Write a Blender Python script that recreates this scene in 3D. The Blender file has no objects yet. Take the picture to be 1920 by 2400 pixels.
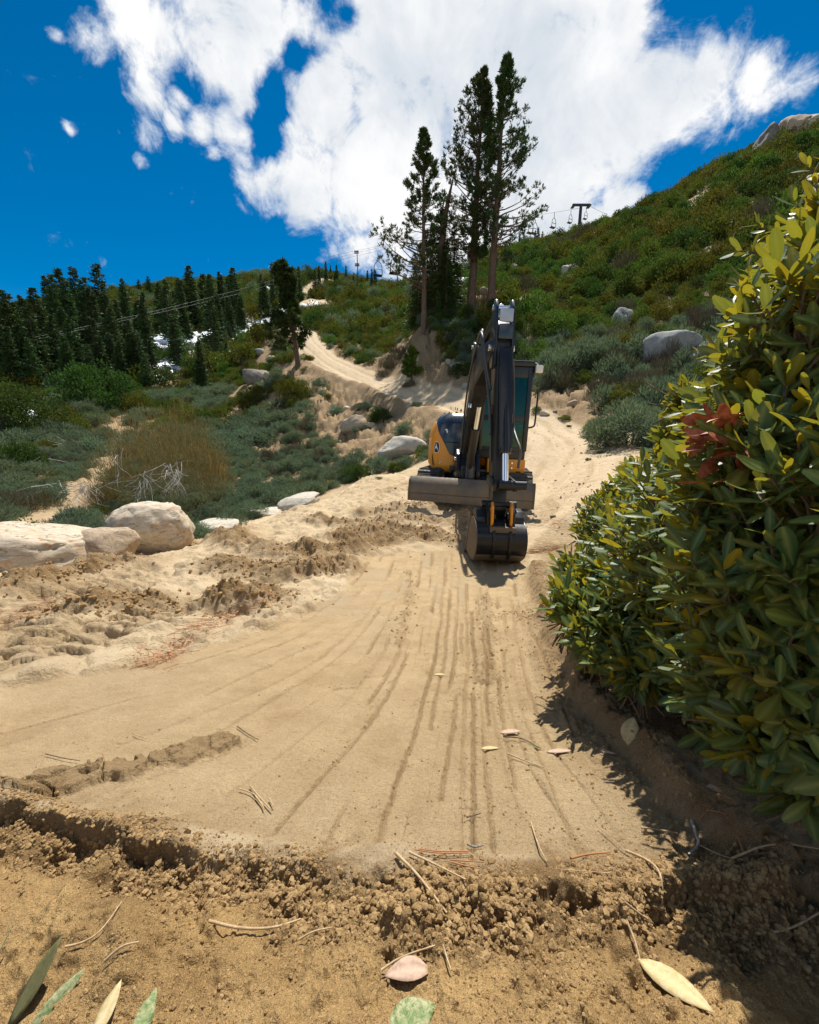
import bpy, bmesh, math, random
import numpy as np
from mathutils import Vector, Matrix, Euler

R = math.radians
rng = np.random.default_rng(7)
random.seed(7)
scene = bpy.context.scene
col = scene.collection

# ------------------------------------------------------------------ camera
PITCH = 10.0
cam_d = bpy.data.cameras.new('camera')
cam = bpy.data.objects.new('camera', cam_d)
col.objects.link(cam)
cam_d.sensor_fit = 'HORIZONTAL'
cam_d.sensor_width = 36.0
cam_d.lens = 18.0
cam_d.clip_start = 0.02
cam_d.clip_end = 5000
cam.location = (0, 0, 0)
cam.rotation_euler = (R(90 - PITCH), 0, 0)
scene.camera = cam

# ------------------------------------------------------------------ light
SUN_AZ = 13.0      # degrees to the right of the view axis (+Y)
SUN_EL = 62.0
sd = bpy.data.lights.new('sun', 'SUN')
sd.energy = 5.0
sd.angle = R(0.53)
sd.color = (1.0, 0.955, 0.88)
sun = bpy.data.objects.new('sun', sd)
col.objects.link(sun)
sdir = Vector((math.sin(R(SUN_AZ)) * math.cos(R(SUN_EL)), math.cos(R(SUN_AZ)) * math.cos(R(SUN_EL)), math.sin(R(SUN_EL))))
sun.rotation_euler = sdir.to_track_quat('Z', 'Y').to_euler()

scene.view_settings.view_transform = 'Standard'
scene.view_settings.look = 'None'
scene.view_settings.gamma = 1.0
scene.view_settings.exposure = 0.50
try:
    scene.view_settings.use_curve_mapping = False
except Exception:
    pass
scene.cycles.max_bounces = 8
scene.cycles.transparent_max_bounces = 8
scene.cycles.use_denoising = True

CP, SP = math.cos(R(PITCH)), math.sin(R(PITCH))

def pdir(u, v):
    """direction of a sight line through the photograph (1920x2400), world space"""
    x = (u - 960) / 960.0
    up = (1200 - v) / 960.0
    return np.array([x, CP + up * SP, -SP + up * CP])

# ------------------------------------------------------------------ sky with clouds
world = bpy.data.worlds.new('World')
scene.world = world
world.use_nodes = True

class NT:
    """small node helper"""
    def __init__(self, tree):
        self.t = tree
        tree.nodes.clear()
    def n(self, kind, **kw):
        nd = self.t.nodes.new(kind)
        for k, v in kw.items():
            setattr(nd, k, v)
        return nd
    def lk(self, a, b):
        self.t.links.new(a, b)
    def put(self, sock, val):
        if isinstance(val, bpy.types.NodeSocket):
            self.lk(val, sock)
        else:
            sock.default_value = val
    def m(self, op, a, b=None, c=None, clamp=False):
        nd = self.n('ShaderNodeMath', operation=op, use_clamp=clamp)
        for i, x in enumerate((a, b, c)):
            if x is not None:
                self.put(nd.inputs[i], x)
        return nd.outputs[0]
    def vm(self, op, a, b=None):
        nd = self.n('ShaderNodeVectorMath', operation=op)
        self.put(nd.inputs[0], a)
        if b is not None:
            self.put(nd.inputs[1], b)
        return nd.outputs['Value'] if op in ('DOT_PRODUCT', 'LENGTH', 'DISTANCE') else nd.outputs['Vector']
    def noise(self, vec, scale, detail=6, rough=0.55, dist=0.0, lac=2.0):
        nd = self.n('ShaderNodeTexNoise')
        if vec is not None:
            self.lk(vec, nd.inputs['Vector'])
        nd.inputs['Scale'].default_value = scale
        nd.inputs['Detail'].default_value = detail
        nd.inputs['Roughness'].default_value = rough
        nd.inputs['Distortion'].default_value = dist
        nd.inputs['Lacunarity'].default_value = lac
        return nd.outputs['Fac']
    def mr(self, val, a, b, c=0.0, d=1.0, smooth=False):
        nd = self.n('ShaderNodeMapRange')
        if smooth:
            nd.interpolation_type = 'SMOOTHSTEP'
        self.put(nd.inputs[0], val)
        for i, x in enumerate((a, b, c, d)):
            self.put(nd.inputs[i + 1], x)
        return nd.outputs[0]
    def mix(self, fac, a, b, blend='MIX'):
        nd = self.n('ShaderNodeMix', data_type='RGBA', blend_type=blend)
        self.put(nd.inputs[0], fac)
        for s, x in ((nd.inputs[6], a), (nd.inputs[7], b)):
            if isinstance(x, tuple):
                s.default_value = (*x, 1.0) if len(x) == 3 else x
            else:
                self.lk(x, s)
        return nd.outputs[2]
    def attr(self, name):
        nd = self.n('ShaderNodeAttribute')
        nd.attribute_name = name
        return nd

w = NT(world.node_tree)
sky = w.n('ShaderNodeTexSky')
sky.sky_type = 'NISHITA'
sky.sun_disc = False
sky.sun_elevation = R(SUN_EL)
sky.sun_rotation = R(SUN_AZ)
sky.altitude = 2300
sky.air_density = 1.0
sky.dust_density = 0.15
sky.ozone_density = 3.0
tc = w.n('ShaderNodeTexCoord')
dirv = tc.outputs['Generated']
# a richer blue, as a polarised, saturated photograph shows
hs = w.n('ShaderNodeHueSaturation')
hs.inputs['Saturation'].default_value = 1.48
hs.inputs['Hue'].default_value = 0.493
hs.inputs['Value'].default_value = 1.0
w.lk(sky.outputs[0], hs.inputs['Color'])
bg_sky = w.n('ShaderNodeBackground')
bg_sky.inputs['Strength'].default_value = 0.076
w.lk(hs.outputs[0], bg_sky.inputs['Color'])

# cloud bodies: (pixel-derived direction, angular radius in radians, weight)
CL = [(1000, 330, 230), (850, 420, 150), (720, 440, 95), (640, 425, 60), (1150, 200, 300), (960, 120, 200), (1250, 400, 200), (1350, 200, 250), (1500, 230, 170), (1640, 225, 115), (1750, 215, 75), (1845, 200, 50), (1890, 190, 30),
      (1050, 520, 130), (920, 520, 100), (860, 590, 55), (940, 615, 60), (1150, 560, 150), (1330, 520, 110), (1430, 475, 60), (1490, 455, 35), (1300, 30, 200), (1460, 30, 80), (1080, 20, 200), (900, 20, 90), (770, 260, 90), (740, 330, 70), (800, 170, 70), (770, 90, 45),
      (450, 50, 130), (600, 40, 140), (700, 30, 75), (300, 30, 100), (230, 50, 55), (570, 150, 85), (585, 250, 50), (600, 330, 36), (545, 300, 42), (490, 130, 80), (350, 140, 60), (330, 220, 44), (325, 300, 36), (310, 360, 24), (480, 300, 40), (500, 350, 24),
      (420, 230, 34), (400, 290, 30), (145, 62, 24), (155, 273, 15), (268, 290, 11), (790, 600, 24), (770, 612, 26), (380, 80, 110), (520, 60, 120), (450, 130, 60), (340, 190, 50)]
# the same broken cloud cover goes on outside the frame
CL2 = [((-.9, -.3, .5), .25), ((.8, -.4, .45), .3), ((0, -.8, .5), .28), ((-.3, .2, .95), .22), ((.45, -.1, .9), .25), ((-.9, .35, .25), .12), ((.95, .2, .5), .15), ((-.5, -.8, .3), .2), ((.5, -.85, .25), .18)]
HO = [(835, 40, 34, .5), (705, 150, 36, .55), (650, 240, 44, .8), (632, 330, 36, .85), (612, 390, 26, .5), (430, 190, 40, .45), (1385, 460, 26, .4), (1570, 50, 70, .45)]
def ang(u, v, rp): return rp / (960 * (1 + ((u - 960) / 960) ** 2 + ((v - 1200) / 960) ** 2) ** .75)
wa = w.vm('NORMALIZE', dirv)
n_w = w.noise(wa, 5.0, 4, 0.6)
nd_w = w.n('ShaderNodeTexNoise'); w.lk(wa, nd_w.inputs['Vector']); nd_w.inputs['Scale'].default_value = 4.2; nd_w.inputs['Detail'].default_value = 7; nd_w.inputs['Roughness'].default_value = .62
off = w.vm('SUBTRACT', nd_w.outputs['Color'], (0.5, 0.5, 0.5))
sc_ = w.n('ShaderNodeVectorMath', operation='SCALE'); w.lk(off, sc_.inputs[0]); sc_.inputs['Scale'].default_value = 0.085
warped = w.vm('NORMALIZE', w.vm('ADD', wa, sc_.outputs[0]))

def blob(direction, rad, wt):
    d = np.array(direction, float); d /= np.linalg.norm(d)
    dist = w.vm('DISTANCE', warped, tuple(d))
    return w.mr(dist, rad * 1.25 + min(.035, rad * .5), max(0.0, rad * .72 - .035), 0.0, wt, True)
field = None
for (u, v, r_) in CL:
    b = blob(pdir(u, v), ang(u, v, r_ * (1 if r_ > 90 or r_ < 32 else 1.3)), 1.0 if r_ > 90 else .50 + .5 * r_ / 90)
    field = b if field is None else w.m('MAXIMUM', field, b)
for (d_, r_) in CL2:
    field = w.m('MAXIMUM', field, blob(d_, r_, 1.0))
for (u, v, r_, wt) in HO:
    if r_ > 0:
        field = w.m('SUBTRACT', field, blob(pdir(u, v), ang(u, v, r_), wt))
fine = w.noise(wa, 9.0, 12, 0.66, 0.55)
wisp = w.noise(wa, 26.0, 8, 0.62, 0.8)
dens = w.m('ADD', field, w.m('ADD', w.m('MULTIPLY', w.m('SUBTRACT', fine, 0.5), 1.9), w.m('MULTIPLY', w.m('SUBTRACT', wisp, 0.5), .75)))
alpha = w.mr(dens, 0.24, 0.92, 0.0, 1.0, True)
big = w.noise(warped, 3.4, 6, 0.55)
shade = w.mr(w.m('ADD', w.m('MULTIPLY', big, .75), w.m('MULTIPLY', fine, .25)), 0.36, 0.60, 0.0, 1.0, True)
ccol = w.mix(shade, (0.66, 0.72, 0.79), (1.0, 1.0, 1.0))
edge = w.mr(alpha, .25, .95, 0.0, 1.0, True)
ccol = w.mix(edge, (0.86, 0.92, 1.0), ccol)
bg_cl = w.n('ShaderNodeBackground')
w.lk(ccol, bg_cl.inputs['Color'])
bg_cl.inputs['Strength'].default_value = 0.72
mx = w.n('ShaderNodeMixShader')
w.lk(alpha, mx.inputs[0]); w.lk(bg_sky.outputs[0], mx.inputs[1]); w.lk(bg_cl.outputs[0], mx.inputs[2])
wo = w.n('ShaderNodeOutputWorld')
w.lk(mx.outputs[0], wo.inputs['Surface'])

# ------------------------------------------------------------------ helpers
def tag(o, label=None, cat=None, group=None, kind=None):
    if label: o['label'] = label
    if cat: o['category'] = cat
    if group: o['group'] = group
    if kind: o['kind'] = kind
    return o

def empty(name, loc=(0, 0, 0), rot=(0, 0, 0), label=None, cat=None, group=None):
    o = bpy.data.objects.new(name, None)
    o.empty_display_size = 0.2
    col.objects.link(o)
    o.location = loc
    o.rotation_euler = rot
    return tag(o, label, cat, group)

def link(name, me, parent=None, mat=None):
    if mat is not None and not me.materials:
        me.materials.append(mat)
    o = bpy.data.objects.new(name, me)
    col.objects.link(o)
    if parent is not None:
        o.parent = parent
    return o

def np_mesh(name, verts, faces, smooth=False, uv=None):
    """verts (n,3), faces (m,k) all of one size"""
    me = bpy.data.meshes.new(name)
    verts = np.asarray(verts, np.float32); faces = np.asarray(faces, np.int32)
    k = faces.shape[1]
    me.vertices.add(len(verts)); me.vertices.foreach_set('co', verts.ravel())
    me.loops.add(faces.size); me.loops.foreach_set('vertex_index', faces.ravel())
    me.polygons.add(len(faces))
    me.polygons.foreach_set('loop_start', np.arange(0, faces.size, k, dtype=np.int32))
    me.polygons.foreach_set('loop_total', np.full(len(faces), k, np.int32))
    me.polygons.foreach_set('use_smooth', np.full(len(faces), smooth, bool))
    me.update(calc_edges=True)
    return me

def set_attr(me, name, vals, dom='POINT'):
    a = me.attributes.new(name, 'FLOAT', dom)
    a.data.foreach_set('value', np.asarray(vals, np.float32))

def set_col(me, name, vals, dom='POINT'):
    a = me.attributes.new(name, 'FLOAT_COLOR', dom)
    v = np.ones((len(vals), 4), np.float32); v[:, :3] = vals
    a.data.foreach_set('color', v.ravel())

# --- value noise in numpy
def _h(ix, iy, iz, s):
    with np.errstate(over='ignore'):
        n = (ix.astype(np.uint32) * np.uint32(374761393)) ^ (iy.astype(np.uint32) * np.uint32(668265263)) ^ (iz.astype(np.uint32) * np.uint32(2246822519)) ^ np.uint32((s * 3266489917) & 0xffffffff)
        n = (n ^ (n >> np.uint32(13))) * np.uint32(1274126177)
        n = n ^ (n >> np.uint32(16))
        n = n * np.uint32(2654435761)
        n = n ^ (n >> np.uint32(15))
    return n.astype(np.float64) / 4294967295.0

def vn2(x, y, s=0):
    ix, iy = np.floor(x).astype(np.int64), np.floor(y).astype(np.int64)
    fx, fy = x - ix, y - iy
    fx = fx * fx * fx * (fx * (fx * 6 - 15) + 10); fy = fy * fy * fy * (fy * (fy * 6 - 15) + 10)
    z = np.zeros_like(ix)
    a, b = _h(ix, iy, z, s), _h(ix + 1, iy, z, s)
    c, d = _h(ix, iy + 1, z, s), _h(ix + 1, iy + 1, z, s)
    return (a + (b - a) * fx) * (1 - fy) + (c + (d - c) * fx) * fy

def vn3(p, s=0):
    i = np.floor(p).astype(np.int64); f = p - i
    f = f * f * (3 - 2 * f)
    out = 0
    for dx in (0, 1):
        for dy in (0, 1):
            for dz in (0, 1):
                wgt = (f[:, 0] if dx else 1 - f[:, 0]) * (f[:, 1] if dy else 1 - f[:, 1]) * (f[:, 2] if dz else 1 - f[:, 2])
                out = out + wgt * _h(i[:, 0] + dx, i[:, 1] + dy, i[:, 2] + dz, s)
    return out

def fbm2(x, y, f, o=4, s=0, g=0.5):
    t, a, n = 0, 1.0, 0
    for k in range(o):
        t = t + a * vn2(x * f + 17.3 * k, y * f - 9.1 * k, s + k); n += a; a *= g; f *= 2.03
    return t / n

def fbm3(p, f, o=4, s=0, g=0.5):
    t, a, n = 0, 1.0, 0
    for k in range(o):
        t = t + a * vn3(p * f + 11.7 * k, s + k); n += a; a *= g; f *= 2.03
    return t / n

def worley(x, y, f, s=0):
    """distance to nearest and 2nd nearest feature point, and the cell's random"""
    x, y = x * f, y * f
    ix, iy = np.floor(x).astype(np.int64), np.floor(y).astype(np.int64)
    d1 = np.full(x.shape, 9.0); d2 = np.full(x.shape, 9.0); rr = np.zeros(x.shape)
    z = np.zeros_like(ix)
    for dx in (-1, 0, 1):
        for dy in (-1, 0, 1):
            cx, cy = ix + dx, iy + dy
            px = cx + _h(cx, cy, z, s); py = cy + _h(cx, cy, z + 1, s)
            d = np.hypot(px - x, py - y)
            near = d < d1
            d2 = np.where(near, d1, np.minimum(d2, d))
            rr = np.where(near, _h(cx, cy, z + 2, s), rr)
            d1 = np.where(near, d, d1)
    return d1, d2, rr

def sstep(x, a, b):
    t = np.clip((x - a) / (b - a), 0, 1)
    return t * t * (3 - 2 * t)

def poly_dist(x, y, pts, want_s=False):
    """distance to a polyline; with want_s the arc length and signed side too"""
    best = np.full(x.shape, 1e9); bs = np.zeros(x.shape); sg = np.zeros(x.shape)
    acc = 0.0
    for (ax, ay), (bx, by) in zip(pts[:-1], pts[1:]):
        dx, dy = bx - ax, by - ay
        L2 = dx * dx + dy * dy + 1e-12; L = math.sqrt(L2)
        t = np.clip(((x - ax) * dx + (y - ay) * dy) / L2, 0, 1)
        d = np.hypot(x - ax - t * dx, y - ay - t * dy)
        near = d < best
        best = np.where(near, d, best)
        if want_s:
            bs = np.where(near, acc + t * L, bs)
            sg = np.where(near, ((x - ax) * dy - (y - ay) * dx) / L, sg)
        acc += L
    return (best, bs, sg) if want_s else best

def in_poly(x, y, pts):
    inside = np.zeros(x.shape, bool)
    n = len(pts)
    for i in range(n):
        (x1, y1), (x2, y2) = pts[i], pts[(i + 1) % n]
        if y1 == y2: continue
        c = ((y1 > y) != (y2 > y)) & (x < (x2 - x1) * (y - y1) / (y2 - y1) + x1)
        inside ^= c
    return inside
# ------------------------------------------------------------------ terrain
# surveyed points: (sight line u, v, horizontal distance in metres)
CTRL = [
    # the lip and the slope down to the digger
    (960, 2400, .27), (500, 2400, .33), (1450, 2400, .33), (0, 2400, .50), (1920, 2400, .50), (960, 2100, .39), (300, 2100, .50), (1600, 2100, .52),
    (960, 1900, .56), (500, 1900, .66), (0, 1850, .95), (1400, 1880, .66), (1900, 1950, .80), (960, 1700, .88), (400, 1700, 1.05), (1400, 1700, .98),
    (0, 1650, 1.55), (960, 1560, 1.35), (500, 1560, 1.55), (1350, 1560, 1.4), (0, 1500, 2.5), (500, 1470, 2.3), (960, 1450, 2.1), (1300, 1450, 2.1),
    (960, 1380, 3.1), (1160, 1380, 3.3), (1290, 1380, 3.2), (600, 1380, 3.3), (200, 1400, 3.7), (1160, 1330, 4.25), (900, 1300, 4.5), (1330, 1300, 4.4), (600, 1300, 4.6), (1000, 1235, 5.9),
    (1330, 1240, 5.8), (800, 1230, 5.9), (1100, 1190, 7.2), (1300, 1186, 7.2), (900, 1172, 7.4), (1100, 1158, 8.5), (1300, 1150, 8.5), (1050, 1125, 10.0), (1250, 1118, 10.2),
    # behind the bush
    (1500, 1500, 1.8), (1600, 1300, 3.6), (1600, 1200, 5.4), (1500, 1150, 6.9), (1500, 1080, 9.5), (1700, 1700, 1.12), (1900, 1300, 3.6), (1900, 1100, 8.5), (1900, 1600, 1.6),
    # plateau rim on the left
    (0, 1340, 5.0), (230, 1310, 5.4), (440, 1285, 5.8), (560, 1240, 6.5), (700, 1185, 7.9), (860, 1118, 10.2), (1006, 1078, 12.0),
    # drop below the rim
    (0, 1345, 6.6), (230, 1335, 7.0), (440, 1320, 7.4), (560, 1275, 8.4), (700, 1222, 10.0), (850, 1150, 12.0), (960, 1100, 13.5),
    # valley floor and its far side
    (0, 1240, 11), (230, 1240, 11.5), (470, 1232, 12.5), (650, 1180, 14), (800, 1110, 16.5), (0, 1120, 18), (200, 1160, 16), (400, 1120, 20), (600, 1080, 22), (760, 1040, 22.5),
    (0, 1000, 34), (150, 990, 36), (290, 1000, 36), (450, 1010, 34), (600, 960, 36), (0, 930, 55), (250, 930, 55), (450, 930, 52), (600, 905, 48),
    (0, 860, 85), (200, 850, 90), (400, 840, 95), (560, 830, 90), (620, 790, 110), (0, 790, 140), (200, 760, 150), (400, 730, 165), (600, 720, 170), (80, 756, 190),
    (0, 745, 230), (200, 705, 240), (406, 677, 250), (609, 655, 260), (0, 760, 420), (400, 700, 460), (600, 680, 460),
    # road behind the digger, its embankment, the way up
    (1250, 1040, 12.5), (1200, 1000, 15.5), (1350, 1000, 15.5), (1480, 1030, 12.5), (1100, 966, 19.5), (1000, 940, 24), (900, 905, 30), (810, 862, 38), (740, 820, 48), (700, 860, 43), (720, 795, 56), (690, 770, 66),
    (1000, 1010, 18.5), (900, 1000, 22), (940, 1060, 16.5), (800, 960, 28), (700, 930, 33), (1000, 965, 21), (850, 915, 29), (650, 860, 50),
    (700, 735, 120), (735, 690, 165), (750, 654, 190), (690, 665, 190), (860, 690, 175), (950, 685, 175), (750, 680, 330), (950, 700, 330),
    (860, 790, 70), (900, 730, 95), (860, 830, 48), (930, 800, 45), (1000, 690, 110),
    # bank and knoll with the tall pines
    (1000, 905, 26), (1060, 920, 23), (930, 860, 33), (980, 820, 30), (1060, 860, 26), (993, 765, 34), (1100, 770, 32), (1107, 708, 36), (1152, 705, 36), (1200, 770, 31), (1060, 700, 45), (1020, 680, 75),
    # right hillside
    (1250, 950, 18), (1300, 950, 17.5), (1400, 960, 16.5), (1560, 990, 15), (1700, 980, 15), (1270, 900, 21), (1400, 880, 20.5), (1600, 880, 19.5), (1800, 880, 19), (1300, 800, 29), (1500, 790, 27), (1700, 760, 26), (1900, 760, 24),
    (1250, 700, 40), (1400, 680, 39), (1600, 650, 37), (1800, 600, 37), (1920, 560, 37), (1180, 640, 56), (1300, 610, 55), (1500, 550, 53), (1700, 480, 51), (1900, 420, 50),
    (1180, 606, 78), (1287, 572, 78), (1386, 546, 76), (1545, 484, 72), (1665, 424, 69), (1750, 374, 67), (1820, 342, 66), (1920, 318, 65),
    (1180, 640, 120), (1400, 590, 120), (1600, 510, 115), (1850, 410, 110), (1180, 680, 260), (1600, 600, 260), (1900, 560, 260),
]
_th, _lr, _el = [], [], []
for (u, v, r_) in CTRL:
    d = pdir(u, v)
    _th.append(math.atan2(d[0], d[1])); _lr.append(math.log(r_)); _el.append(math.atan2(d[2], math.hypot(d[0], d[1])))
for th in (-175, -145, -115, -88, -70, 70, 88, 115, 145, 175):
    if abs(th) >= 85:
        lst = [(.28, -.50), (1, -.55), (4, -.9), (15, -3.0), (60, -11), (250, -45)]
        if th in (88,): lst = [(.3, -.45), (1, -.4), (4, .2), (15, 3.5), (60, 26), (250, 26)]
        if th in (115,): lst = [(.3, -.45), (1, -.4), (4, 0), (15, 2.0), (60, 12), (250, 0)]
        if th in (-88,): lst = [(.3, -.5), (1, -.65), (4, -1.15), (7, -2.4), (15, -4.5), (60, -3), (250, 30)]
    else:
        lst = [(.4, -.5), (1.2, -.6), (4, -.9)] if th < 0 else [(.4, -.46), (1.2, -.45), (4, -.5)]
    for (r_, z_) in lst:
        _th.append(R(th)); _lr.append(math.log(r_)); _el.append(math.atan2(z_, r_))
_th, _lr, _el = map(np.array, (_th, _lr, _el))
KT = 2.0
_A = np.stack([_th * KT, _lr], 1)
def _phi(d2): return np.sqrt(d2 + 0.05 ** 2)
_D2 = ((_A[:, None] - _A[None]) ** 2).sum(-1)
_K = _phi(_D2) - 1e-3 * np.eye(len(_A))
_P = np.concatenate([np.ones((len(_A), 1)), _A], 1)
_M = np.block([[_K, _P], [_P.T, np.zeros((3, 3))]])
_W = np.linalg.solve(_M, np.concatenate([_el, np.zeros(3)]))

def base_h(x, y):
    x = np.atleast_1d(np.asarray(x, float)); y = np.atleast_1d(np.asarray(y, float))
    r_ = np.maximum(np.hypot(x, y), .1)
    th = np.arctan2(x, y); lr = np.log(r_)
    q0, q1 = th * KT, lr
    out = np.full(x.shape, _W[-3]) + _W[-2] * q0 + _W[-1] * q1
    for i in range(len(_A)):
        out += _W[i] * np.sqrt((q0 - _A[i, 0]) ** 2 + (q1 - _A[i, 1]) ** 2 + .0025)
    return np.tan(np.clip(out, -1.45, 1.2)) * r_

# table of the base terrain on a polar grid, for fast lookups
TH0, TH1, NTH = -math.pi, math.pi, 721
LR0, LR1, NLR = math.log(.1), math.log(600), 420
_gth = np.linspace(TH0, TH1, NTH); _glr = np.linspace(LR0, LR1, NLR)
_G = np.zeros((NTH, NLR))
_TT, _LL = np.meshgrid(_gth, _glr, indexing='ij')
_G = (base_h((np.sin(_TT) * np.exp(_LL)).ravel(), (np.cos(_TT) * np.exp(_LL)).ravel()) / np.exp(_LL).ravel()).reshape(NTH, NLR)

def base_fast(x, y):
    x = np.asarray(x, float); y = np.asarray(y, float)
    r_ = np.maximum(np.hypot(x, y), .1001)
    a = (np.arctan2(x, y) - TH0) / (TH1 - TH0) * (NTH - 1); b = np.clip((np.log(r_) - LR0) / (LR1 - LR0) * (NLR - 1), 0, NLR - 1.001)
    ia = np.clip(a.astype(int), 0, NTH - 2); ib = b.astype(int)
    fa, fb = a - ia, b - ib
    v = (_G[ia, ib] * (1 - fa) + _G[ia + 1, ib] * fa) * (1 - fb) + (_G[ia, ib + 1] * (1 - fa) + _G[ia + 1, ib + 1] * fa) * fb
    return v * r_

def _cr(p0, p1, p2, p3, t):
    return p1 + .5 * t * (p2 - p0 + t * (2 * p0 - 5 * p1 + 4 * p2 - p3 + t * (3 * (p1 - p2) + p3 - p0)))

def base_c(x, y):
    """smooth lookup of the base terrain"""
    x = np.atleast_1d(np.asarray(x, float)); y = np.atleast_1d(np.asarray(y, float))
    r_ = np.maximum(np.hypot(x, y), .1001)
    a = (np.arctan2(x, y) - TH0) / (TH1 - TH0) * (NTH - 1); b = np.clip((np.log(r_) - LR0) / (LR1 - LR0) * (NLR - 1), 1, NLR - 3.001)
    ia = np.clip(a.astype(int), 1, NTH - 3); ib = b.astype(int); fa, fb = a - ia, b - ib
    rows = [_cr(_G[ia + k, ib - 1], _G[ia + k, ib], _G[ia + k, ib + 1], _G[ia + k, ib + 2], fb) for k in (-1, 0, 1, 2)]
    return _cr(*rows, fa) * r_

def hit(u, v, rmin=.2, rmax=500):
    """where a sight line meets the ground, as world x, y, z"""
    d = pdir(u, v); h = math.hypot(d[0], d[1]); sx, sy, t = d[0] / h, d[1] / h, d[2] / h
    rs = np.exp(np.linspace(math.log(rmin), math.log(rmax), 900))
    zz = base_fast(sx * rs, sy * rs)
    above = zz >= t * rs
    if not above.any():
        k = int(np.argmax(zz / rs))
    else:
        k = int(np.argmax(above))
    r_ = rs[k]
    return np.array([sx * r_, sy * r_, zz[k]])

def at_r(u, r_, v=1030):
    """ground point in the column of u (at eye level) at distance r_"""
    d = pdir(u, v); h = math.hypot(d[0], d[1])
    x, y = d[0] / h * r_, d[1] / h * r_
    return np.array([x, y, float(base_fast(np.array([x]), np.array([y]))[0])])

def line(pix, **k):
    return [tuple(hit(u, v, **k)[:2]) for (u, v) in pix]

def resample(pts, step):
    pts = np.array(pts); out = [pts[0]]
    for a, b in zip(pts[:-1], pts[1:]):
        n = max(1, int(np.linalg.norm(b - a) / step))
        for i in range(1, n + 1): out.append(a + (b - a) * i / n)
    return out

def smooth_line(pts, it=2):
    pts = [np.array(p) for p in pts]
    for _ in range(it):
        q = [pts[0]]
        for a, b in zip(pts[:-1], pts[1:]):
            q += [a * .75 + b * .25, a * .25 + b * .75]
        q.append(pts[-1]); pts = q
    return [tuple(p) for p in pts]

# scored joints of the graded strip (bucket pass edges)
JOINTS_PX = [
    [(850, 1300), (800, 1375), (700, 1435), (560, 1490), (420, 1520), (250, 1560), (0, 1600)],
    [(893, 1302), (850, 1385), (780, 1450), (640, 1510), (480, 1570), (300, 1630), (130, 1670), (0, 1705)],
    [(925, 1300), (890, 1400), (820, 1490), (700, 1570), (560, 1625), (380, 1690), (200, 1755), (0, 1830)],
    [(955, 1300), (930, 1400), (880, 1500), (790, 1600), (690, 1660), (560, 1740), (460, 1770)],
    [(985, 1330), (965, 1430), (930, 1530), (860, 1640), (760, 1740), (640, 1830), (540, 1880)],
    [(1012, 1310), (1000, 1420), (975, 1540), (915, 1680), (830, 1830), (780, 1920)],
    [(1045, 1300), (1040, 1400), (1015, 1540), (975, 1680), (915, 1860)],
    [(1075, 1330), (1072, 1450), (1060, 1560), (1030, 1700), (1000, 1880)],
    [(1095, 1380), (1096, 1480), (1090, 1600), (1080, 1740), (1085, 1900)],
    [(1120, 1390), (1125, 1500), (1128, 1620), (1135, 1760), (1150, 1900)],
    [(1140, 1390), (1146, 1540), (1158, 1680), (1200, 1850), (1260, 1930)],
    [(1165, 1385), (1172, 1500), (1188, 1620), (1240, 1780), (1340, 1920)],
    [(1195, 1380), (1210, 1480), (1235, 1600), (1300, 1740), (1430, 1900)],
    [(1222, 1380), (1245, 1480), (1290, 1600), (1380, 1740), (1540, 1890)],
    [(1250, 1390), (1280, 1490), (1330, 1620), (1440, 1760), (1620, 1900)],
]
def even(px, n=9):
    px = np.array(px, float); t = np.concatenate([[0], np.cumsum(np.hypot(*np.diff(px, axis=0).T))]); q = np.linspace(0, t[-1], n)
    return np.stack([np.interp(q, t, px[:, 0]), np.interp(q, t, px[:, 1])], 1)
_ev = [even(p) for p in JOINTS_PX]
_mid = []
for _i in range(len(_ev) - 1):
    _mid.append(_ev[_i]); _q = _ev[_i] * .52 + _ev[_i + 1] * .48; _mid.append(_q[(_i * 2) % 3: 7 - (_i * 3) % 4])
_mid.append(_ev[-1])
JOINTS = [smooth_line(line([tuple(q) for q in p]), 1) for p in _mid]
STRIP = line([(850, 1300), (800, 1375), (700, 1435), (560, 1490), (420, 1520), (250, 1560), (0, 1600), (-60, 1760), (0, 1850), (250, 1900), (450, 1915), (620, 1950), (760, 1985), (900, 1960), (1100, 1985), (1300, 2010), (1450, 2000), (1640, 2010), (1760, 2030), (1620, 1900), (1480, 1770), (1340, 1630), (1290, 1500), (1262, 1390), (1245, 1320), (1230, 1290), (1050, 1285), (950, 1290)])
LIP = smooth_line(line([(-80, 1890), (120, 1925), (250, 1950), (380, 1990), (560, 2020), (700, 2050), (800, 2060), (960, 2070), (1060, 2060), (1180, 2090), (1290, 2060), (1400, 2070), (1520, 2080), (1640, 2060), (1780, 2080), (1900, 2120)]))
BERM = smooth_line(line([(1255, 1330), (1285, 1450), (1310, 1560), (1370, 1650), (1450, 1740), (1560, 1840), (1680, 1950), (1800, 2020), (1920, 2090)]))
ROUGH = [smooth_line(line(p)) for p in (
    [(860, 1205), (960, 1195), (1080, 1200), (1085, 1250)],
    [(800, 1262), (900, 1245), (1000, 1252), (1080, 1275)],
    [(740, 1225), (830, 1235), (940, 1215), (1040, 1230)],
    [(620, 1300), (720, 1310), (830, 1290), (900, 1260), (1020, 1265)],
    [(520, 1330), (700, 1350), (800, 1330)],
    [(440, 1270), (560, 1285), (580, 1280)],
    [(200, 1440), (280, 1430), (340, 1425)],
    [(490, 1425), (560, 1425), (625, 1420)],
    [(0, 1395), (80, 1375), (180, 1345), (330, 1325)],
    [(960, 1330), (965, 1400), (930, 1500)],
    [(1140, 1390), (1148, 1500), (1140, 1600)],
    [(1210, 1430), (1290, 1460)],
)]
SLABPX = smooth_line(line([(100, 1815), (170, 1812), (260, 1795), (360, 1765), (450, 1745), (505, 1735)]))
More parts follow.
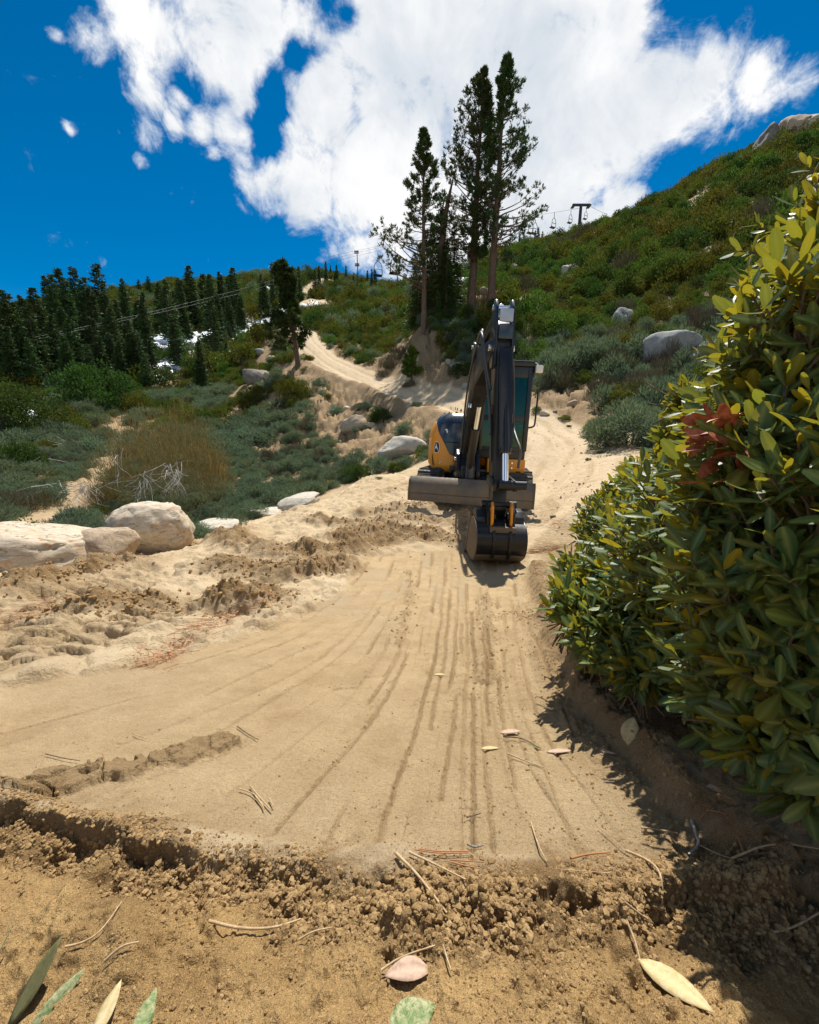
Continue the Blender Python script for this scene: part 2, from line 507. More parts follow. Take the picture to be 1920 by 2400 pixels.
TYRES = [smooth_line(line(p)) for p in (
    [(0, 1560), (200, 1490), (400, 1430), (600, 1380), (760, 1340)],
    [(0, 1490), (150, 1430), (330, 1370), (520, 1330), (700, 1290)],
    [(0, 1440), (160, 1390), (340, 1345), (520, 1300)],
    [(760, 1200), (860, 1160), (950, 1150), (1040, 1170)],
    [(850, 1240), (900, 1170), (980, 1130), (1060, 1120)],
    [(1245, 1230), (1300, 1170), (1370, 1120), (1360, 1060), (1290, 1000), (1200, 975)],
    [(1225, 1140), (1290, 1100), (1290, 1050), (1230, 1000)],
    [(1280, 1290), (1330, 1220), (1420, 1160)],
)]
ROAD = smooth_line(line([(1180, 1290), (1200, 1150), (1290, 1060), (1250, 1000), (1100, 955), (1000, 938), (900, 905), (800, 862), (740, 822), (715, 795), (690, 768)]))
UPPER = smooth_line(line([(735, 728), (722, 700), (745, 660)]))
OUTER = smooth_line(line([(1098, 1000), (1060, 985), (1000, 966), (940, 948), (880, 926), (820, 897), (770, 880), (735, 868)]))
INNER = smooth_line(line([(1130, 958), (1060, 938), (1000, 922), (930, 896), (880, 878), (830, 855), (770, 822)]))
LIPA = sorted((math.atan2(x, y), math.hypot(x, y)) for x, y in LIP)
PATH = smooth_line(line([(300, 968), (288, 1010), (280, 1050), (230, 1130), (195, 1172), (120, 1215), (60, 1240)]))
RIM = smooth_line(line([(-60, 1338), (0, 1340), (230, 1310), (440, 1285), (560, 1240), (700, 1185), (860, 1118), (1006, 1078)]))

def relief_near(x, y):
    """small relief and surface masks for points of the ground"""
    r_ = np.hypot(x, y)
    dz = np.zeros(x.shape)
    near = sstep(r_, 16, 9)
    strip = in_poly(x, y, STRIP).astype(float)
    # soften the strip outline
    dS = poly_dist(x, y, STRIP + [STRIP[0]])
    wig = (fbm2(x, y, 5, 3, 5) - .5) * .10 * np.clip(r_ * .5, .25, 1)
    sgn = np.where(strip > .5, dS, -dS) + wig
    strip = sstep(sgn, -.02, .05 * np.clip(r_ * .5, .5, 1.2))
    lip_d, lip_s, lip_sd = poly_dist(x, y, LIP, True)
    berm_d, _, berm_sd = poly_dist(x, y, BERM, True)
    rough = np.zeros(x.shape)
    for pl in ROUGH:
        d = poly_dist(x, y, pl)
        narrow = any(pl is q for q in ROUGH[9:])
        rough = np.maximum(rough, sstep(d + (fbm2(x, y, 12, 3, 25) - .5) * .10 * narrow, .028 if narrow else .36 * np.clip(r_ / 4, .3, 1), .0 if narrow else .02) * (.7 + .9 * fbm2(x, y, 3, 3, 21)) * (.35 if narrow else 1))
    lip_w = .03 + .10 * fbm2(x, y, 4.5, 3, 33)
    lipm = sstep(lip_d + (fbm2(x, y, 14, 4, 31, .6) - .5) * .16, lip_w, .0)
    bermm = sstep(berm_d + (fbm2(x, y, 7, 3, 41) - .5) * .12, .15, .0)
    # broken ground between camera and lip
    front = sstep(r_ - np.interp(np.arctan2(x, y), [a for a, _ in LIPA], [b for _, b in LIPA]), .03, -.03) * (np.abs(np.arctan2(x, y)) < 1.1)
    # zones outside the strip
    out = (1 - strip) * near
    dz += out * (fbm2(x, y, 1.2, 4, 3) - .5) * .06
    dz += out * (fbm2(x, y, 6, 4, 4) - .5) * np.clip(.012 * r_, .004, .035)
    dz += strip * (fbm2(x, y, 2.0, 3, 8) - .5) * .018 + strip * (fbm2(x, y, 25, 3, 9) - .5) * .0022
    # the strip is planed lower than the ground around it
    dz -= strip * .02
    # scored joints
    gro = np.zeros(x.shape); lane = np.zeros(x.shape)
    ks = np.nonzero(strip > .002)[0]
    if len(ks):
        xs, ys, rs_ = x[ks], y[ks], r_[ks]; dzs = np.zeros(len(ks)); gs = np.zeros(len(ks)); ln = np.zeros(len(ks))
        wv = .0030 + .0016 * np.clip(rs_, .4, 5)
        jit = (fbm2(xs, ys, 2.2, 3, 60) - .5) * .03 * np.clip(rs_ * .5, .4, 1.2) + (fbm2(xs, ys, 30, 3, 61) - .5) * .010 * np.clip(rs_ * .6, .5, 1.6)
        crumb = vn2(xs * 70, ys * 70, 70)
        for i, J in enumerate(JOINTS):
            d, s_, sd_ = poly_dist(xs, ys, J, True)
            ln += sd_ > 0
            br = sstep(vn2(s_ * 2.2 + i * 7, s_ * 0 + i, 51), .30, .46)
            depth = .15 + .9 * vn2(s_ * 1.3 + i * 3, s_ * 0 + i, 52) ** 1.3
            sdj = sd_ + jit
            g = np.exp(-(np.where(d < .3, sdj, d) / wv) ** 2) * depth
            dzs -= br * g * .020 * np.clip(rs_ * .5, .4, 2.0)
            g2 = np.exp(-((np.where(d < .3, sdj, d) - 2.2 * wv) / (1.6 * wv)) ** 2)
            dzs += br * g2 * .009 * np.clip(rs_ * .45, .4, 1.3) * crumb * (vn2(s_ * 1.1 + i, s_ * 0, 53) > .45)
            gs = np.maximum(gs, g * br)
        dz[ks] += dzs * strip[ks]; gro[ks] = gs * .8; lane[ks] = ln
    gro *= strip
    z0_ = np.zeros(x.shape, np.int64); li = lane.astype(np.int64)
    pan = _h(li, np.floor(r_ / .55 + _h(li, z0_, z0_, 7) * 5).astype(np.int64), z0_, 9)
    dz += strip * (pan - .5) * .012 * np.clip(r_ * .4, .4, 1.6)
    # the strip ends in a broken edge standing over the soil in front
    dr = r_ - np.interp(np.arctan2(x, y), [a for a, _ in LIPA], [b for _, b in LIPA]) + (fbm2(x, y, 9, 4, 34, .6) - .5) * .075 + (fbm2(x, y, 40, 2, 35) - .5) * .018
    fr_ = np.abs(np.arctan2(x, y)) < 1.1
    cut = sstep(vn2(np.arctan2(x, y) * 2.6 + 3, x * 0, 36), .25, .5) * .7 + .3
    dz -= fr_ * sstep(dr, .010, -.012) * sstep(dr, -.26, -.02) * .034 * cut
    dz += fr_ * np.exp(-((dr + .015) / .035) ** 2) * ((fbm2(x, y, 34, 4, 37, .65) - .5) * .045)
    # clods
    amp = np.clip(r_, .4, 4.5)
    f0 = 55 / np.clip(r_, .42, 5.0) * .6
    def clod(f, s):
        d1, d2, rr = worley(x + (fbm2(x, y, f * 1.3, 2, s) - .5) / f * .6, y + (fbm2(x, y, f * 1.3, 2, s + 5) - .5) / f * .6, f, s)
        return np.sqrt(np.clip(1 - (d1 / .75) ** 2, 0, 1)) * (rr * .8 + .3)
    c_a = clod(62, 1); c_b = clod(135, 2); c_c = clod(24, 3); c_d = clod(11, 4)
    lip_core = lipm * sstep(dr, .03, -.02)
    dz += lip_core * (c_a * .007 + c_b * .004 - .008 + (fbm2(x, y, 16, 4, 77) - .5) * .060 + (fbm2(x, y, 60, 3, 78) - .5) * .016)
    dz += front * (c_b * .0018 + c_a * .0030 * sstep(fbm2(x, y, 5, 3, 12), .45, .62) + (fbm2(x, y, 7, 5, 13, .6) - .5) * .040 + (fbm2(x, y, 42, 4, 23, .65) - .5) * .013 + np.maximum(fbm2(x, y, 26, 3, 24) - .56, 0) * .06)
    nearr = sstep(r_, 2.2, 1.2)
    bm_ = np.maximum(bermm * (1 - strip * .4), sstep(berm_sd * -1, -.02, .2) * out * sstep(berm_d, 1.4, .5) * .8)
    # berm: a low ridge of turned soil on the bush side
    dz += bermm * .045 * np.clip(r_, .5, 1.6) * (1 - .6 * strip)
    dz += bm_ * ((c_a * .006 + c_c * .008 + (fbm2(x, y, 20, 4, 79, .6) - .5) * .055) * sstep(r_, 3.5, 1.5) + c_c * .02 * sstep(r_, 1.5, 3.5))
    dz += rough * (1 - strip * .6) * near * (.03 + c_c * .028 * sstep(r_, 7, 2) + c_d * .030 * sstep(r_, 1.5, 4) + (fbm2(x, y, 3.5, 4, 14, .6) - .42) * .26)
    # tread prints
    tread = np.zeros(x.shape)
    for i, T in enumerate(TYRES):
        d, s_, sd_ = poly_dist(x, y, T, True)
        wd = .19 if i < 5 else .21
        inside = sstep(d, wd + .04, wd - .03) * out * (1 - np.clip(rough, 0, 1))
        pat = np.sin(s_ * 2 * math.pi / .105 + (0 if i > 4 else np.abs(sd_) * 14))
        pr = sstep(vn2(s_ * .9 + 5 * i, s_ * 0, 91), .2, .5)
        dz += inside * pr * (-.026 + .030 * sstep(pat, -.2, .4)) * (.6 + .8 * vn2(x * 5, y * 5, 93))
        dz += np.exp(-((d - wd - .05) / .05) ** 2) * out * .018 * pr
        tread = np.maximum(tread, inside * pr)
    # footprint-like dents of the churned area
    left = out * sstep(x, .6, -.2) * sstep(r_, 1.3, 2.2)
    dz += left * (.018 - .05 * sstep(worley(x, y, 4.0, 15)[0], .42, .1)) * .7
    dz += left * (clod(7, 16) - .4) * .05 * sstep(fbm2(x, y, 1.3, 3, 17), .42, .6)
    dz += left * (fbm2(x, y, 5, 5, 18, .62) - .5) * .06
    rg_ = np.abs(fbm2(x * .75 + y * .55, (y * .75 - x * .55) * 2.6, 2.4, 4, 19, .6) - .5)
    dz += left * (np.exp(-(rg_ / .035) ** 2) * .024 - .006)
    # broken slab lifted at the left
    d, s_, sd_ = poly_dist(x, y, SLABPX, True)
    sl = sstep(d + (fbm2(x, y, 14, 5, 81, .65) - .5) * .10, .050, .035)
    wx_ = (fbm2(x, y, 18, 3, 85) - .5) * .09; crack = worley(x + wx_, y - wx_, 15, 83); cr = sstep(crack[1] - crack[0], .0, .10)
    dz += sl * (.020 * cr - .004) * (.5 + fbm2(x, y, 9, 3, 86)) + sl * (fbm2(x, y, 30, 4, 84, .65) - .5) * .020
    return dz, dict(lane=pan, strip=strip, lip=lipm, berm=np.clip(bm_, 0, 1), rough=np.clip(rough, 0, 1), gro=gro, tread=tread, front=front, slab=sl)

def relief(x, y):
    r_ = np.hypot(x, y); dz = np.zeros(x.shape); m = {k: np.zeros(x.shape) for k in ('lane', 'strip', 'lip', 'berm', 'rough', 'gro', 'tread', 'front', 'slab')}
    k_ = np.nonzero(r_ < 16)[0]
    if len(k_):
        d_, mm = relief_near(x[k_], y[k_])
        dz[k_] = d_
        for q in m: m[q][k_] = mm[q]
    # large scale relief far away
    far = sstep(r_, 12, 26)
    onroad = sstep(poly_dist(x, y, ROAD), 2.2, 1.3)
    dz += far * (1 - onroad) * (fbm2(x, y, .12, 4, 101) - .5) * 2.4 * sstep(r_, 18, 80)
    dz += far * (1 - onroad * .9) * (fbm2(x, y, .5, 4, 102) - .5) * .8
    dz += sstep(r_, 14, 20) * (1 - onroad) * (fbm2(x, y, 1.7, 4, 103, .6) - .5) * .5
    # outer shoulder and inner cut of the road
    mid_ = sstep(r_, 14, 17) * sstep(r_, 60, 45)
    do, _, so = poly_dist(x, y, OUTER, True); di, _, si = poly_dist(x, y, INNER, True)
    dz += mid_ * np.exp(-(do / .45) ** 2) * .26 * (.6 + .8 * vn2(x * 1.5, y * 1.5, 107))
    rill = np.abs(fbm2(x * .9, y * .9, 1.1, 5, 108, .6) - .5)
    below = sstep(do, 0, 1.2) * sstep(do, 9, 5) * (1 - onroad)
    dz -= mid_ * below * np.exp(-(rill / .05) ** 2) * .38
    dz += mid_ * sstep(di, 3.0, .3) * (1 - onroad) * .25 * fbm2(x, y, 2.2, 4, 109, .6)
    # ruts of the road
    dr, rs_, rsd = poly_dist(x, y, ROAD, True)
    rut = (np.exp(-((rsd - .55) / .18) ** 2) + np.exp(-((rsd + .55) / .18) ** 2) + .7 * np.exp(-((rsd + 1.2) / .2) ** 2)) * sstep(r_, 9, 13)
    dz -= rut * .07
    return dz, m

SOILDARK = None
NEEDLES = [smooth_line(line(p)) for p in ([(700, 1570), (560, 1520)][0:0] or [(355, 1550), (450, 1490), (560, 1440), (620, 1430)], [(0, 1480), (120, 1420), (220, 1395)], [(240, 1302), (330, 1297)], [(500, 1245), (600, 1247)], [(1240, 1295), (1320, 1285)], [(1290, 1220), (1390, 1235)])]
SNOW = [(455, 811, 11), (390, 880, 8), (600, 771, 12), (365, 832, 4), (24, 1010, 1.2), (480, 800, 6), (420, 850, 4), (560, 790, 5), (620, 690, 6), (1085, 675, 2.5), (930, 700, 3), (510, 760, 4), (650, 760, 4)]
SNOWP = [(hit(u, v - 8), s) for (u, v, s) in SNOW]

def surface_masks(x, y, m):
    r_ = np.hypot(x, y)
    hw = np.interp(r_, [8, 14, 18, 30, 45, 60], [2.2, 1.7, .95, .95, 1.4, 1.8])
    road = sstep(poly_dist(x, y, ROAD) + (fbm2(x, y, .8, 3, 201) - .5) * .7, hw + .25, hw - .15) * sstep(r_, 5, 8)
    _, _, rsd_ = poly_dist(x, y, ROAD, True)
    road = road * (1 - .55 * sstep(np.abs(np.sin(rsd_ * 5.2 + fbm2(x, y, .8, 2, 206) * 2)), .75, .98))
    bare = np.maximum(np.sqrt(road), sstep(r_ + (fbm2(x, y, .7, 3, 207) - .5) * 3, 15, 11.5) * 1.0)
    bare = np.maximum(bare, sstep(poly_dist(x, y, UPPER) + (fbm2(x, y, .12, 3, 202) - .5) * 12, 7, 4))
    bare = np.maximum(bare, .35 * sstep(poly_dist(x, y, PATH) + (fbm2(x, y, .6, 3, 203) - .5) * 1.2, .9, .3))
    snow = np.zeros(x.shape)
    nn = (fbm2(x, y, .5, 4, 204) - .5)
    for (p, s) in SNOWP:
        k = 1 if s > 1.5 else .4
        d = np.hypot((x - p[0]), (y - p[1]))
        snow = np.maximum(snow, sstep(d + nn * s * 3.2, s * 1.0, s * .75))
    ndl = np.zeros(x.shape)
    for N in NEEDLES:
        d = poly_dist(x, y, N)
        ndl = np.maximum(ndl, sstep(d + (fbm2(x, y, 6, 3, 205) - .5) * .25, .13, .0))
    return road, bare, snow, ndl

def polar_mesh(name, th, lr, dip=0.0, fine=True):
    T, L = np.meshgrid(th, lr, indexing='ij')
    x = (np.sin(T) * np.exp(L)).ravel(); y = (np.cos(T) * np.exp(L)).ravel()
    z = base_c(x, y)
    dz, m = relief(x, y)
    road, bare, snow, ndl = surface_masks(x, y, m)
    z = z + dz + snow * .9
    n, k = len(th), len(lr)
    idx = np.arange(n * k).reshape(n, k)
    f = np.stack([idx[:-1, :-1], idx[1:, :-1], idx[1:, 1:], idx[:-1, 1:]], -1).reshape(-1, 4)[:, ::-1]
    me = np_mesh(name, np.stack([x, y, z], 1), f, True)
    set_attr(me, 'strip', m['strip']); set_attr(me, 'turned', np.clip(m['lip'] + m['berm'] + m['rough'] + m['slab'] * .7, 0, 1))
    set_attr(me, 'groove', m['gro']); set_attr(me, 'bare', bare); set_attr(me, 'snow', snow); set_attr(me, 'needles', ndl); set_attr(me, 'road', road)
    set_attr(me, 'front', m['front']); set_attr(me, 'lane', m['lane']); set_attr(me, 'tread', m['tread'])
    return me

def mat_new(name):
    m = bpy.data.materials.new(name); m.use_nodes = True
    return m, NT(m.node_tree)

def finish(nt, bsdf, disp=None):
    o = nt.n('ShaderNodeOutputMaterial')
    nt.lk(bsdf.outputs[0], o.inputs['Surface'])

# soil material
m_soil, s = mat_new('sandy_soil')
pos = s.n('ShaderNodeNewGeometry').outputs['Position']
big = s.noise(pos, 1.1, 5, .6)
mid = s.noise(pos, 9, 6, .62)
fin = s.noise(pos, 160, 5, .7)
vfin = s.noise(pos, 700, 3, .7)
c = s.mix(s.mr(big, .35, .65), (.47, .355, .21), (.64, .51, .335))                       # pale dry sand
strip = s.attr('strip').outputs['Fac']; turned = s.attr('turned').outputs['Fac']; front = s.attr('front').outputs['Fac']
graded = s.mix(s.mr(mid, .35, .68), (.38, .268, .14), (.52, .385, .215))
graded = s.mix(s.mr(big, .5, .64, 0, .35), graded, (.30, .235, .15))
lane = s.attr('lane').outputs['Fac']
plen = s.vm('LENGTH', pos)
graded = s.mix(s.m('MULTIPLY', s.mr(lane, .6, 1.0, 0, .55), s.m('MULTIPLY', s.mr(plen, 1.6, 3.5, .12, 1), s.mr(mid, .35, .6))), graded, (.31, .275, .21))  # random lane tone; grey sheen near the bucket put into the colour
graded = s.mix(s.mr(lane, .4, 0.0, 0, .5), graded, (.52, .385, .22))
c = s.mix(s.m('MULTIPLY', strip, .85), c, graded)
c = s.mix(s.m('MULTIPLY', front, .92), c, s.mix(s.mr(mid, .38, .62), (.30, .178, .062), (.52, .33, .13)))
c = s.mix(s.m('MULTIPLY', s.attr('tread').outputs['Fac'], s.mr(mid, .35, .6, .15, .6)), c, (.30, .205, .105))
c = s.mix(s.m('MULTIPLY', turned, s.mr(mid, .3, .6, .55, 1)), c, (.21, .130, .058))
c = s.mix(s.m('MULTIPLY', s.attr('groove').outputs['Fac'], 1.0), c, (.19, .115, .05))
# soil under the brush and farther off
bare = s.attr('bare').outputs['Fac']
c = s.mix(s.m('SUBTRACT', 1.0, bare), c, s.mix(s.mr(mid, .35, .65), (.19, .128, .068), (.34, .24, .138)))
c = s.mix(s.m('MULTIPLY', s.attr('road').outputs['Fac'], .8), c, s.mix(s.mr(mid, .3, .7), (.55, .42, .27), (.68, .55, .38)))
c = s.mix(s.m('MULTIPLY', s.attr('needles').outputs['Fac'], s.mr(fin, .44, .58, 0, .6)), c, (.36, .17, .065))
# grain
speck = s.noise(pos, 95, 3, .8)
c = s.mix(s.mr(speck, .68, .73, 0, .6), c, (.15, .095, .05))
c = s.mix(s.mr(s.noise(pos, 3.2, 7, .72), .54, .68, 0, .30), c, (.31, .20, .095))
c = s.mix(s.mr(fin, .36, .64, 0, .55), c, s.mix(.5, c, (.20, .13, .07)), 'MIX')
c = s.mix(s.mr(vfin, .56, .68, 0, .7), c, (.68, .44, .17))
c = s.mix(s.mr(vfin, .44, .34, 0, .65), c, (.12, .08, .04))
grit = s.noise(pos, 330, 4, .75)
c = s.mix(s.mr(grit, .42, .32, 0, .55), c, (.14, .09, .045))
c = s.mix(s.attr('snow').outputs['Fac'], c, (.86, .90, .95))
b = s.n('ShaderNodeBsdfPrincipled'); s.lk(c, b.inputs['Base Color']); b.inputs['Roughness'].default_value = .93
b.inputs['Specular IOR Level'].default_value = .15
bp = s.n('ShaderNodeBump'); bp.inputs['Strength'].default_value = .8; bp.inputs['Distance'].default_value = .006
s.lk(s.m('ADD', fin, s.m('MULTIPLY', vfin, .35)), bp.inputs['Height'])
bp2 = s.n('ShaderNodeBump'); bp2.inputs['Strength'].default_value = .75; bp2.inputs['Distance'].default_value = .03
s.lk(s.m('ADD', s.noise(pos, 14, 8, .7), s.m('MULTIPLY', s.noise(pos, 45, 5, .7), .5)), bp2.inputs['Height']); s.lk(bp.outputs[0], bp2.inputs['Normal']); s.lk(bp2.outputs[0], b.inputs['Normal'])
finish(s, b)

WIDE = R(57)
near_lr = np.linspace(math.log(.16), math.log(13.0), 850)
g_near = polar_mesh('ground', np.linspace(-WIDE, WIDE, 660), near_lr)
o = link('ground', g_near, None, m_soil); tag(o, kind='structure')
far_lr = np.linspace(math.log(13.0), math.log(560), 330)
g_far = polar_mesh('hillside', np.linspace(-WIDE, WIDE, 620), far_lr)
o = link('hillside', g_far, None, m_soil); tag(o, kind='structure')
side = polar_mesh('terrain', np.linspace(WIDE, 2 * math.pi - WIDE, 170), np.linspace(math.log(.16), math.log(560), 170))
o = link('terrain', side, None, m_soil); tag(o, kind='structure')
# close the small hole below the tripod point
hp = np.linspace(0, 2 * math.pi, 24, endpoint=False)
hv = [(0, 0, -.50)] + [(math.sin(a) * .2, math.cos(a) * .2, float(base_c(math.sin(a) * .2, math.cos(a) * .2)[0]) - .006) for a in hp]
me = bpy.data.meshes.new('ground_underfoot'); me.from_pydata(hv, [], [(0, 1 + (i + 1) % 24, 1 + i) for i in range(24)])
o = link('ground_underfoot', me, None, m_soil); tag(o, kind='structure')

def ground_z(x, y):
    """full ground height for a few points"""
    x = np.atleast_1d(np.asarray(x, float)); y = np.atleast_1d(np.asarray(y, float))
    return base_c(x, y) + relief(x, y)[0]
# ------------------------------------------------------------------ foliage materials
def leaf_mat(name, base, vary=.35, hue=.03, trans=.30, rough=.72, scale=.35, yellow=None, spec=.12):
    m, s = mat_new(name)
    oi = s.n('ShaderNodeObjectInfo')
    pos = s.n('ShaderNodeNewGeometry').outputs['Position']
    n1 = s.noise(pos, scale, 3, .6); n2 = s.noise(pos, scale * 14, 3, .7)
    c0 = s.n('ShaderNodeRGB'); c0.outputs[0].default_value = (*base, 1)
    hs = s.n('ShaderNodeHueSaturation'); s.lk(c0.outputs[0], hs.inputs['Color'])
    s.lk(s.mr(oi.outputs['Random'], 0, 1, .5 - hue, .5 + hue), hs.inputs['Hue'])
    s.lk(s.m('ADD', s.mr(n2, .3, .7, 1 - vary, 1 + vary), s.mr(oi.outputs['Random'], 0, 1, -vary * .6, vary * .6)), hs.inputs['Value'])
    c = hs.outputs[0]
    if yellow:
        c = s.mix(s.mr(n1, .45, .68, 0, .75), c, yellow)
    b = s.n('ShaderNodeBsdfPrincipled'); s.lk(c, b.inputs['Base Color']); b.inputs['Roughness'].default_value = rough
    b.inputs['Specular IOR Level'].default_value = spec
    t = s.n('ShaderNodeBsdfTranslucent')
    tcol = s.mix(.5, c, s.mix(1.0, c, (1.5, 1.6, .6), 'MULTIPLY')); s.lk(tcol, t.inputs['Color'])
    mx = s.n('ShaderNodeMixShader'); mx.inputs[0].default_value = trans
    s.lk(b.outputs[0], mx.inputs[1]); s.lk(t.outputs[0], mx.inputs[2])
    o = s.n('ShaderNodeOutputMaterial'); s.lk(mx.outputs[0], o.inputs['Surface'])
    return m

M_olive = leaf_mat('olive_foliage', (.088, .100, .015), yellow=(.135, .105, .020), scale=.3)
M_green = leaf_mat('green_foliage', (.072, .122, .020), yellow=(.105, .125, .022))
M_grey = leaf_mat('grey_green_foliage', (.118, .158, .112), yellow=(.15, .165, .095), scale=.4)
M_dark = leaf_mat('dark_green_foliage', (.048, .085, .018), scale=.5)
M_rust = leaf_mat('rusty_foliage', (.165, .105, .055), yellow=(.125, .11, .045), scale=1.2, vary=.5)
M_purple = leaf_mat('twiggy_foliage', (.13, .105, .075), yellow=(.10, .11, .05), scale=.7, trans=.1)
M_needle = leaf_mat('pine_needles', (.048, .084, .026), vary=.45, trans=.16, rough=.5, scale=.8, yellow=(.07, .085, .02))
M_fir = leaf_mat('fir_needles', (.058, .100, .034), vary=.5, hue=.02, trans=.12, rough=.6, scale=.15, yellow=(.045, .07, .02))
M_young = leaf_mat('young_needles', (.09, .17, .03), vary=.3, trans=.25)
M_dry = leaf_mat('dry_grass', (.36, .25, .10), vary=.3, trans=.3)

def bark_mat(name, a, b_, sc=14):
    m, s = mat_new(name)
    tcn = s.n('ShaderNodeTexCoord')
    mp = s.n('ShaderNodeMapping'); s.lk(tcn.outputs['Object'], mp.inputs['Vector']); mp.inputs['Scale'].default_value = (1, 1, .22)
    n = s.noise(mp.outputs[0], sc, 6, .7, .4)
    c = s.mix(s.mr(n, .38, .62), a, b_)
    b = s.n('ShaderNodeBsdfPrincipled'); s.lk(c, b.inputs['Base Color']); b.inputs['Roughness'].default_value = .9
    bp = s.n('ShaderNodeBump'); bp.inputs['Strength'].default_value = .9; bp.inputs['Distance'].default_value = .04
    s.lk(n, bp.inputs['Height']); s.lk(bp.outputs[0], b.inputs['Normal'])
    finish(s, b); return m
M_bark = bark_mat('pine_bark', (.085, .055, .038), (.20, .125, .08))
M_deadwood = bark_mat('weathered_wood', (.40, .37, .33), (.60, .57, .52), 30)
M_twig = bark_mat('brown_twig', (.14, .09, .05), (.26, .18, .11), 40)

def unit(v):
    return v / (np.linalg.norm(v, axis=-1, keepdims=True) + 1e-9)

def rdir(n, rg, up=0.0):
    v = rg.normal(size=(n, 3)); v[:, 2] += up
    return unit(v)

def blades(p, d, L, W, rg, quad=True, nrm=None):
    """leaf-shaped faces starting at p along d; returns verts, faces (quads: diamond)"""
    n = len(p)
    d = unit(d)
    a = rg.normal(size=(n, 3)) if nrm is None else np.cross(nrm, d) + rg.normal(size=(n, 3)) * .25
    s_ = unit(np.cross(d, a)) if nrm is None else unit(a - (a * d).sum(1, keepdims=True) * d)
    L = np.broadcast_to(np.asarray(L, float), (n,))[:, None]; W = np.broadcast_to(np.asarray(W, float), (n,))[:, None]
    if quad:
        v = np.stack([p, p + d * L * .5 + s_ * W * .5, p + d * L, p + d * L * .5 - s_ * W * .5], 1).reshape(-1, 3)
        f = np.arange(n * 4).reshape(n, 4)
    else:
        v = np.stack([p - s_ * W * .5, p + s_ * W * .5, p + d * L], 1).reshape(-1, 3)
        f = np.arange(n * 3).reshape(n, 3)
    return v, f

def tubes(segs, sides=5):
    """segs: list of (p0, p1, r0, r1) -> verts, quad faces"""
    V, F = [], []
    k = 0
    ang = np.linspace(0, 2 * math.pi, sides, endpoint=False)
    for (p0, p1, r0, r1) in segs:
        p0 = np.array(p0, float); p1 = np.array(p1, float)
        d = unit(p1 - p0)
        a = np.cross(d, [0, 0, 1.0] if abs(d[2]) < .9 else [1.0, 0, 0]); a = unit(a); b_ = np.cross(d, a)
        ring = np.cos(ang)[:, None] * a + np.sin(ang)[:, None] * b_
        V.append(p0 + ring * r0); V.append(p1 + ring * r1)
        for i in range(sides):
            j = (i + 1) % sides
            F.append((k + i, k + j, k + sides + j, k + sides + i))
        k += 2 * sides
    return np.concatenate(V), np.array(F)

def chain(pts, radii, sides=8):
    """smooth tapered tube along points"""
    pts = np.array(pts, float); n = len(pts)
    ang = np.linspace(0, 2 * math.pi, sides, endpoint=False)
    V = []
    a = None
    for i in range(n):
        d = unit(pts[min(i + 1, n - 1)] - pts[max(i - 1, 0)])
        if a is None:
            a = np.cross(d, [0, 0, 1.0] if abs(d[2]) < .9 else [1.0, 0, 0])
        a = unit(a - (a @ d) * d); b_ = np.cross(d, a)
        V.append(pts[i] + (np.cos(ang)[:, None] * a + np.sin(ang)[:, None] * b_) * radii[i])
    F = []
    for i in range(n - 1):
        for j in range(sides):
            k = (j + 1) % sides
            F.append((i * sides + j, i * sides + k, (i + 1) * sides + k, (i + 1) * sides + j))
    return np.concatenate(V), np.array(F)

def merge(parts):
    V, F, k = [], [], 0
    for v, f in parts:
        V.append(v); F.append(np.asarray(f) + k); k += len(v)
    return np.concatenate(V), np.concatenate(F)

# ------------------------------------------------------------------ shrub prototypes (unit width)
def shrub_mesh(name, kind, seed, n=1500, h=.62, lumps=16):
    rg = np.random.default_rng(seed)
    cen = rdir(lumps, rg, .5); cen[:, 2] = np.abs(cen[:, 2])
    cen = cen * np.array([.33, .33, h * .55]) * rg.uniform(.6, 1.05, (lumps, 1))
    rad = rg.uniform(.13, .24, lumps)
    ci = rg.integers(0, lumps, n)
    d = rdir(n, rg, .35)
    p = cen[ci] + d * rad[ci][:, None] * rg.uniform(.55, 1.0, (n, 1))
    p[:, 2] = np.where(p[:, 2] < 0, -p[:, 2] * .3, p[:, 2])
    if kind == 'leafy':
        dd = unit(d * .6 + rg.normal(size=(n, 3)) * .5 + np.array([0, 0, .45]))
        v, f = blades(p, dd, rg.uniform(.035, .065, n), rg.uniform(.02, .036, n), rg)
    elif kind == 'feather':
        dd = unit(d * .9 + rg.normal(size=(n, 3)) * .30 + np.array([0, 0, .35]))
        v, f = blades(p, dd, rg.uniform(.05, .12, n), rg.uniform(.012, .020, n), rg)
    else:
        dd = unit(d * .7 + rg.normal(size=(n, 3)) * .25 + np.array([0, 0, .9]))
        v, f = blades(p, dd, rg.uniform(.10, .22, n), rg.uniform(.008, .014, n), rg)
    return np_mesh(name, v, f)

PROTO = {}
for kind, key, mat, seeds, n in (('leafy', 'olive', M_olive, (1, 2, 3), 1500), ('leafy', 'green', M_green, (4, 5), 1600), ('feather', 'grey', M_grey, (6, 7, 8), 2300),
                                 ('leafy', 'dark', M_dark, (9, 10), 1600), ('wispy', 'twiggy', M_purple, (11, 12), 1500), ('wispy', 'rust', M_rust, (13,), 2600), ('wispy', 'dry', M_dry, (14,), 260)):
    PROTO[key] = []
    for sd_ in seeds:
        me = shrub_mesh('shrub_' + key, kind, sd_, n)
        me.materials.append(mat)
        PROTO[key].append(me)

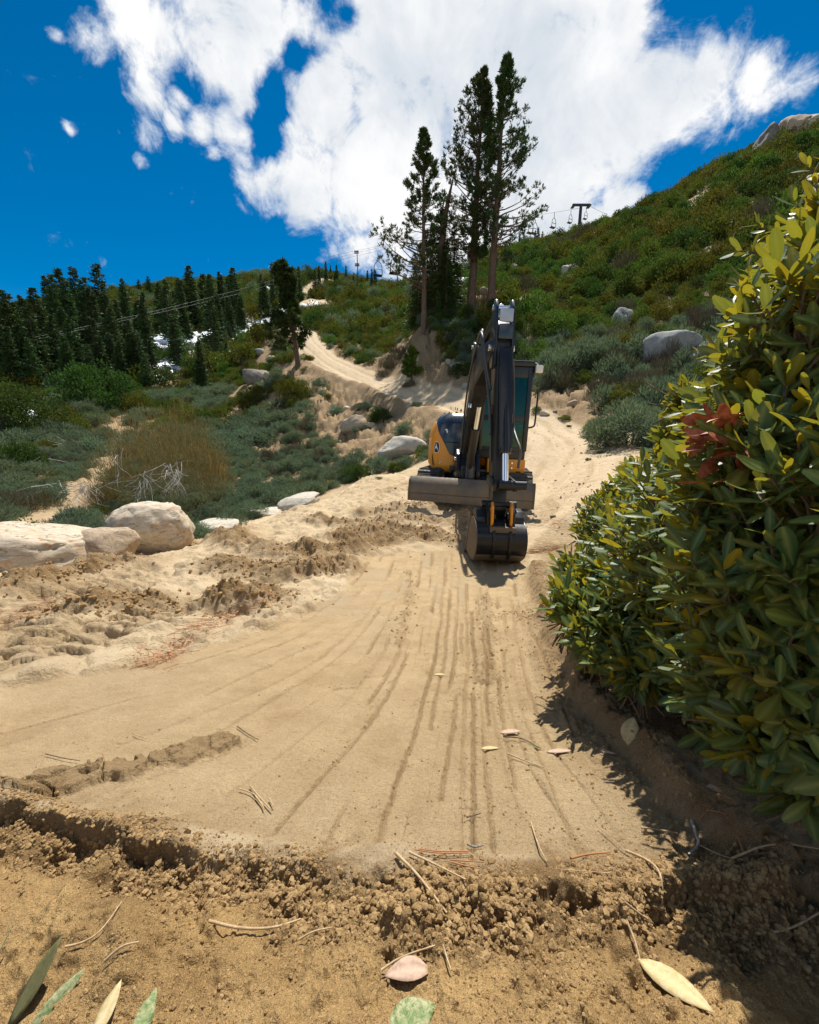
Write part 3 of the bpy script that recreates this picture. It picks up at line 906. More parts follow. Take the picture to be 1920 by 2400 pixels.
def big_shrub(key, seed, n, h=.62, lumps=30, kind='leafy', leaf=1.0):
    """finer foliage for the shrubs that show larger"""
    rg = np.random.default_rng(seed)
    cen = rdir(lumps, rg, .4); cen[:, 2] = np.abs(cen[:, 2])
    cen = cen * np.array([.37, .37, h * .62]) * rg.uniform(.55, 1.05, (lumps, 1))
    rad = rg.uniform(.08, .17, lumps)
    ci = rg.integers(0, lumps, n); d = rdir(n, rg, .35)
    p = cen[ci] + d * rad[ci][:, None] * rg.uniform(.6, 1.05, (n, 1))
    p[:, 2] = np.abs(p[:, 2])
    if kind == 'leafy':
        dd = unit(d * .6 + rg.normal(size=(n, 3)) * .5 + np.array([0, 0, .4])); v, f = blades(p, dd, rg.uniform(.018, .032, n) * leaf, rg.uniform(.010, .018, n) * leaf, rg)
    else:
        dd = unit(d + rg.normal(size=(n, 3)) * .3 + np.array([0, 0, .3])); v, f = blades(p, dd, rg.uniform(.025, .06, n) * leaf, rg.uniform(.006, .010, n) * leaf, rg)
    stems = []
    for i in range(min(lumps, 22)):
        stems.append(((rg.uniform(-.05, .05), rg.uniform(-.05, .05), -.05), cen[i], .012, .004))
    return (v, f), tubes(stems, 4)

BIG = {}
def get_big(key, var=0):
    if (key, var) not in BIG:
        mat = {'olive': M_olive, 'green': M_green, 'grey': M_grey, 'dark': M_dark}[key]
        (v, f), (sv, sf) = big_shrub(key, 100 + var * 7 + len(key), 9000 if key != 'grey' else 11000, kind='feather' if key == 'grey' else 'leafy')
        a = np_mesh('foliage', v, f); a.materials.append(mat)
        b_ = np_mesh('stems', sv, sf, True); b_.materials.append(M_twig)
        BIG[(key, var)] = (a, b_)
    return BIG[(key, var)]

def place_shrub(name, key, u, v, wpx, label, hr=1.0, cat='shrub', group=None, var=0, big=True, sink=.08, at=None, wide=1.0):
    p = hit(u, v) if at is None else at
    r_ = math.hypot(p[0], p[1])
    dep = p[1] * CP - p[2] * SP
    size = wpx / 960 * dep
    zz = float(ground_z(p[0], p[1])[0]) if r_ > 9 else float(ground_z(p[0], p[1])[0])
    e = empty(name, (p[0], p[1], zz - sink * size), (0, 0, random.uniform(0, 6.28)), label, cat, group)
    e.scale = (size * 1.08 * wide, size * 1.08, size * 1.25 * hr)
    if big:
        a, b_ = get_big(key, var)
        link('foliage', a, e); link('stems', b_, e)
    else:
        link('foliage', PROTO[key][var % len(PROTO[key])], e)
    return e

# shrubs one can point to
for (name, key, u, v, wpx, label, hr, var) in [
    ('round_shrub', 'olive', 684, 950, 104, 'large rounded olive shrub at the foot of the dirt ledge below the lone tree', 1.05, 0),
    ('round_shrub', 'olive', 592, 950, 92, 'brownish rounded shrub touching the larger one near the lone tree', 1.0, 1),
    ('green_shrub', 'dark', 890, 985, 66, 'dark green bush on the bare embankment below the road, above the white slab', 1.1, 0),
    ('green_shrub', 'dark', 553, 1003, 62, 'small dark green bush alone in the grey-green carpet of the valley', 1.0, 1),
    ('dark_shrub', 'dark', 60, 1018, 210, 'wide low dark olive shrub at the left edge above the snow scrap', 1.15, 0),
    ('dark_shrub', 'olive', 150, 1012, 110, 'dark olive shrub end of the left clump, beside the valley path', 1.15, 1),
    ('dark_shrub', 'dark', 40, 1110, 130, 'nearly black green shrub at the left edge in the valley', 1.2, 0),
    ('dark_shrub', 'dark', 240, 965, 210, 'broad dark olive shrub where the valley path disappears', 1.1, 1),
    ('dark_shrub', 'olive', 330, 975, 90, 'olive shrub at the right end of the broad clump above the path', 1.15, 0),
    ('grey_shrub', 'grey', 1482, 1040, 215, 'large feathery grey-green shrub on the sand behind the golden-leaved bush', .95, 0),
    ('grey_shrub', 'grey', 1400, 1022, 95, 'smaller grey-green shrub leaning on the big feathery one, nearest the road', .9, 1),
    ('grey_shrub', 'olive', 1475, 945, 150, 'olive-topped shrub rising behind the big feathery grey one under the grey slab', .8, 1),
    ('grey_shrub', 'grey', 1590, 1045, 140, 'feathery grey-green shrub partly hidden by the golden-leaved bush', .95, 1),
    ('grey_shrub', 'grey', 1345, 872, 180, 'wide drooping grey-green shrub on the bank above the cab of the digger', .85, 0),
    ('green_shrub', 'green', 1290, 800, 130, 'bright green shrub mound beside the top of the digger arm', .95, 0),
    ('green_shrub', 'green', 1250, 860, 120, 'green shrub directly behind the roof of the digger cab', 1.1, 1),
    ('green_shrub', 'green', 1365, 740, 110, 'bright green shrub high on the slope left of the round grey boulder', .9, 1),
    ('green_shrub', 'green', 1560, 660, 140, 'green shrub below the dark overhanging rock', .8, 0),
    ('green_shrub', 'dark', 840, 1120, 90, 'leafy dark shrub on the rim just left of the yellow machine', .8, 1),
    ('green_shrub', 'green', 930, 1105, 75, 'green rim shrub beside the white slab and the yellow machine', .6, 0),
    ('weed_tuft', 'green', 885, 1123, 40, 'yellow-green weed on the sandy rim near the digger blade', .5, 1),
    ('weed_tuft', 'green', 1258, 968, 30, 'small green tuft at the road edge beside the cab mirror', 1.0, 0),
    ('weed_tuft', 'green', 1322, 985, 42, 'low dry green weed on the right road shoulder', .5, 1),
    ('weed_tuft', 'olive', 770, 928, 28, 'little round shrub on the dirt ledge above the valley', 1.0, 0),
    ('weed_tuft', 'grey', 855, 960, 50, 'grey dry tuft left of the dark bush on the embankment', .8, 0),
    ('weed_tuft', 'grey', 975, 960, 36, 'grey-green tuft at the left edge of the road behind the machine', .7, 1),
    ('weed_tuft', 'olive', 725, 845, 30, 'small dark shrub right of the lone tree trunk', .8, 0),
    ('weed_tuft', 'olive', 945, 1010, 50, 'dull olive scrub on the bare slope left of the digger hood', .9, 1),
    ('weed_tuft', 'grey', 1495, 1118, 60, 'thin grass tuft on sand left of the golden-leaved bush', .5, 1),
    ('weed_tuft', 'dark', 1430, 1030, 45, 'dark green sprig at the foot of the feathery shrub by the sand', .7, 1),
    ('weed_tuft', 'green', 1412, 1062, 26, 'small weed on the sand right of the road bend', .5, 0),
    ('weed_tuft', 'dry', 1468, 1090, 34, 'tawny dry grass tuft on the sand by the golden-leaved bush', .6, 0),
    ('weed_tuft', 'green', 1380, 1080, 18, 'tiny weed at the outer edge of the curving tyre tracks', .5, 1),
    ('weed_tuft', 'dry', 1408, 1022, 30, 'rusty dry grass at the left foot of the feathery shrub', .8, 0),
    ('weed_tuft', 'grey', 1424, 1028, 22, 'small grey weed beside the rusty dry grass', .7, 0),
    ('weed_tuft', 'green', 1333, 1002, 16, 'bright green weed on the road shoulder below the dry tuft', .5, 0),
    ('weed_tuft', 'dry', 1010, 962, 30, 'tawny grass at the road edge behind the hood of the digger', .6, 0),
    ('weed_tuft', 'dry', 935, 955, 30, 'orange-brown grass tuft right of the dark embankment bush', .7, 0),
    ('weed_tuft', 'dry', 780, 905, 26, 'pale grass on the dirt ledge edge', .6, 0),
    ('weed_tuft', 'dry', 770, 1140, 60, 'strip of dry grass along the rim between slab and leafy shrub', .5, 0),
    ('weed_tuft', 'dry', 730, 1158, 50, 'dry grass on the rim above the long low slab', .5, 0),
    ('green_shrub', 'olive', 1150, 770, 100, 'shaded shrub under the two tallest pines', .8, 0),
    ('green_shrub', 'dark', 1070, 800, 90, 'shaded dark shrub on the bank edge under the pines', .9, 1),
    ('green_shrub', 'dark', 1180, 850, 110, 'dark shaded shrub on the bank behind the digger boom', 1.0, 0),
    ('green_shrub', 'dark', 1090, 865, 90, 'dark shrub overhanging the sandy bank left of the boom', .9, 1),
]:
    place_shrub(name, key, u, v, wpx, label, hr, var=var, big=key != 'dry')

# ------------------------------------------------------------------ ground cover
POLY_BARE = [line(p) for p in (
    [(735, 955), (660, 880), (640, 850), (700, 845), (860, 885), (1060, 955), (1030, 1080), (930, 1100), (860, 1112), (790, 1070), (760, 1010)],
    [(1235, 975), (1290, 925), (1370, 890), (1420, 875), (1400, 950), (1370, 1015), (1430, 1035), (1600, 1048), (1920, 1060), (1920, 1200), (1250, 1150)],
    [(870, 865), (930, 800), (990, 770), (1030, 820), (1060, 880), (1110, 900), (1140, 960), (1000, 930), (900, 885)],
)]
RIMA = sorted((math.atan2(x, y), math.hypot(x, y)) for x, y in RIM)

def cover_points(r0, r1, step, seed, th0=-54, th1=54):
    rg = np.random.default_rng(seed)
    n = int((r1 * 2 / step))
    gx, gy = np.meshgrid(np.arange(-n // 2, n // 2) * step, np.arange(0, n // 2 + 1) * step)
    x = (gx + rg.uniform(-.45, .45, gx.shape) * step).ravel(); y = (gy + rg.uniform(-.45, .45, gy.shape) * step).ravel()
    r_ = np.hypot(x, y); th = np.degrees(np.arctan2(x, y))
    k = (r_ > r0) & (r_ <= r1) & (th > th0) & (th < th1)
    x, y, r_, th = x[k], y[k], r_[k], th[k]
    rim = np.interp(np.radians(th), [a for a, _ in RIMA], [b for _, b in RIMA])
    on_plateau = (r_ < rim + .6) & (th < 6)
    keep = ~on_plateau & ~((th >= 4) & (r_ < 14.2)) & ~((th >= 6) & (th < 20) & (r_ < 17))
    road = poly_dist(x, y, ROAD) < np.where(r_ > 38, 1.7, 2.6)
    bare = np.zeros(x.shape, bool)
    for P_ in POLY_BARE:
        bare |= in_poly(x, y, P_) & (rg.uniform(size=x.shape) < (.88 if P_ is POLY_BARE[0] else .97))
    up = (poly_dist(x, y, UPPER) + (fbm2(x, y, .12, 3, 202) - .5) * 12 < 4)
    pth = poly_dist(x, y, PATH) < .35 + .15 * vn2(x, y, 5)
    keep &= ~road & ~bare & ~up & ~pth
    for (p, s) in SNOWP:
        keep &= ~((np.hypot(x - p[0], y - p[1]) < s * 1.1) & (rg.uniform(size=x.shape) < .93))
    # openings
    keep &= fbm2(x, y, .16, 3, 300) < .68 + (r_ < 45) * .12
    x, y, r_, th = x[keep], y[keep], r_[keep], th[keep]
    return x, y, r_, th, rg

def cover(shells, name, keyfun, label, seed, zmul=1.3):
    """one object of ground cover: points carrying scale, spin and kind, instanced with geometry nodes"""
    P_, S_, K_, A_ = [], [], [], []
    for i, (r0, r1, step, th0, th1) in enumerate(shells):
        x, y, r_, th, rg = cover_points(r0, r1, step, seed + i, th0, th1)
        if not len(x): continue
        z = base_fast(x, y) + relief(x, y)[0]
        P_.append(np.stack([x, y, z], 1)); K_.append(keyfun(x, y, r_, th, rg))
        S_.append(step * (1.05 + 1.5 * rg.uniform(size=len(x)) ** 1.6)); A_.append(rg.uniform(0, 6.28, len(x)))
    P_, S_, K_, A_ = map(np.concatenate, (P_, S_, K_, A_))
    P_[:, 2] -= S_ * .07
    me = bpy.data.meshes.new(name); me.vertices.add(len(P_)); me.vertices.foreach_set('co', P_.astype(np.float32).ravel())
    set_attr(me, 'sz', S_); set_attr(me, 'spin', A_); set_attr(me, 'sort', K_)
    ob = link(name, me)
    ng = bpy.data.node_groups.new(name, 'GeometryNodeTree')
    ng.interface.new_socket('Geometry', in_out='INPUT', socket_type='NodeSocketGeometry')
    ng.interface.new_socket('Geometry', in_out='OUTPUT', socket_type='NodeSocketGeometry')
    N = ng.nodes; L = ng.links
    gi, go = N.new('NodeGroupInput'), N.new('NodeGroupOutput'); jn = N.new('GeometryNodeJoinGeometry')
    def na(nm):
        a = N.new('GeometryNodeInputNamedAttribute'); a.data_type = 'FLOAT'; a.inputs['Name'].default_value = nm; return a.outputs['Attribute']
    sz, sp, so = na('sz'), na('spin'), na('sort')
    cx = N.new('ShaderNodeCombineXYZ'); L.new(sp, cx.inputs[2])
    e2r = N.new('FunctionNodeEulerToRotation'); L.new(cx.outputs[0], e2r.inputs[0])
    flat = COVER_LIST
    zz_ = N.new('ShaderNodeMath'); zz_.operation = 'MULTIPLY'; L.new(sz, zz_.inputs[0]); zz_.inputs[1].default_value = zmul
    sxyz = N.new('ShaderNodeCombineXYZ'); L.new(sz, sxyz.inputs[0]); L.new(sz, sxyz.inputs[1]); L.new(zz_.outputs[0], sxyz.inputs[2])
    for i, (key, me_) in enumerate(flat):
        src = bpy.data.objects.get('cover_source_%d' % i) or bpy.data.objects.new('cover_source_%d' % i, me_)
        oi = N.new('GeometryNodeObjectInfo'); oi.inputs['Object'].default_value = src; oi.inputs['As Instance'].default_value = True
        cmp_ = N.new('FunctionNodeCompare'); cmp_.data_type = 'FLOAT'; cmp_.operation = 'EQUAL'; L.new(so, cmp_.inputs[0]); cmp_.inputs[1].default_value = float(i); cmp_.inputs['Epsilon'].default_value = .4
        ip = N.new('GeometryNodeInstanceOnPoints'); L.new(gi.outputs[0], ip.inputs['Points']); L.new(cmp_.outputs[0], ip.inputs['Selection'])
        L.new(oi.outputs['Geometry'], ip.inputs['Instance']); L.new(e2r.outputs[0], ip.inputs['Rotation']); L.new(sxyz.outputs[0], ip.inputs['Scale'])
        L.new(ip.outputs[0], jn.inputs[0])
    L.new(jn.outputs[0], go.inputs[0])
    md = ob.modifiers.new('scatter', 'NODES'); md.node_group = ng
    tag(ob, label, 'scrub', kind='stuff')
    print(name, len(P_), 'plants')
    return ob

COVER_LIST = [(k, me) for k in ('olive', 'green', 'grey', 'dark', 'twiggy') for me in PROTO[k]]
_KI = {}
for i, (k, _) in enumerate(COVER_LIST): _KI.setdefault(k, []).append(i)

def pick(keys_w, n, rg):
    keys = list(keys_w); wts = np.array([keys_w[k] for k in keys], float); wts /= wts.sum()
    c = rg.choice(len(keys), n, p=wts)
    return np.array([_KI[keys[i]][rg.integers(0, len(_KI[keys[i]]))] for i in c], float)

def kf_left(x, y, r_, th, rg):
    a = pick({'grey': 9, 'twiggy': .5, 'olive': .3}, len(x), rg); b_ = pick({'olive': 6, 'green': 2, 'dark': 2, 'grey': 1}, len(x), rg)
    t = fbm2(x, y, .09, 3, 310) + np.clip((r_ - 38) / 40, -.3, .35)
    return np.where(t > .62, b_, a)
def kf_right(x, y, r_, th, rg):
    a = pick({'grey': 6, 'twiggy': 2, 'olive': .6}, len(x), rg); b_ = pick({'olive': 8, 'green': 3, 'dark': 1, 'twiggy': .4}, len(x), rg); c = pick({'green': 5, 'dark': 4}, len(x), rg)
    t = fbm2(x, y, .11, 3, 311)
    lower = np.clip((27 - r_) / 10, -.3, .3)
    return np.where(t + lower > .62, a, np.where(fbm2(x, y, .2, 3, 312) > .57, c, b_))

cover([(6.4, 12, .42, -56, 8), (12, 24, .50, -54, 8), (24, 60, .95, -54, 10)], 'grey_green_scrub', kf_left, 'carpet of grey-green low scrub filling the valley left of the track', 41, .95)
cover([(60, 130, 2.3, -54, 12), (130, 265, 3.6, -54, 14)], 'distant_scrub', kf_left, 'distant olive brush between the far trees and along the upper road', 51)
cover([(14, 34, .78, 2, 58), (34, 82, 1.45, 8, 58)], 'hillside_scrub', kf_right, 'dense olive and green chaparral covering the steep right hillside', 61)

# larger shrubs one by one on the right slope, over the carpet
rg = np.random.default_rng(99)
cnt = 0
for _ in range(4000):
    if cnt >= 110: break
    th = R(rg.uniform(8, 50)); r_ = math.exp(rg.uniform(math.log(20), math.log(74)))
    x, y = math.sin(th) * r_, math.cos(th) * r_
    xa, ya = np.array([x]), np.array([y])
    if poly_dist(xa, ya, ROAD)[0] < 4 or any(in_poly(xa, ya, P_)[0] for P_ in POLY_BARE): continue
    if fbm2(xa, ya, .2, 3, 312)[0] < .5: continue
    key = ['olive', 'green', 'dark', 'olive'][int(rg.integers(0, 4))]
    z = float(base_fast(xa, ya)[0] + relief(xa, ya)[0][0])
    size = rg.uniform(1.3, 2.6) * (1 + r_ / 90)
    nm = {'olive': 'olive_shrub', 'green': 'green_shrub', 'dark': 'dark_shrub'}[key]
    lb = {'olive': 'mounded olive shrub standing out of the chaparral on the right hillside', 'green': 'mounded bright green shrub standing out of the chaparral on the right hillside',
          'dark': 'mounded dark green shrub standing out of the chaparral on the right hillside'}[key]
    dg_ = math.degrees(th)
    lb = '%s %s right-hill shrub, %s, %s' % ('big' if size > 2.6 else 'small', {'olive': 'olive', 'green': 'bright green', 'dark': 'dark green'}[key], 'close under the crest' if r_ > 55 else 'half way up' if r_ > 34 else 'low on the slope', 'near the tall pines' if dg_ < 15 else 'below the lift tower' if dg_ < 24 else 'above the big grey slab' if dg_ < 32 else 'below the crest boulder' if dg_ < 39 else 'towards the summit outcrop')
    e = empty(nm, (x, y, z - .1 * size), (0, 0, rg.uniform(0, 6.28)), lb, 'shrub', 'shrubs scattered over the right hillside')
    e.scale = (size, size * rg.uniform(.8, 1.2), size * rg.uniform(.7, 1.1))
    a, b_ = get_big(key, int(rg.integers(0, 2)))
    link('foliage', a, e)
    cnt += 1
cnt = 0
for _ in range(4000):
    if cnt >= 70: break
    th = R(rg.uniform(-45, 6)); r_ = math.exp(rg.uniform(math.log(34), math.log(150)))
    x, y = math.sin(th) * r_, math.cos(th) * r_
    xa, ya = np.array([x]), np.array([y])
    if poly_dist(xa, ya, ROAD)[0] < 4 or poly_dist(xa, ya, UPPER)[0] < 12 or any(in_poly(xa, ya, P_)[0] for P_ in POLY_BARE): continue
    if min(math.hypot(x - p[0], y - p[1]) - s for p, s in SNOWP) < 3: continue
    if -30 < math.degrees(th) < 0 and r_ < 48: continue
    key = ['olive', 'green', 'dark', 'olive'][int(rg.integers(0, 4))]
    z = float(base_fast(xa, ya)[0] + relief(xa, ya)[0][0])
    size = rg.uniform(2.0, 3.6) * (1 + r_ / 200)
    nm = {'olive': 'olive_shrub', 'green': 'green_shrub', 'dark': 'dark_shrub'}[key]
    e = empty(nm, (x, y, z - .1 * size), (0, 0, rg.uniform(0, 6.28)), '%s %s brush mound, %s, %s' % ('broad' if size > 3.4 else 'small', {'olive': 'olive', 'green': 'green', 'dark': 'dark green'}[key], 'near the valley floor' if r_ < 60 else 'on the middle slope' if r_ < 100 else 'high on the far slope', 'below the left forest' if math.degrees(th) < -25 else 'below the snow patches' if math.degrees(th) < -15 else 'by the upper road'), 'shrub', 'brush mounds on the far left slopes')
    e.scale = (size, size * rg.uniform(.8, 1.3), size * rg.uniform(.6, .9))
    link('foliage', get_big(key, int(rg.integers(0, 2)))[0], e)
    cnt += 1

# the rusty willow-like shrub with bleached branches in the valley
def rusty_shrub():
    p = at_r(360, 14.0)
    z = float(ground_z(p[0], p[1])[0])
    e = empty('rusty_shrub', (p[0], p[1], z), (0, 0, 0), 'wide wispy reddish-olive shrub with bleached dead branches in the valley behind the boulders', 'shrub')
    rg = np.random.default_rng(5)
    W = 3.9
    n = 17000
    lump = np.array([(-.32, 0, .12, .20), (-.18, .05, .24, .22), (0, 0, .32, .24), (.16, 0, .34, .24), (.32, .0, .27, .20), (.1, .1, .2, .25), (-.42, 0, .03, .12), (.42, 0, .18, .12)])
    ci = rg.integers(0, len(lump), n); d = rdir(n, rg, .5)
    q = lump[ci, :3] + d * lump[ci, 3:4] * rg.uniform(.3, 1.15, (n, 1)) * np.array([1, 1, .95])
    q *= W; q[:, 2] = np.maximum(q[:, 2] * (1.05 + .7 * fbm2(q[:, 0], q[:, 1], 1.6, 3, 5)), rg.uniform(0, .3, n))
    v, f = blades(q, unit(d * .5 + rg.normal(size=(n, 3)) * .2 + np.array([0, 0, .9])), rg.uniform(.10, .32, n), rg.uniform(.005, .012, n), rg)
    me = np_mesh('foliage', v, f); link('foliage', me, e, M_rust)
    for k, (cx, cz, m_) in enumerate([(.30, .55, 26), (-.28, .15, 16), (.12, .35, 14), (-.05, .95, 5)]):
        segs = []
        o_ = np.array([cx * W, -1.3, cz + .8])
        for i in range(m_):
            a = o_ + rg.normal(size=3) * .10
            dd = unit(np.array([rg.normal() * .55, -.35 + rg.normal() * .2, -.8 + rg.normal() * .35]))
            r0 = rg.uniform(.006, .014)
            L = rg.uniform(.35, .95)
            for s_ in range(4):
                b_ = a + dd * L / 4; segs.append((a, b_, r0, r0 * .7)); a = b_; r0 *= .7
                dd = unit(dd + rg.normal(size=3) * .25)
                if rg.uniform() < .6: segs.append((a, a + unit(dd + rg.normal(size=3) * .6) * L * .25, r0 * .7, r0 * .3))
        v, f = tubes(segs, 4); tag(link('dead_branches', np_mesh('dead_branches', v, f), e, M_deadwood), kind='stuff')
rusty_shrub()

# dead scrub on the shaded bank by the young pine
for i, (u, v, w_) in enumerate([(915, 868, 70), (935, 840, 60), (960, 905, 40), (895, 885, 34)]):
    place_shrub('bank_scrub', 'twiggy', u, v, w_, ['grey leafless scrub on the bank left of the young pine', 'grey scrub higher on the bank under the slender pine', 'low dark scrub at the foot of the young pine', 'thin grey scrub at the road edge below the bank'][i], .8, big=False, var=i)
# grey dead sticks scattered in the valley scrub
for i, (u, v, n_, lb) in enumerate([(150, 1178, 26, 'tangle of bleached dead twigs in the scrub left of the rusty shrub'), (185, 1068, 14, 'heap of pale dead stems on the valley scrub near the path'), (30, 1108, 10, 'few bleached twigs at the far left edge of the valley')]):
    p = hit(u, v); rg = np.random.default_rng(60 + i); segs = []
    dep = p[1]
    for k in range(n_):
        a = np.array([rg.normal() * .55, rg.normal() * .4, rg.uniform(.25, .55)]); dd = unit(rg.normal(size=3) * np.array([1, 1, .35]))
        L = rg.uniform(.3, .8); segs.append((a, a + dd * L, .010, .004))
    v_, f_ = tubes(segs, 4)
    o = link('dead_twigs', np_mesh('dead_twigs', v_, f_), None, M_deadwood); o.location = (p[0], p[1], float(ground_z(p[0], p[1])[0])); tag(o, lb, 'dead branch', kind='stuff')

# ------------------------------------------------------------------ trees
def pine_tree(name, base, H, label, profile, crown0, lean=(0, 0), nb=120, tuft=.30, seed=1, group=None, r0=None, asym=None, mat=None, blades_n=11, cat='tree', droop=.0):
    rg = np.random.default_rng(seed)
    e = empty(name, tuple(base), (0, 0, 0), label, cat, group)
    r0 = r0 or H * .017
    tp = []
    for i in range(11):
        t = i / 10
        tp.append((lean[0] * t ** 1.2 + rg.normal() * .03 * (i > 0), lean[1] * t + rg.normal() * .03, t * H - (.6 if i == 0 else 0)))
    rad = [r0 * (1.25 if i == 0 else 1) * (1 - i / 10) ** .85 + .02 for i in range(11)]
    v, f = chain(tp, rad, 9)
    link('trunk', np_mesh('trunk', v, f, True), e, M_bark)
    tp = np.array(tp)
    def trunk_at(t):
        k = min(9, int(t * 10)); a = t * 10 - k
        return tp[k] * (1 - a) + tp[k + 1] * a
    segs = []; TP, TD = [], []
    for i in range(nb):
        wh = nb // 5; t = crown0 + (1 - crown0) * min(.995, ((i // 5 + rg.normal() * .16 + .5) / wh)) ** .95
        az = rg.uniform(0, 2 * math.pi)
        w_ = profile((t - crown0) / (1 - crown0)) * rg.uniform(.55, 1.12)
        if asym: w_ *= 1 + asym((t - crown0) / (1 - crown0)) * math.cos(az)
        L = max(w_, .15)
        a = trunk_at(t); d = np.array([math.cos(az), math.sin(az), rg.uniform(-.12, .12) + .75 * t ** 3 - droop * (1 - t)])
        d = unit(d); pts = [a]; rr = max(.012, .022 * L ** .8)
        ns = 5
        for s_ in range(ns):
            d = unit(d + np.array([0, 0, .13 - droop * .12]) + rg.normal(size=3) * .10)
            b_ = pts[-1] + d * L / ns; segs.append((pts[-1], b_, rr * (1 - s_ / ns) + .006, rr * (1 - (s_ + 1) / ns) + .006)); pts.append(b_)
            if s_ >= 2 or L < .8:
                m_ = 2 + (s_ >= 2) + (s_ >= 3)
                for q in range(m_):
                    sd_ = unit(d * .7 + rg.normal(size=3) * .55 + np.array([0, 0, .15 - droop * .3]))
                    c_ = b_ + sd_ * rg.uniform(.15, .5) * min(1, L * .45)
                    segs.append((b_, c_, .010, .006)); TP.append(c_); TD.append(unit(sd_ * .6 + np.array([0, 0, .8 - droop])))
        TP.append(pts[-1]); TD.append(d)
    v, f = tubes(segs, 4); link('branches', np_mesh('branches', v, f, True), e, M_bark)
    TP, TD = np.array(TP), np.array(TD); n = len(TP) * blades_n
    P_ = np.repeat(TP, blades_n, 0); D_ = np.repeat(TD, blades_n, 0)
    dd = unit(D_ * .9 + rg.normal(size=(n, 3)) * .45)
    v, f = blades(P_ - D_ * tuft * .25 + rg.normal(size=(n, 3)) * tuft * .12, dd, rg.uniform(.6, 1.1, n) * tuft, rg.uniform(.14, .26, n) * tuft, rg)
    link('crown', np_mesh('crown', v, f), e, mat or M_needle)
    return e

def rise(p, v, u=None):
    """height of the point above p that is seen at picture row v"""
    d = pdir(960 if u is None else u, v)
    r_ = math.hypot(p[0], p[1])
    return d[2] / math.hypot(d[0], d[1]) * r_ - p[2]

p = at_r(1150, 33.5, 705); p[2] = float(ground_z(p[0], p[1])[0]); Hh = rise(p, 136, 1165)
pine_tree('tall_pine', p, Hh, 'tallest pine, right one of the pair behind the digger', lambda t: 3.6 * (.5 + .5 * min(1, t / .2)) * (1 - t) ** .85 + .12, .22, (.55, 0), 175, .28, 11, r0=.30, asym=lambda t: .25)
p = at_r(1105, 34.5, 708); p[2] = float(ground_z(p[0], p[1])[0]); Hh = rise(p, 164, 1120)
pine_tree('tall_pine', p, Hh, 'second tallest pine, left one of the pair with dense crown', lambda t: 3.5 * (.5 + .5 * min(1, t / .2)) * (1 - t) ** .78 + .12, .20, (.5, 0), 195, .28, 12, r0=.32, asym=lambda t: -.25)
p = at_r(993, 32.5, 765); p[2] = float(ground_z(p[0], p[1])[0]); Hh = rise(p, 303, 988)
pine_tree('slender_pine', p, Hh, 'slender open-crowned pine left of the dark fir clump', lambda t: (2.7 * (1 - t) ** .8) * (1 - .0 * t) + .1 if t > .12 else 2.0, .20, (-.1, 0), 130, .26, 13, r0=.19, asym=lambda t: -.5 * (t < .35) - .05, blades_n=12)
# dead leaning snag
p = at_r(1030, 34.0, 700); p[2] = float(ground_z(p[0], p[1])[0]); Hh = rise(p, 412, 1057)
e = empty('dead_snag', p, (0, 0, 0), 'leaning bare dead treetop above the dark fir clump', 'dead tree')
v, f = chain([(0, 0, -.5), (.1, 0, Hh * .5), (.35, 0, Hh * .72), (.6, 0, Hh * .85), (.78, 0, Hh * .93), (.95, 0, Hh)], [.3, .26, .2, .13, .08, .03], 7)
link('trunk', np_mesh('trunk', v, f, True), e, M_bark)
segs = [((.6, 0, Hh * .85), (1.2, .1, Hh * .74), .03, .01), ((.7, 0, Hh * .88), (1.0, 0, Hh * .80), .02, .01), ((.7, 0, Hh * .90), (1.3, 0, Hh * .86), .02, .008), ((.5, 0, Hh * .8), (-.1, 0, Hh * .77), .03, .01), ((1.2, .1, Hh * .74), (1.5, .1, Hh * .66), .015, .006), ((.45, 0, Hh * .78), (1.1, 0, Hh * .70), .03, .01)]
v, f = tubes(segs, 5); link('branches', np_mesh('branches', v, f, True), e, M_bark)

def fir_parts(seed, levels=30, per=8, droop=.25, wide=.19, crown0=.06, leaf=.026, quads=15):
    """a fir of unit height: (trunk, crown)"""
    rg = np.random.default_rng(seed)
    v1 = chain([(0, 0, -.04), (0, 0, .3), (.003, 0, .65), (0, 0, 1.0)], [.018, .013, .008, .002], 6)
    P_, D_, S_ = [], [], []
    for i in range(levels):
        t = crown0 + (1 - crown0) * (i / levels)
        w_ = wide * (1 - t) ** .85 * rg.uniform(.75, 1.15) + .008
        m_ = max(4, int(per * (.5 + 1.0 * (1 - t))))
        for k in range(m_):
            az = rg.uniform(0, 6.283); L = w_ * rg.uniform(.6, 1.15)
            d = np.array([math.cos(az), math.sin(az), -droop + .5 * t])
            for q in range(quads):
                s_ = (q + rg.uniform()) / quads
                side = np.array([-math.sin(az), math.cos(az), 0]) * rg.normal() * .28 * L * (1 - s_ * .5)
                P_.append(np.array([0, 0, t]) + d * L * s_ + side + np.array([0, 0, .05 * L * s_ * s_]) + rg.normal(size=3) * .004)
                D_.append(d + side / L * 1.2 + rg.normal(size=3) * .35 + np.array([0, 0, .1])); S_.append(leaf * rg.uniform(.7, 1.5) * (1 - .35 * t))
    S_ = np.array(S_)
    v2 = blades(np.array(P_), np.array(D_), S_ * 1.5, S_ * .55, rg)
    return v1, v2

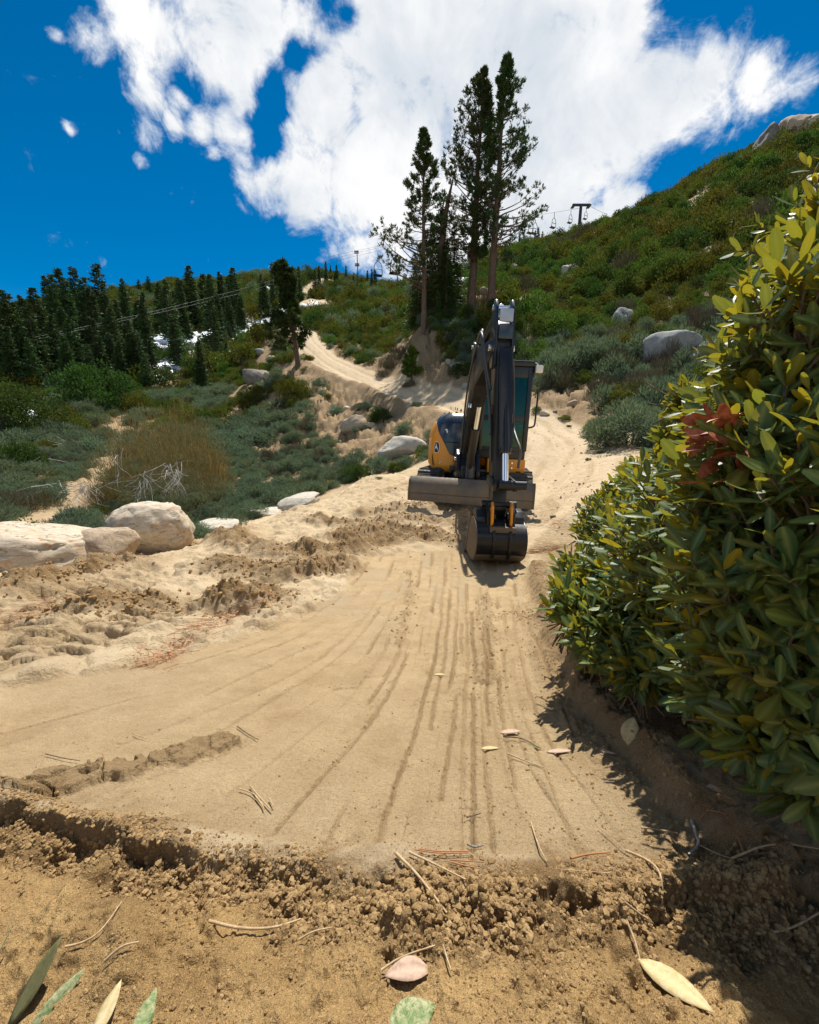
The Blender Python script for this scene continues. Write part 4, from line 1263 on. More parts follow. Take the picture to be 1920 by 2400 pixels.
FIRS = []
for k, (sd_, lv, pr, dr, wd, c0) in enumerate([(1, 34, 9, .35, .17, .05), (2, 30, 8, .25, .21, .10), (3, 36, 8, .45, .13, .05), (4, 26, 8, .1, .20, .28), (5, 24, 7, .0, .19, .38), (6, 38, 9, .4, .15, .02)]):
    (a, b_) = fir_parts(sd_, lv, pr, dr, wd, c0)
    t_ = np_mesh('trunk', a[0], a[1], True); t_.materials.append(M_bark)
    c_ = np_mesh('crown', b_[0], b_[1]); c_.materials.append(M_fir)
    FIRS.append((t_, c_))

def fir(name, u, v, vt, var, label, group=None, r_=None, wide=1.0, cat='tree', h=None):
    p = hit(u, v, 12) if r_ is None else at_r(u, r_, v)
    z = float(base_fast(p[:1], p[1:2])[0])
    p[2] = z
    H = h if h else max(1.2, rise(p, vt, u))
    e = empty(name, (p[0], p[1], z - .02 * H), (0, 0, random.uniform(0, 6.28)), label, cat, group)
    e.scale = (H * wide, H * wide, H * 1.02)
    link('trunk', FIRS[var][0], e); link('crown', FIRS[var][1], e)
    return e

# dark fir clump by the tall pines
for i, (u, r_, vt, wd, lb) in enumerate([(1030, 34.5, 486, 1.5, 'dense dark fir in the middle of the clump behind the slender pine'), (1062, 36, 520, 1.4, 'dark fir between the snag and the left tall pine'), (1000, 36, 535, 1.3, 'dark fir half hidden by the slender pine'),
                                         (1045, 33.5, 560, 1.5, 'lower dark fir at the front of the clump under the snag'), (975, 37, 590, 1.2, 'short dark fir at the left foot of the clump')]):
    (a, b_) = fir_parts(20 + i, 44, 11, .45, .15, .10, .014, 16)
    t_ = np_mesh('trunk', a[0], a[1], True); t_.materials.append(M_bark); c_ = np_mesh('crown', b_[0], b_[1]); c_.materials.append(M_needle)
    p = at_r(u, r_, 720); p[2] = float(ground_z(p[0], p[1])[0]); H = rise(p, vt, u)
    e = empty('dark_fir', tuple(p), (0, 0, 0), lb, 'tree'); e.scale = (H * wd, H * wd, H)
    link('trunk', t_, e); link('crown', c_, e)

# lone tree above the dirt ledge
p = hit(700, 866, 20); p[2] = float(ground_z(p[0], p[1])[0]); H = rise(p, 618, 672)
dp = p[1] / 960
pine_tree('lone_tree', p, H, 'single ragged conifer with bare lower trunk above the dirt ledge', lambda t: 2.1 * (1 - t) ** .5 * (.75 + .35 * math.sin(t * 9)) + .1, .30, (-28 * dp, 0), 105, .42, 31, r0=.24, asym=lambda t: -.35 * (t < .35), droop=.75, blades_n=14)
# young pine on the bank
p = hit(965, 893, 15); p[2] = float(ground_z(p[0], p[1])[0])
pine_tree('young_pine', p, rise(p, 815, 962), 'small bright young pine growing on the bank left of the digger', lambda t: .75 * (1 - t) ** .7 + .05, .12, (0, 0), 46, .20, 41, r0=.05, mat=M_young, blades_n=14)

# the forest on the left: (base u, base v, top v, variant)
FOREST = [(-8, 905, 720, 0), (35, 910, 770, 5), (60, 905, 760, 0), (85, 912, 790, 1), (110, 905, 800, 0), (165, 912, 790, 5), (190, 905, 800, 0), (215, 915, 810, 1), (245, 905, 790, 0), (290, 912, 800, 5), (318, 905, 780, 0), (345, 912, 830, 1), (70, 860, 690, 2), (105, 860, 680, 0), (235, 860, 680, 2), (275, 870, 720, 0), (345, 860, 730, 1), (415, 800, 680, 0), (505, 850, 700, 1), (520, 830, 690, 5), (440, 770, 670, 0), (545, 765, 650, 0),
          (12, 880, 700, 0), (50, 900, 690, 3), (30, 840, 686, 4), (95, 905, 712, 1), (140, 900, 740, 0), (185, 905, 750, 1), (230, 900, 745, 0), (72, 850, 705, 4), (112, 840, 706, 3), (125, 800, 646, 2), (140, 810, 646, 0), (158, 800, 633, 0),
          (172, 820, 655, 2), (192, 800, 630, 0), (215, 810, 650, 2), (245, 800, 619, 1), (232, 830, 690, 0), (262, 850, 690, 5), (296, 760, 650, 0), (283, 830, 700, 2), (310, 860, 740, 0), (330, 905, 770, 1), (350, 860, 690, 5), (368, 830, 660, 2),
          (382, 780, 664, 0), (402, 840, 655, 3), (420, 880, 740, 0), (300, 905, 800, 0), (270, 900, 780, 5), (452, 770, 624, 0), (437, 800, 655, 2), (481, 760, 646, 4), (500, 770, 645, 0), (522, 760, 640, 2), (556, 770, 626, 0), (540, 800, 690, 5),
          (583, 770, 644, 2), (603, 765, 640, 0), (470, 850, 790, 5), (490, 885, 840, 0), (475, 905, 842, 0), (510, 822, 750, 1), (540, 815, 755, 1), (567, 780, 690, 5), (645, 720, 646, 0), (620, 750, 660, 5), (330, 800, 700, 5), (395, 870, 790, 1),
          (160, 860, 720, 5), (205, 860, 730, 2), (60, 870, 740, 0), (20, 905, 780, 1), (120, 880, 770, 5), (360, 900, 800, 0), (250, 870, 740, 0), (530, 850, 800, 5), (560, 720, 660, 2), (420, 720, 650, 3), (350, 705, 652, 3), (330, 700, 655, 3)]
for i, (u, v, vt, var) in enumerate(FOREST):
    if any(math.hypot(u - a, (v - b_) * 1.3) < 26 for a, b_ in ((455, 815), (392, 880), (602, 775), (372, 835))): continue
    u += random.uniform(-3, 3)
    hgt = 'tall' if v - vt > 160 else 'middling' if v - vt > 110 else 'short'
    row = ('nearer ' if u % 2 else '') + 'front row' if v > 890 else 'second row' if v > 845 else 'mid row' if v > 790 else 'top row'
    where = 'by the left picture edge' if u < 60 else 'under the three spires' if u < 180 else 'under the broadest crown' if u < 265 else 'left of the snow gully' if u < 385 else 'beside the upper snow patches' if u < 500 else 'just left of the lone tree'
    fir('forest_conifer', u, v, vt + random.uniform(-4, 4), var, '%s %s forest conifer, %s, %s' % (hgt, ('dense', 'full', 'narrow', 'thin-trunked', 'open', 'dark')[var], row, where), 'conifers of the left forest', wide=random.uniform(1.1, 1.5))
# far ridge trees in the middle
RIDGE = [(678, 655, 626, 2), (700, 650, 623, 0), (668, 655, 620, 3), (725, 640, 632, 4), (738, 640, 630, 3), (748, 650, 622, 2), (765, 668, 613, 0), (776, 670, 620, 2), (790, 680, 620, 0), (786, 690, 640, 2), (812, 670, 622, 1), (820, 690, 648, 0), (830, 692, 643, 2), (838, 696, 660, 0), (847, 660, 650, 2),
         (862, 668, 633, 0), (872, 668, 630, 2), (880, 668, 632, 0), (893, 675, 655, 1), (911, 680, 657, 0), (932, 672, 645, 2), (948, 680, 640, 4), (955, 690, 650, 0), (612, 660, 640, 2), (638, 660, 640, 0), (655, 660, 643, 2)]
for i, (u, v, vt, var) in enumerate(RIDGE):
    fir('ridge_conifer', u, v, vt, var, '%s far conifer on the ridge %s' % ('taller' if v - vt > 45 else 'small' if v - vt > 25 else 'tiny', 'left of the bare dirt hill' if u < 690 else 'on the bare dirt hill' if u < 755 else 'between the dirt hill and the mast' if u < 835 else 'just right of the mast' if u < 880 else 'behind the hanging lift chairs'), 'conifers along the far ridge', r_=random.uniform(150, 200), wide=random.uniform(.9, 1.2))
for i, (u, v, vt) in enumerate([(1255, 548, 532), (1262, 548, 528), (1272, 545, 522), (1240, 552, 540), (1218, 560, 548), (1228, 556, 545)]):
    fir('hilltop_conifer', u, v, vt, 0, 'tiny conifer peeking over the hill crest below the chairlift', 'tiny conifers on the hill crest', r_=84, h=2.2 + random.random() * 1.5)
fir('small_fir', 475, 918, 800, 0, 'small dark fir standing alone in front of the left forest', wide=1.2)
# ------------------------------------------------------------------ excavator
def paint(name, colr, rough=.35, metal=0.0, dust=.35, dustc=(.30, .22, .13), coat=.3, scr=.0):
    m, s = mat_new(name)
    g = s.n('ShaderNodeNewGeometry'); pos = g.outputs['Position']
    n = s.noise(pos, 3.5, 6, .65); n2 = s.noise(pos, 30, 5, .7)
    up = s.n('ShaderNodeSeparateXYZ'); s.lk(g.outputs['Normal'], up.inputs[0])
    d = s.m('MULTIPLY', s.mr(s.m('ADD', s.m('MULTIPLY', n, .6), s.m('MULTIPLY', n2, .4)), .42, .64), s.mr(up.outputs[2], -.2, 1.0, .45, 1.0))
    d = s.m('MULTIPLY', d, dust)
    c = s.mix(d, colr, dustc)
    b = s.n('ShaderNodeBsdfPrincipled'); s.lk(c, b.inputs['Base Color'])
    s.lk(s.m('ADD', s.m('MULTIPLY', d, .5), s.mr(n2, .3, .7, rough * .8, rough * 1.25)), b.inputs['Roughness'])
    b.inputs['Metallic'].default_value = metal
    b.inputs['Coat Weight'].default_value = coat; b.inputs['Coat Roughness'].default_value = .15
    bp = s.n('ShaderNodeBump'); bp.inputs['Strength'].default_value = .12; bp.inputs['Distance'].default_value = .004
    s.lk(n2, bp.inputs['Height']); s.lk(bp.outputs[0], b.inputs['Normal'])
    finish(s, b); return m

P_black = paint('black_paint', (.004, .0045, .006), .32, dust=.03, coat=.12)
P_boom = paint('boom_paint', (.006, .006, .006), .36, dust=.30, dustc=(.075, .055, .033), coat=.1)
P_slate = paint('slate_paint', (.016, .028, .045), .24, dust=.10)
P_yellow = paint('yellow_paint', (.74, .275, .004), .36, dust=.22, dustc=(.42, .22, .06))
P_steel = paint('worn_steel', (.12, .105, .085), .50, .35, dust=1.0, dustc=(.33, .24, .14), coat=0)
P_bucket = paint('bucket_steel', (.012, .013, .015), .34, .3, dust=.18, dustc=(.16, .11, .06), coat=.1)
P_dirty_lit = paint('dirty_and_lit_steel', (.12, .09, .06), .6, .2, dust=.9, dustc=(.24, .17, .10), coat=0)  # real dirt; on the bucket's left plate its paleness stands for light
P_rubber = paint('track_rubber', (.022, .022, .024), .65, 0, dust=.75, dustc=(.26, .20, .13), coat=0)
P_chrome, s = mat_new('chrome'); b = s.n('ShaderNodeBsdfPrincipled'); b.inputs['Base Color'].default_value = (.75, .77, .8, 1); b.inputs['Metallic'].default_value = 1; b.inputs['Roughness'].default_value = .12; finish(s, b)
P_plate = paint('glare_plate', (.42, .45, .50), .38, .6, dust=.3, coat=0)  # pale metal: glare on the upper arm plate put into the colour
P_hose = paint('hose_rubber', (.035, .04, .042), .45, dust=.4, coat=.2)
P_white, s = mat_new('white_decal'); b = s.n('ShaderNodeBsdfPrincipled'); b.inputs['Base Color'].default_value = (.8, .8, .78, 1); b.inputs['Roughness'].default_value = .5; finish(s, b)
P_blackd, s = mat_new('black_decal'); b = s.n('ShaderNodeBsdfPrincipled'); b.inputs['Base Color'].default_value = (.01, .01, .01, 1); b.inputs['Roughness'].default_value = .5; finish(s, b)
P_glass, s = mat_new('tinted_glass')
tr = s.n('ShaderNodeBsdfTransparent'); tr.inputs['Color'].default_value = (.07, .24, .13, 1)
gl = s.n('ShaderNodeBsdfGlossy'); gl.inputs['Roughness'].default_value = .03; gl.inputs['Color'].default_value = (.35, .6, .48, 1)
fr = s.n('ShaderNodeFresnel'); fr.inputs['IOR'].default_value = 1.5
mx = s.n('ShaderNodeMixShader'); s.lk(s.m('ADD', fr.outputs[0], .05), mx.inputs[0]); s.lk(tr.outputs[0], mx.inputs[1]); s.lk(gl.outputs[0], mx.inputs[2])
o = s.n('ShaderNodeOutputMaterial'); s.lk(mx.outputs[0], o.inputs['Surface'])
P_lamp, s = mat_new('lamp_glass'); b = s.n('ShaderNodeBsdfPrincipled'); b.inputs['Base Color'].default_value = (.75, .74, .68, 1); b.inputs['Roughness'].default_value = .2; finish(s, b)
P_orange, s = mat_new('orange_plastic'); b = s.n('ShaderNodeBsdfPrincipled'); b.inputs['Base Color'].default_value = (.7, .13, .03, 1); finish(s, b)

def solid(name, mesh_fn, mat, parent, bevel=.012, segs=2, angle=35):
    bm = bmesh.new(); mesh_fn(bm)
    bmesh.ops.remove_doubles(bm, verts=bm.verts, dist=1e-5)
    bmesh.ops.recalc_face_normals(bm, faces=bm.faces)
    if bevel:
        es = [e for e in bm.edges if len(e.link_faces) == 2 and e.calc_face_angle(0) > R(28)]
        try:
            bmesh.ops.bevel(bm, geom=es, offset=bevel, segments=segs, affect='EDGES', profile=.6, clamp_overlap=True)
        except Exception: pass
    me = bpy.data.meshes.new(name); bm.to_mesh(me); bm.free()
    me.polygons.foreach_set('use_smooth', [True] * len(me.polygons))
    me.set_sharp_from_angle(angle=R(angle))
    return link(name, me, parent, mat)

def f_box(bm, x0, x1, y0, y1, z0, z1, M=None):
    vs = [bm.verts.new((x, y, z)) for x in (x0, x1) for y in (y0, y1) for z in (z0, z1)]
    for f in ((0, 1, 3, 2), (4, 6, 7, 5), (0, 4, 5, 1), (2, 3, 7, 6), (0, 2, 6, 4), (1, 5, 7, 3)): bm.faces.new([vs[i] for i in f])
    if M is not None: bmesh.ops.transform(bm, matrix=M, verts=vs)
def f_prism(bm, prof, x0, x1):
    """prof in (y, z), extruded along x"""
    a = [bm.verts.new((x0, y, z)) for y, z in prof]; b_ = [bm.verts.new((x1, y, z)) for y, z in prof]
    n = len(prof); bm.faces.new(a); bm.faces.new(b_[::-1])
    for i in range(n): bm.faces.new((a[i], b_[i], b_[(i + 1) % n], a[(i + 1) % n]))
def f_cyl(bm, p0, p1, r0, r1=None, n=18):
    p0, p1 = Vector(p0), Vector(p1); r1 = r0 if r1 is None else r1
    d = (p1 - p0).normalized(); a = d.orthogonal().normalized(); b_ = d.cross(a)
    ra = [bm.verts.new(p0 + (a * math.cos(t) + b_ * math.sin(t)) * r0) for t in [2 * math.pi * i / n for i in range(n)]]
    rb = [bm.verts.new(p1 + (a * math.cos(t) + b_ * math.sin(t)) * r1) for t in [2 * math.pi * i / n for i in range(n)]]
    bm.faces.new(ra[::-1]); bm.faces.new(rb)
    for i in range(n): bm.faces.new((ra[i], ra[(i + 1) % n], rb[(i + 1) % n], rb[i]))
def box(name, mat, parent, x0, x1, y0, y1, z0, z1, bevel=.012, M=None): return solid(name, lambda bm: f_box(bm, x0, x1, y0, y1, z0, z1, M), mat, parent, bevel)
def prism(name, mat, parent, prof, x0, x1, bevel=.010): return solid(name, lambda bm: f_prism(bm, prof, x0, x1), mat, parent, bevel)
def cyl(name, mat, parent, p0, p1, r0, r1=None, n=18, bevel=.004): return solid(name, lambda bm: f_cyl(bm, p0, p1, r0, r1, n), mat, parent, bevel, 1)
def hose(name, mat, parent, pts, r_, sides=8):
    pts = smooth_line3(pts); v, f = chain(pts, [r_] * len(pts), sides)
    return link(name, np_mesh(name, v, f, True), parent, mat)
def smooth_line3(pts, it=3):
    pts = [np.array(p, float) for p in pts]
    for _ in range(it):
        q = [pts[0]]
        for a, b_ in zip(pts[:-1], pts[1:]): q += [a * .75 + b_ * .25, a * .25 + b_ * .75]
        q.append(pts[-1]); pts = q
    return pts

DX, DY = 1.34, 8.2
DZ = float(np.median(ground_z(np.linspace(.5, 2.2, 7), np.full(7, 7.8)))) - .03
DIG = empty('excavator', (DX, DY, DZ), (0, R(2.6), 0), 'black and yellow mini excavator on the graded track with its arm folded down in front', 'excavator')

# --- tracks
shoe_me = None
for side in (-1, 1):
    xc = side * .79
    tr_ = link('track', None, DIG)
    for y in (-.98, .98): cyl('idler_wheel', P_dirty_lit, tr_, (xc - .10, y, .30), (xc + .10, y, .30), .235, n=24)
    for y in (-.62, -.3, 0, .3, .62):
        cyl('roller', P_dirty_lit, tr_, (xc - .12, y, .13), (xc + .12, y, .13), .085)
    box('track_frame', P_black, tr_, xc - .11, xc + .11, -.85, .85, .2, .42)
    # shoes round the loop
    per = 2 * 1.96 + 2 * math.pi * .27; ns = 42
    for i in range(ns):
        s_ = i / ns * per
        if s_ < 1.96: y, z, a = -.98 + s_, .30 + .27, 0
        elif s_ < 1.96 + math.pi * .27: t = (s_ - 1.96) / .27; y, z, a = .98 + .27 * math.sin(t), .30 + .27 * math.cos(t), -t
        elif s_ < 3.92 + math.pi * .27: y, z, a = .98 - (s_ - 1.96 - math.pi * .27), .03, math.pi
        else: t = (s_ - 3.92 - math.pi * .27) / .27; y, z, a = -.98 - .27 * math.sin(t), .30 - .27 * math.cos(t), math.pi - t
        if shoe_me is None:
            def fn(bm):
                f_prism(bm, [(-.058, -.012), (.058, -.012), (.058, .008), (.03, .012), (.022, .036), (-.010, .036), (-.018, .012), (-.058, .008)], -.20, .20)
            so = solid('track_shoe', fn, P_rubber, tr_, 0); shoe_me = so.data
        else:
            so = link('track_shoe', shoe_me, tr_)
        so.location = (xc, y, z); so.rotation_euler = (a, 0, 0)
box('undercarriage_frame', P_black, DIG, -.6, .6, -.55, .55, .22, .5)
cyl('slew_ring', P_black, DIG, (0, 0, .48), (0, 0, .66), .42, n=32)

# --- dozer blade
prof = [(-1.66, .10), (-1.74, .11), (-1.785, .20), (-1.775, .32), (-1.72, .44), (-1.66, .50), (-1.64, .50), (-1.695, .43), (-1.745, .32), (-1.75, .21), (-1.715, .14), (-1.66, .135)]
bl = prism('blade', P_steel, DIG, [(y, .17 + (z - .10) * .86) for y, z in prof], -1.0, 1.0, .004)
box('cutting_edge', P_steel, bl, -1.0, 1.0, -1.785, -1.76, .12, .24, .003)
for xx in (-1.003, .985): prism('blade_end', P_steel, bl, [(-1.80, .12), (-1.80, .27), (-1.76, .46), (-1.68, .52), (-1.60, .51), (-1.60, .19)], xx, xx + .018, .003)
for xx in (-.42, .34): prism('blade_arm', P_black, DIG, [(-1.68, .18), (-1.68, .36), (-.5, .46), (-.5, .30)], xx, xx + .09)
cyl('blade_cylinder', P_black, DIG, (0, -.5, .45), (0, -1.62, .30), .045)

for o_ in list(DIG.children):
    if o_.name.startswith(('track', 'undercarriage', 'blade')): o_.rotation_euler = (0, 0, R(-13))
# --- upper body
def outline(s_):
    """plan of the tank housing: s 0..1 from rear left round the front corner to the right"""
    L1, L2, L3 = .95, .40 * math.pi / 2, .41
    T = L1 + L2 + L3; d = s_ * T
    if d < L1: return np.array([-.98, .50 - d]), np.array([-1.0, 0])
    if d < L1 + L2:
        a = (d - L1) / .40; return np.array([-.58 - .40 * math.cos(a), -.45 - .40 * math.sin(a)]), np.array([-math.cos(a), -math.sin(a)])
    return np.array([-.58 + d - L1 - L2, -.85]), np.array([0, -1.0])
S_C0, S_C1 = .95 / (.95 + .628 + .41), (.95 + .628) / (.95 + .628 + .41)
def inset(z):
    t = max(0, (z - 1.12) / .50); a = .30 * (1 - math.sqrt(max(0, 1 - min(t, 1) ** 2)))
    t2 = max(0, (.68 - z) / .12); return a + .05 * t2 * t2
def surf(s_, z, off=0):
    p, n_ = outline(s_); q = p - n_ * (inset(z) - off)
    return (q[0], q[1], z)
def zline(s_):
    return float(np.interp(s_, [0, S_C0 - .02, S_C0 + .10, S_C0 + .20, S_C0 + .27, S_C1 + .0, 1], [1.50, 1.47, 1.38, 1.12, .88, .845, .845]))
def shell(name, mat, zlo, zhi, s0=0, s1=1, off=0, ns=44, nz=14, cap=False, parent=None):
    V, F = [], []
    for i in range(ns + 1):
        s_ = s0 + (s1 - s0) * i / ns; a, b_ = zlo(s_), zhi(s_)
        for j in range(nz + 1): V.append(surf(s_, a + (b_ - a) * j / nz, off))
        for j in range(nz + 1): V.append(surf(s_, a + (b_ - a) * j / nz, off - .012))
    k = 2 * (nz + 1)
    for i in range(ns):
        for j in range(nz):
            F.append((i * k + j, (i + 1) * k + j, (i + 1) * k + j + 1, i * k + j + 1))
            F.append((i * k + nz + 1 + j, i * k + nz + 2 + j, (i + 1) * k + nz + 2 + j, (i + 1) * k + nz + 1 + j))
        for j in (0, nz): F.append((i * k + j, i * k + nz + 1 + j, (i + 1) * k + nz + 1 + j, (i + 1) * k + j))
    for i in (0, ns):
        for j in range(nz): F.append((i * k + j, i * k + j + 1, i * k + nz + 2 + j, i * k + nz + 1 + j))
    if cap:
        top = [i * k + nz for i in range(ns + 1)]; c0 = len(V); V.append((-.17, .50, V[top[0]][2])); F.append(tuple(top) + (c0,))
    me = bpy.data.meshes.new(name); me.from_pydata(V, [], F); me.update()
    me.polygons.foreach_set('use_smooth', [True] * len(me.polygons)); me.set_sharp_from_angle(angle=R(40))
    return link(name, me, parent or DIG, mat)
hd = shell('hood', P_slate, lambda s_: max(zline(s_), 1.09) + .004, lambda s_: 1.60, 0, .86, cap=True)
shell('front_cover', P_slate, lambda s_: zline(s_) + .004, lambda s_: max(1.082, zline(s_) + .006), S_C0 + .2, .97, nz=6)
shell('side_panel', P_yellow, lambda s_: .565, lambda s_: zline(s_) - .003, nz=18)
box('tank_cover', P_slate, DIG, -.34, -.17, -.83, .1, 1.10, 1.575, .04)
# dark space behind the housing shells
box('inner_housing', P_black, DIG, -.80, -.15, -.66, .9, .60, 1.22, .02)
# crescent shaped grab recess and badge
def on_shell(s_, z, off):
    a = Vector(surf(s_, z, off)); n_ = Vector((*outline(s_)[1], 0)); t = Vector((0, 0, 1)); r_ = t.cross(n_)
    return a, r_.normalized(), t, n_
def decal(name, mat, polys, s_, z, off, parent, sx=1.0):
    V, F = [], []
    for poly in polys:
        k = len(V)
        for (a, b_) in poly:
            # wrap round the shell
            q, _, _, _ = on_shell(s_ + a * sx / 1.988, z + b_, off); V.append(tuple(q))
        F.append(tuple(range(k, k + len(poly))))
    me = bpy.data.meshes.new(name); me.from_pydata(V, [], F); me.update()
    o = link(name, me, parent, mat)
    sm = o.modifiers.new('thickness', 'SOLIDIFY'); sm.thickness = .002; return o
def ell(rx, rz, n=28, p=2.6): return [(math.copysign(abs(math.cos(t)) ** (2 / p), math.cos(t)) * rx, math.copysign(abs(math.sin(t)) ** (2 / p), math.sin(t)) * rz) for t in [2 * math.pi * i / n for i in range(n)]]
sb = S_C0 + .135
bd = decal('badge', P_white, [ell(.074, .105)], sb, .985, .004, DIG)
decal('badge_field', P_blackd, [ell(.063, .093)], sb, .985, .007, bd)
decal('badge_deer', P_white, [[(-.040, -.055), (-.030, -.020), (-.005, -.005), (.015, -.025), (.045, -.060), (.030, -.015), (.022, .012), (.000, .030), (.002, .045), (.015, .055), (-.004, .056), (-.014, .075), (-.014, .050), (-.026, .040), (-.016, .028), (-.028, .005), (-.045, -.02)]], sb, .985, .010, bd)
decal('white_letter', P_white, [[(-.006, -.03), (.004, -.03), (.004, -.006), (.022, -.004), (.028, .006), (.028, .022), (.018, .032), (-.006, .032)]], S_C0 + .18, .72, .006, DIG)
decal('letter_bowl', P_blackd, [[(.006, .004), (.018, .004), (.020, .018), (.014, .024), (.006, .024)]], S_C0 + .18, .72, .009, DIG)
decal('swoosh_stripe', P_blackd, [[(-.10, .16), (-.085, .16), (-.045, .02), (-.01, -.04), (-.06, -.04), (-.09, .02)]], S_C0 + .12, .70, .005, DIG)
decal('white_mark', P_white, [[(math.cos(t) * .035, math.sin(t) * .05) for t in np.linspace(-.6, 2.4, 10)] + [(math.cos(t) * .014 - .004, math.sin(t) * .026) for t in np.linspace(2.4, -.4, 8)]], S_C0 + .225, 1.27, .006, DIG)
# tail
def tail(bm):
    pts = [(-.86, .52)] + [(math.cos(t) * .98, math.sin(t) * .98) for t in np.linspace(math.pi * .82, math.pi * .14, 16)] + [(.86, .35)]
    for z0, z1, sh in ((.58, .90, 1.0),):
        a = [bm.verts.new((x, y, z0)) for x, y in pts]; b_ = [bm.verts.new((x, y, z1)) for x, y in pts]; c_ = [bm.verts.new((x * .93, y * .93, 1.42)) for x, y in pts]
        n = len(pts); bm.faces.new(a); bm.faces.new(c_[::-1])
        for i in range(n):
            j = (i + 1) % n; bm.faces.new((a[i], a[j], b_[j], b_[i])); bm.faces.new((b_[i], b_[j], c_[j], c_[i]))
solid('counterweight', tail, P_yellow, DIG, .03)
for (xb, zb) in ((-.60, .76), (-.60, .66)):
    cyl('bolt', P_chrome, DIG, (xb, -.845, zb), (xb, -.862, zb), .014, n=8, bevel=0)

# floor, strip below the cab
box('floor_frame', P_black, DIG, -.9, .86, -.78, .6, .56, .63)
st = box('cab_skirt', P_yellow, DIG, .18, .86, -.845, -.60, .585, .835, .015)
for xb, zb in ((.62, .77), (.62, .68), (.36, .77), (.36, .68)): cyl('bolt', P_chrome, st, (xb, -.84, zb), (xb, -.86, zb), .014, n=8, bevel=0)
box('skirt_slot', P_blackd, st, .70, .78, -.852, -.84, .60, .625, 0)

# --- cab
cab = box('cab', P_black, DIG, -.16, .86, -.80, .45, .835, 1.02, .02)
box('roof', P_black, cab, -.18, .88, -.88, .50, 2.42, 2.52, .035)
for nm, x0, x1, y0, y1 in (('pillar', -.16, -.09, -.84, -.75), ('pillar', .77, .87, -.84, -.75), ('pillar', -.16, -.09, .36, .45), ('pillar', .79, .86, .36, .45), ('pillar', .80, .86, -.2, -.12)):
    box(nm, P_black, cab, x0, x1, y0, y1, .98, 2.44, .012)
box('front_frame', P_black, cab, -.10, .78, -.83, -.79, 2.24, 2.44, .01)
box('front_frame', P_black, cab, -.10, .78, -.83, -.79, 1.50, 1.60, .01)
box('front_frame', P_black, cab, -.10, .78, -.83, -.79, .98, 1.05, .01)
box('windscreen', P_glass, cab, -.09, .77, -.815, -.808, 1.60, 2.24, 0)
box('lower_window', P_glass, cab, -.09, .77, -.815, -.808, 1.05, 1.50, 0)
box('rear_window', P_glass, cab, -.09, .79, .40, .407, 1.35, 2.30, 0)
box('rear_panel', P_black, cab, -.10, .80, .40, .44, 1.0, 1.33, .01)
box('side_window', P_glass, cab, .835, .842, -.75, .37, 1.45, 2.32, 0)
box('door_panel', P_black, cab, .825, .855, -.75, .37, 1.0, 1.43, .01)
box('rear_shade', P_black, cab, -.09, .42, .385, .398, 1.33, 2.3, .002)
st = box('seat', P_black, cab, .12, .60, -.10, .34, 1.10, 1.28, .05); box('seat_back', P_black, st, .14, .58, .22, .36, 1.25, 1.85, .05); box('headrest', P_black, st, .24, .48, .24, .34, 1.88, 2.06, .03)
for xx in (.08, .62): hose('control_lever', P_black, cab, [(xx, -.32, 1.05), (xx, -.34, 1.3), (xx, -.38, 1.48)], .018)
# work lamp, grab bar, mirror, wiper
lp = box('work_lamp', P_lamp, DIG, .875, 1.0, -.93, -.86, 2.26, 2.385, .02); box('lamp_housing', P_black, lp, .865, 1.01, -.86, -.82, 2.25, 2.40, .015); hose('lamp_bracket', P_chrome, lp, [(.93, -.84, 2.39), (.90, -.84, 2.43), (.84, -.82, 2.44)], .014)
hose('grab_bar', P_black, DIG, [(.96, -.86, 2.02), (.965, -.87, 1.98), (.96, -.87, 1.50), (.955, -.86, 1.42), (.86, -.80, 1.40)], .016)
hose('door_rail', P_black, DIG, [(-.20, -.84, 2.42), (-.22, -.86, 2.30), (-.25, -.86, 1.7), (-.24, -.85, 1.45)], .016)
box('cab_hinge', P_dirty_lit, DIG, -.24, -.16, -.86, -.78, 2.36, 2.41, .01)

cab.scale.x = .83; cab.location.x = -.027
lp.location.x = -.17; lp.location.z = .06
for o_ in DIG.children:
    if o_.name.startswith('grab_bar'): o_.location.x = -.17
    if o_.name.startswith('cab_skirt'): o_.location.x = -.165
# --- swing post, boom
BX = -.40
prism('swing_post', P_black, DIG, [(-.70, .45), (-.70, .95), (-1.0, 1.0), (-1.25, .92), (-1.40, .70), (-1.42, .42), (-1.25, .36), (-.95, .38)], BX - .13, BX + .13, .03)
for xx in (BX - .19, BX + .13): prism('boom_bracket', P_black, DIG, [(-1.0, .55), (-1.02, .90), (-1.15, .98), (-1.30, .90), (-1.45, .62), (-1.44, .40), (-1.2, .38)], xx, xx + .06, .012)
cyl('pivot_pin', P_chrome, DIG, (BX - .21, -1.17, .80), (BX + .21, -1.17, .80), .04)
boom_prof = [(-1.07, .74), (-1.16, .68), (-1.27, .74), (-1.60, 1.25), (-1.92, 1.66), (-2.22, 1.90), (-2.65, 1.98), (-3.20, 2.06), (-3.32, 2.12), (-3.33, 2.22), (-3.24, 2.28), (-2.70, 2.34), (-2.28, 2.40), (-1.98, 2.36), (-1.72, 2.14), (-1.38, 1.55), (-1.12, .95)]
bo = prism('boom', P_boom, DIG, boom_prof, BX - .105, BX + .105, .014)
box('boom_decal', P_dirty_lit, bo, BX - .108, BX - .104, -2.02, -1.86, 1.86, 2.10, 0)
for xx in (BX - .125, BX + .075): prism('cylinder_lug', P_boom, bo, [(-1.88, 2.24), (-1.80, 2.44), (-1.90, 2.54), (-2.02, 2.50), (-2.12, 2.34)], xx, xx + .05, .01)
cyl('lug_pin', P_chrome, bo, (BX - .15, -1.91, 2.46), (BX + .15, -1.91, 2.46), .028)
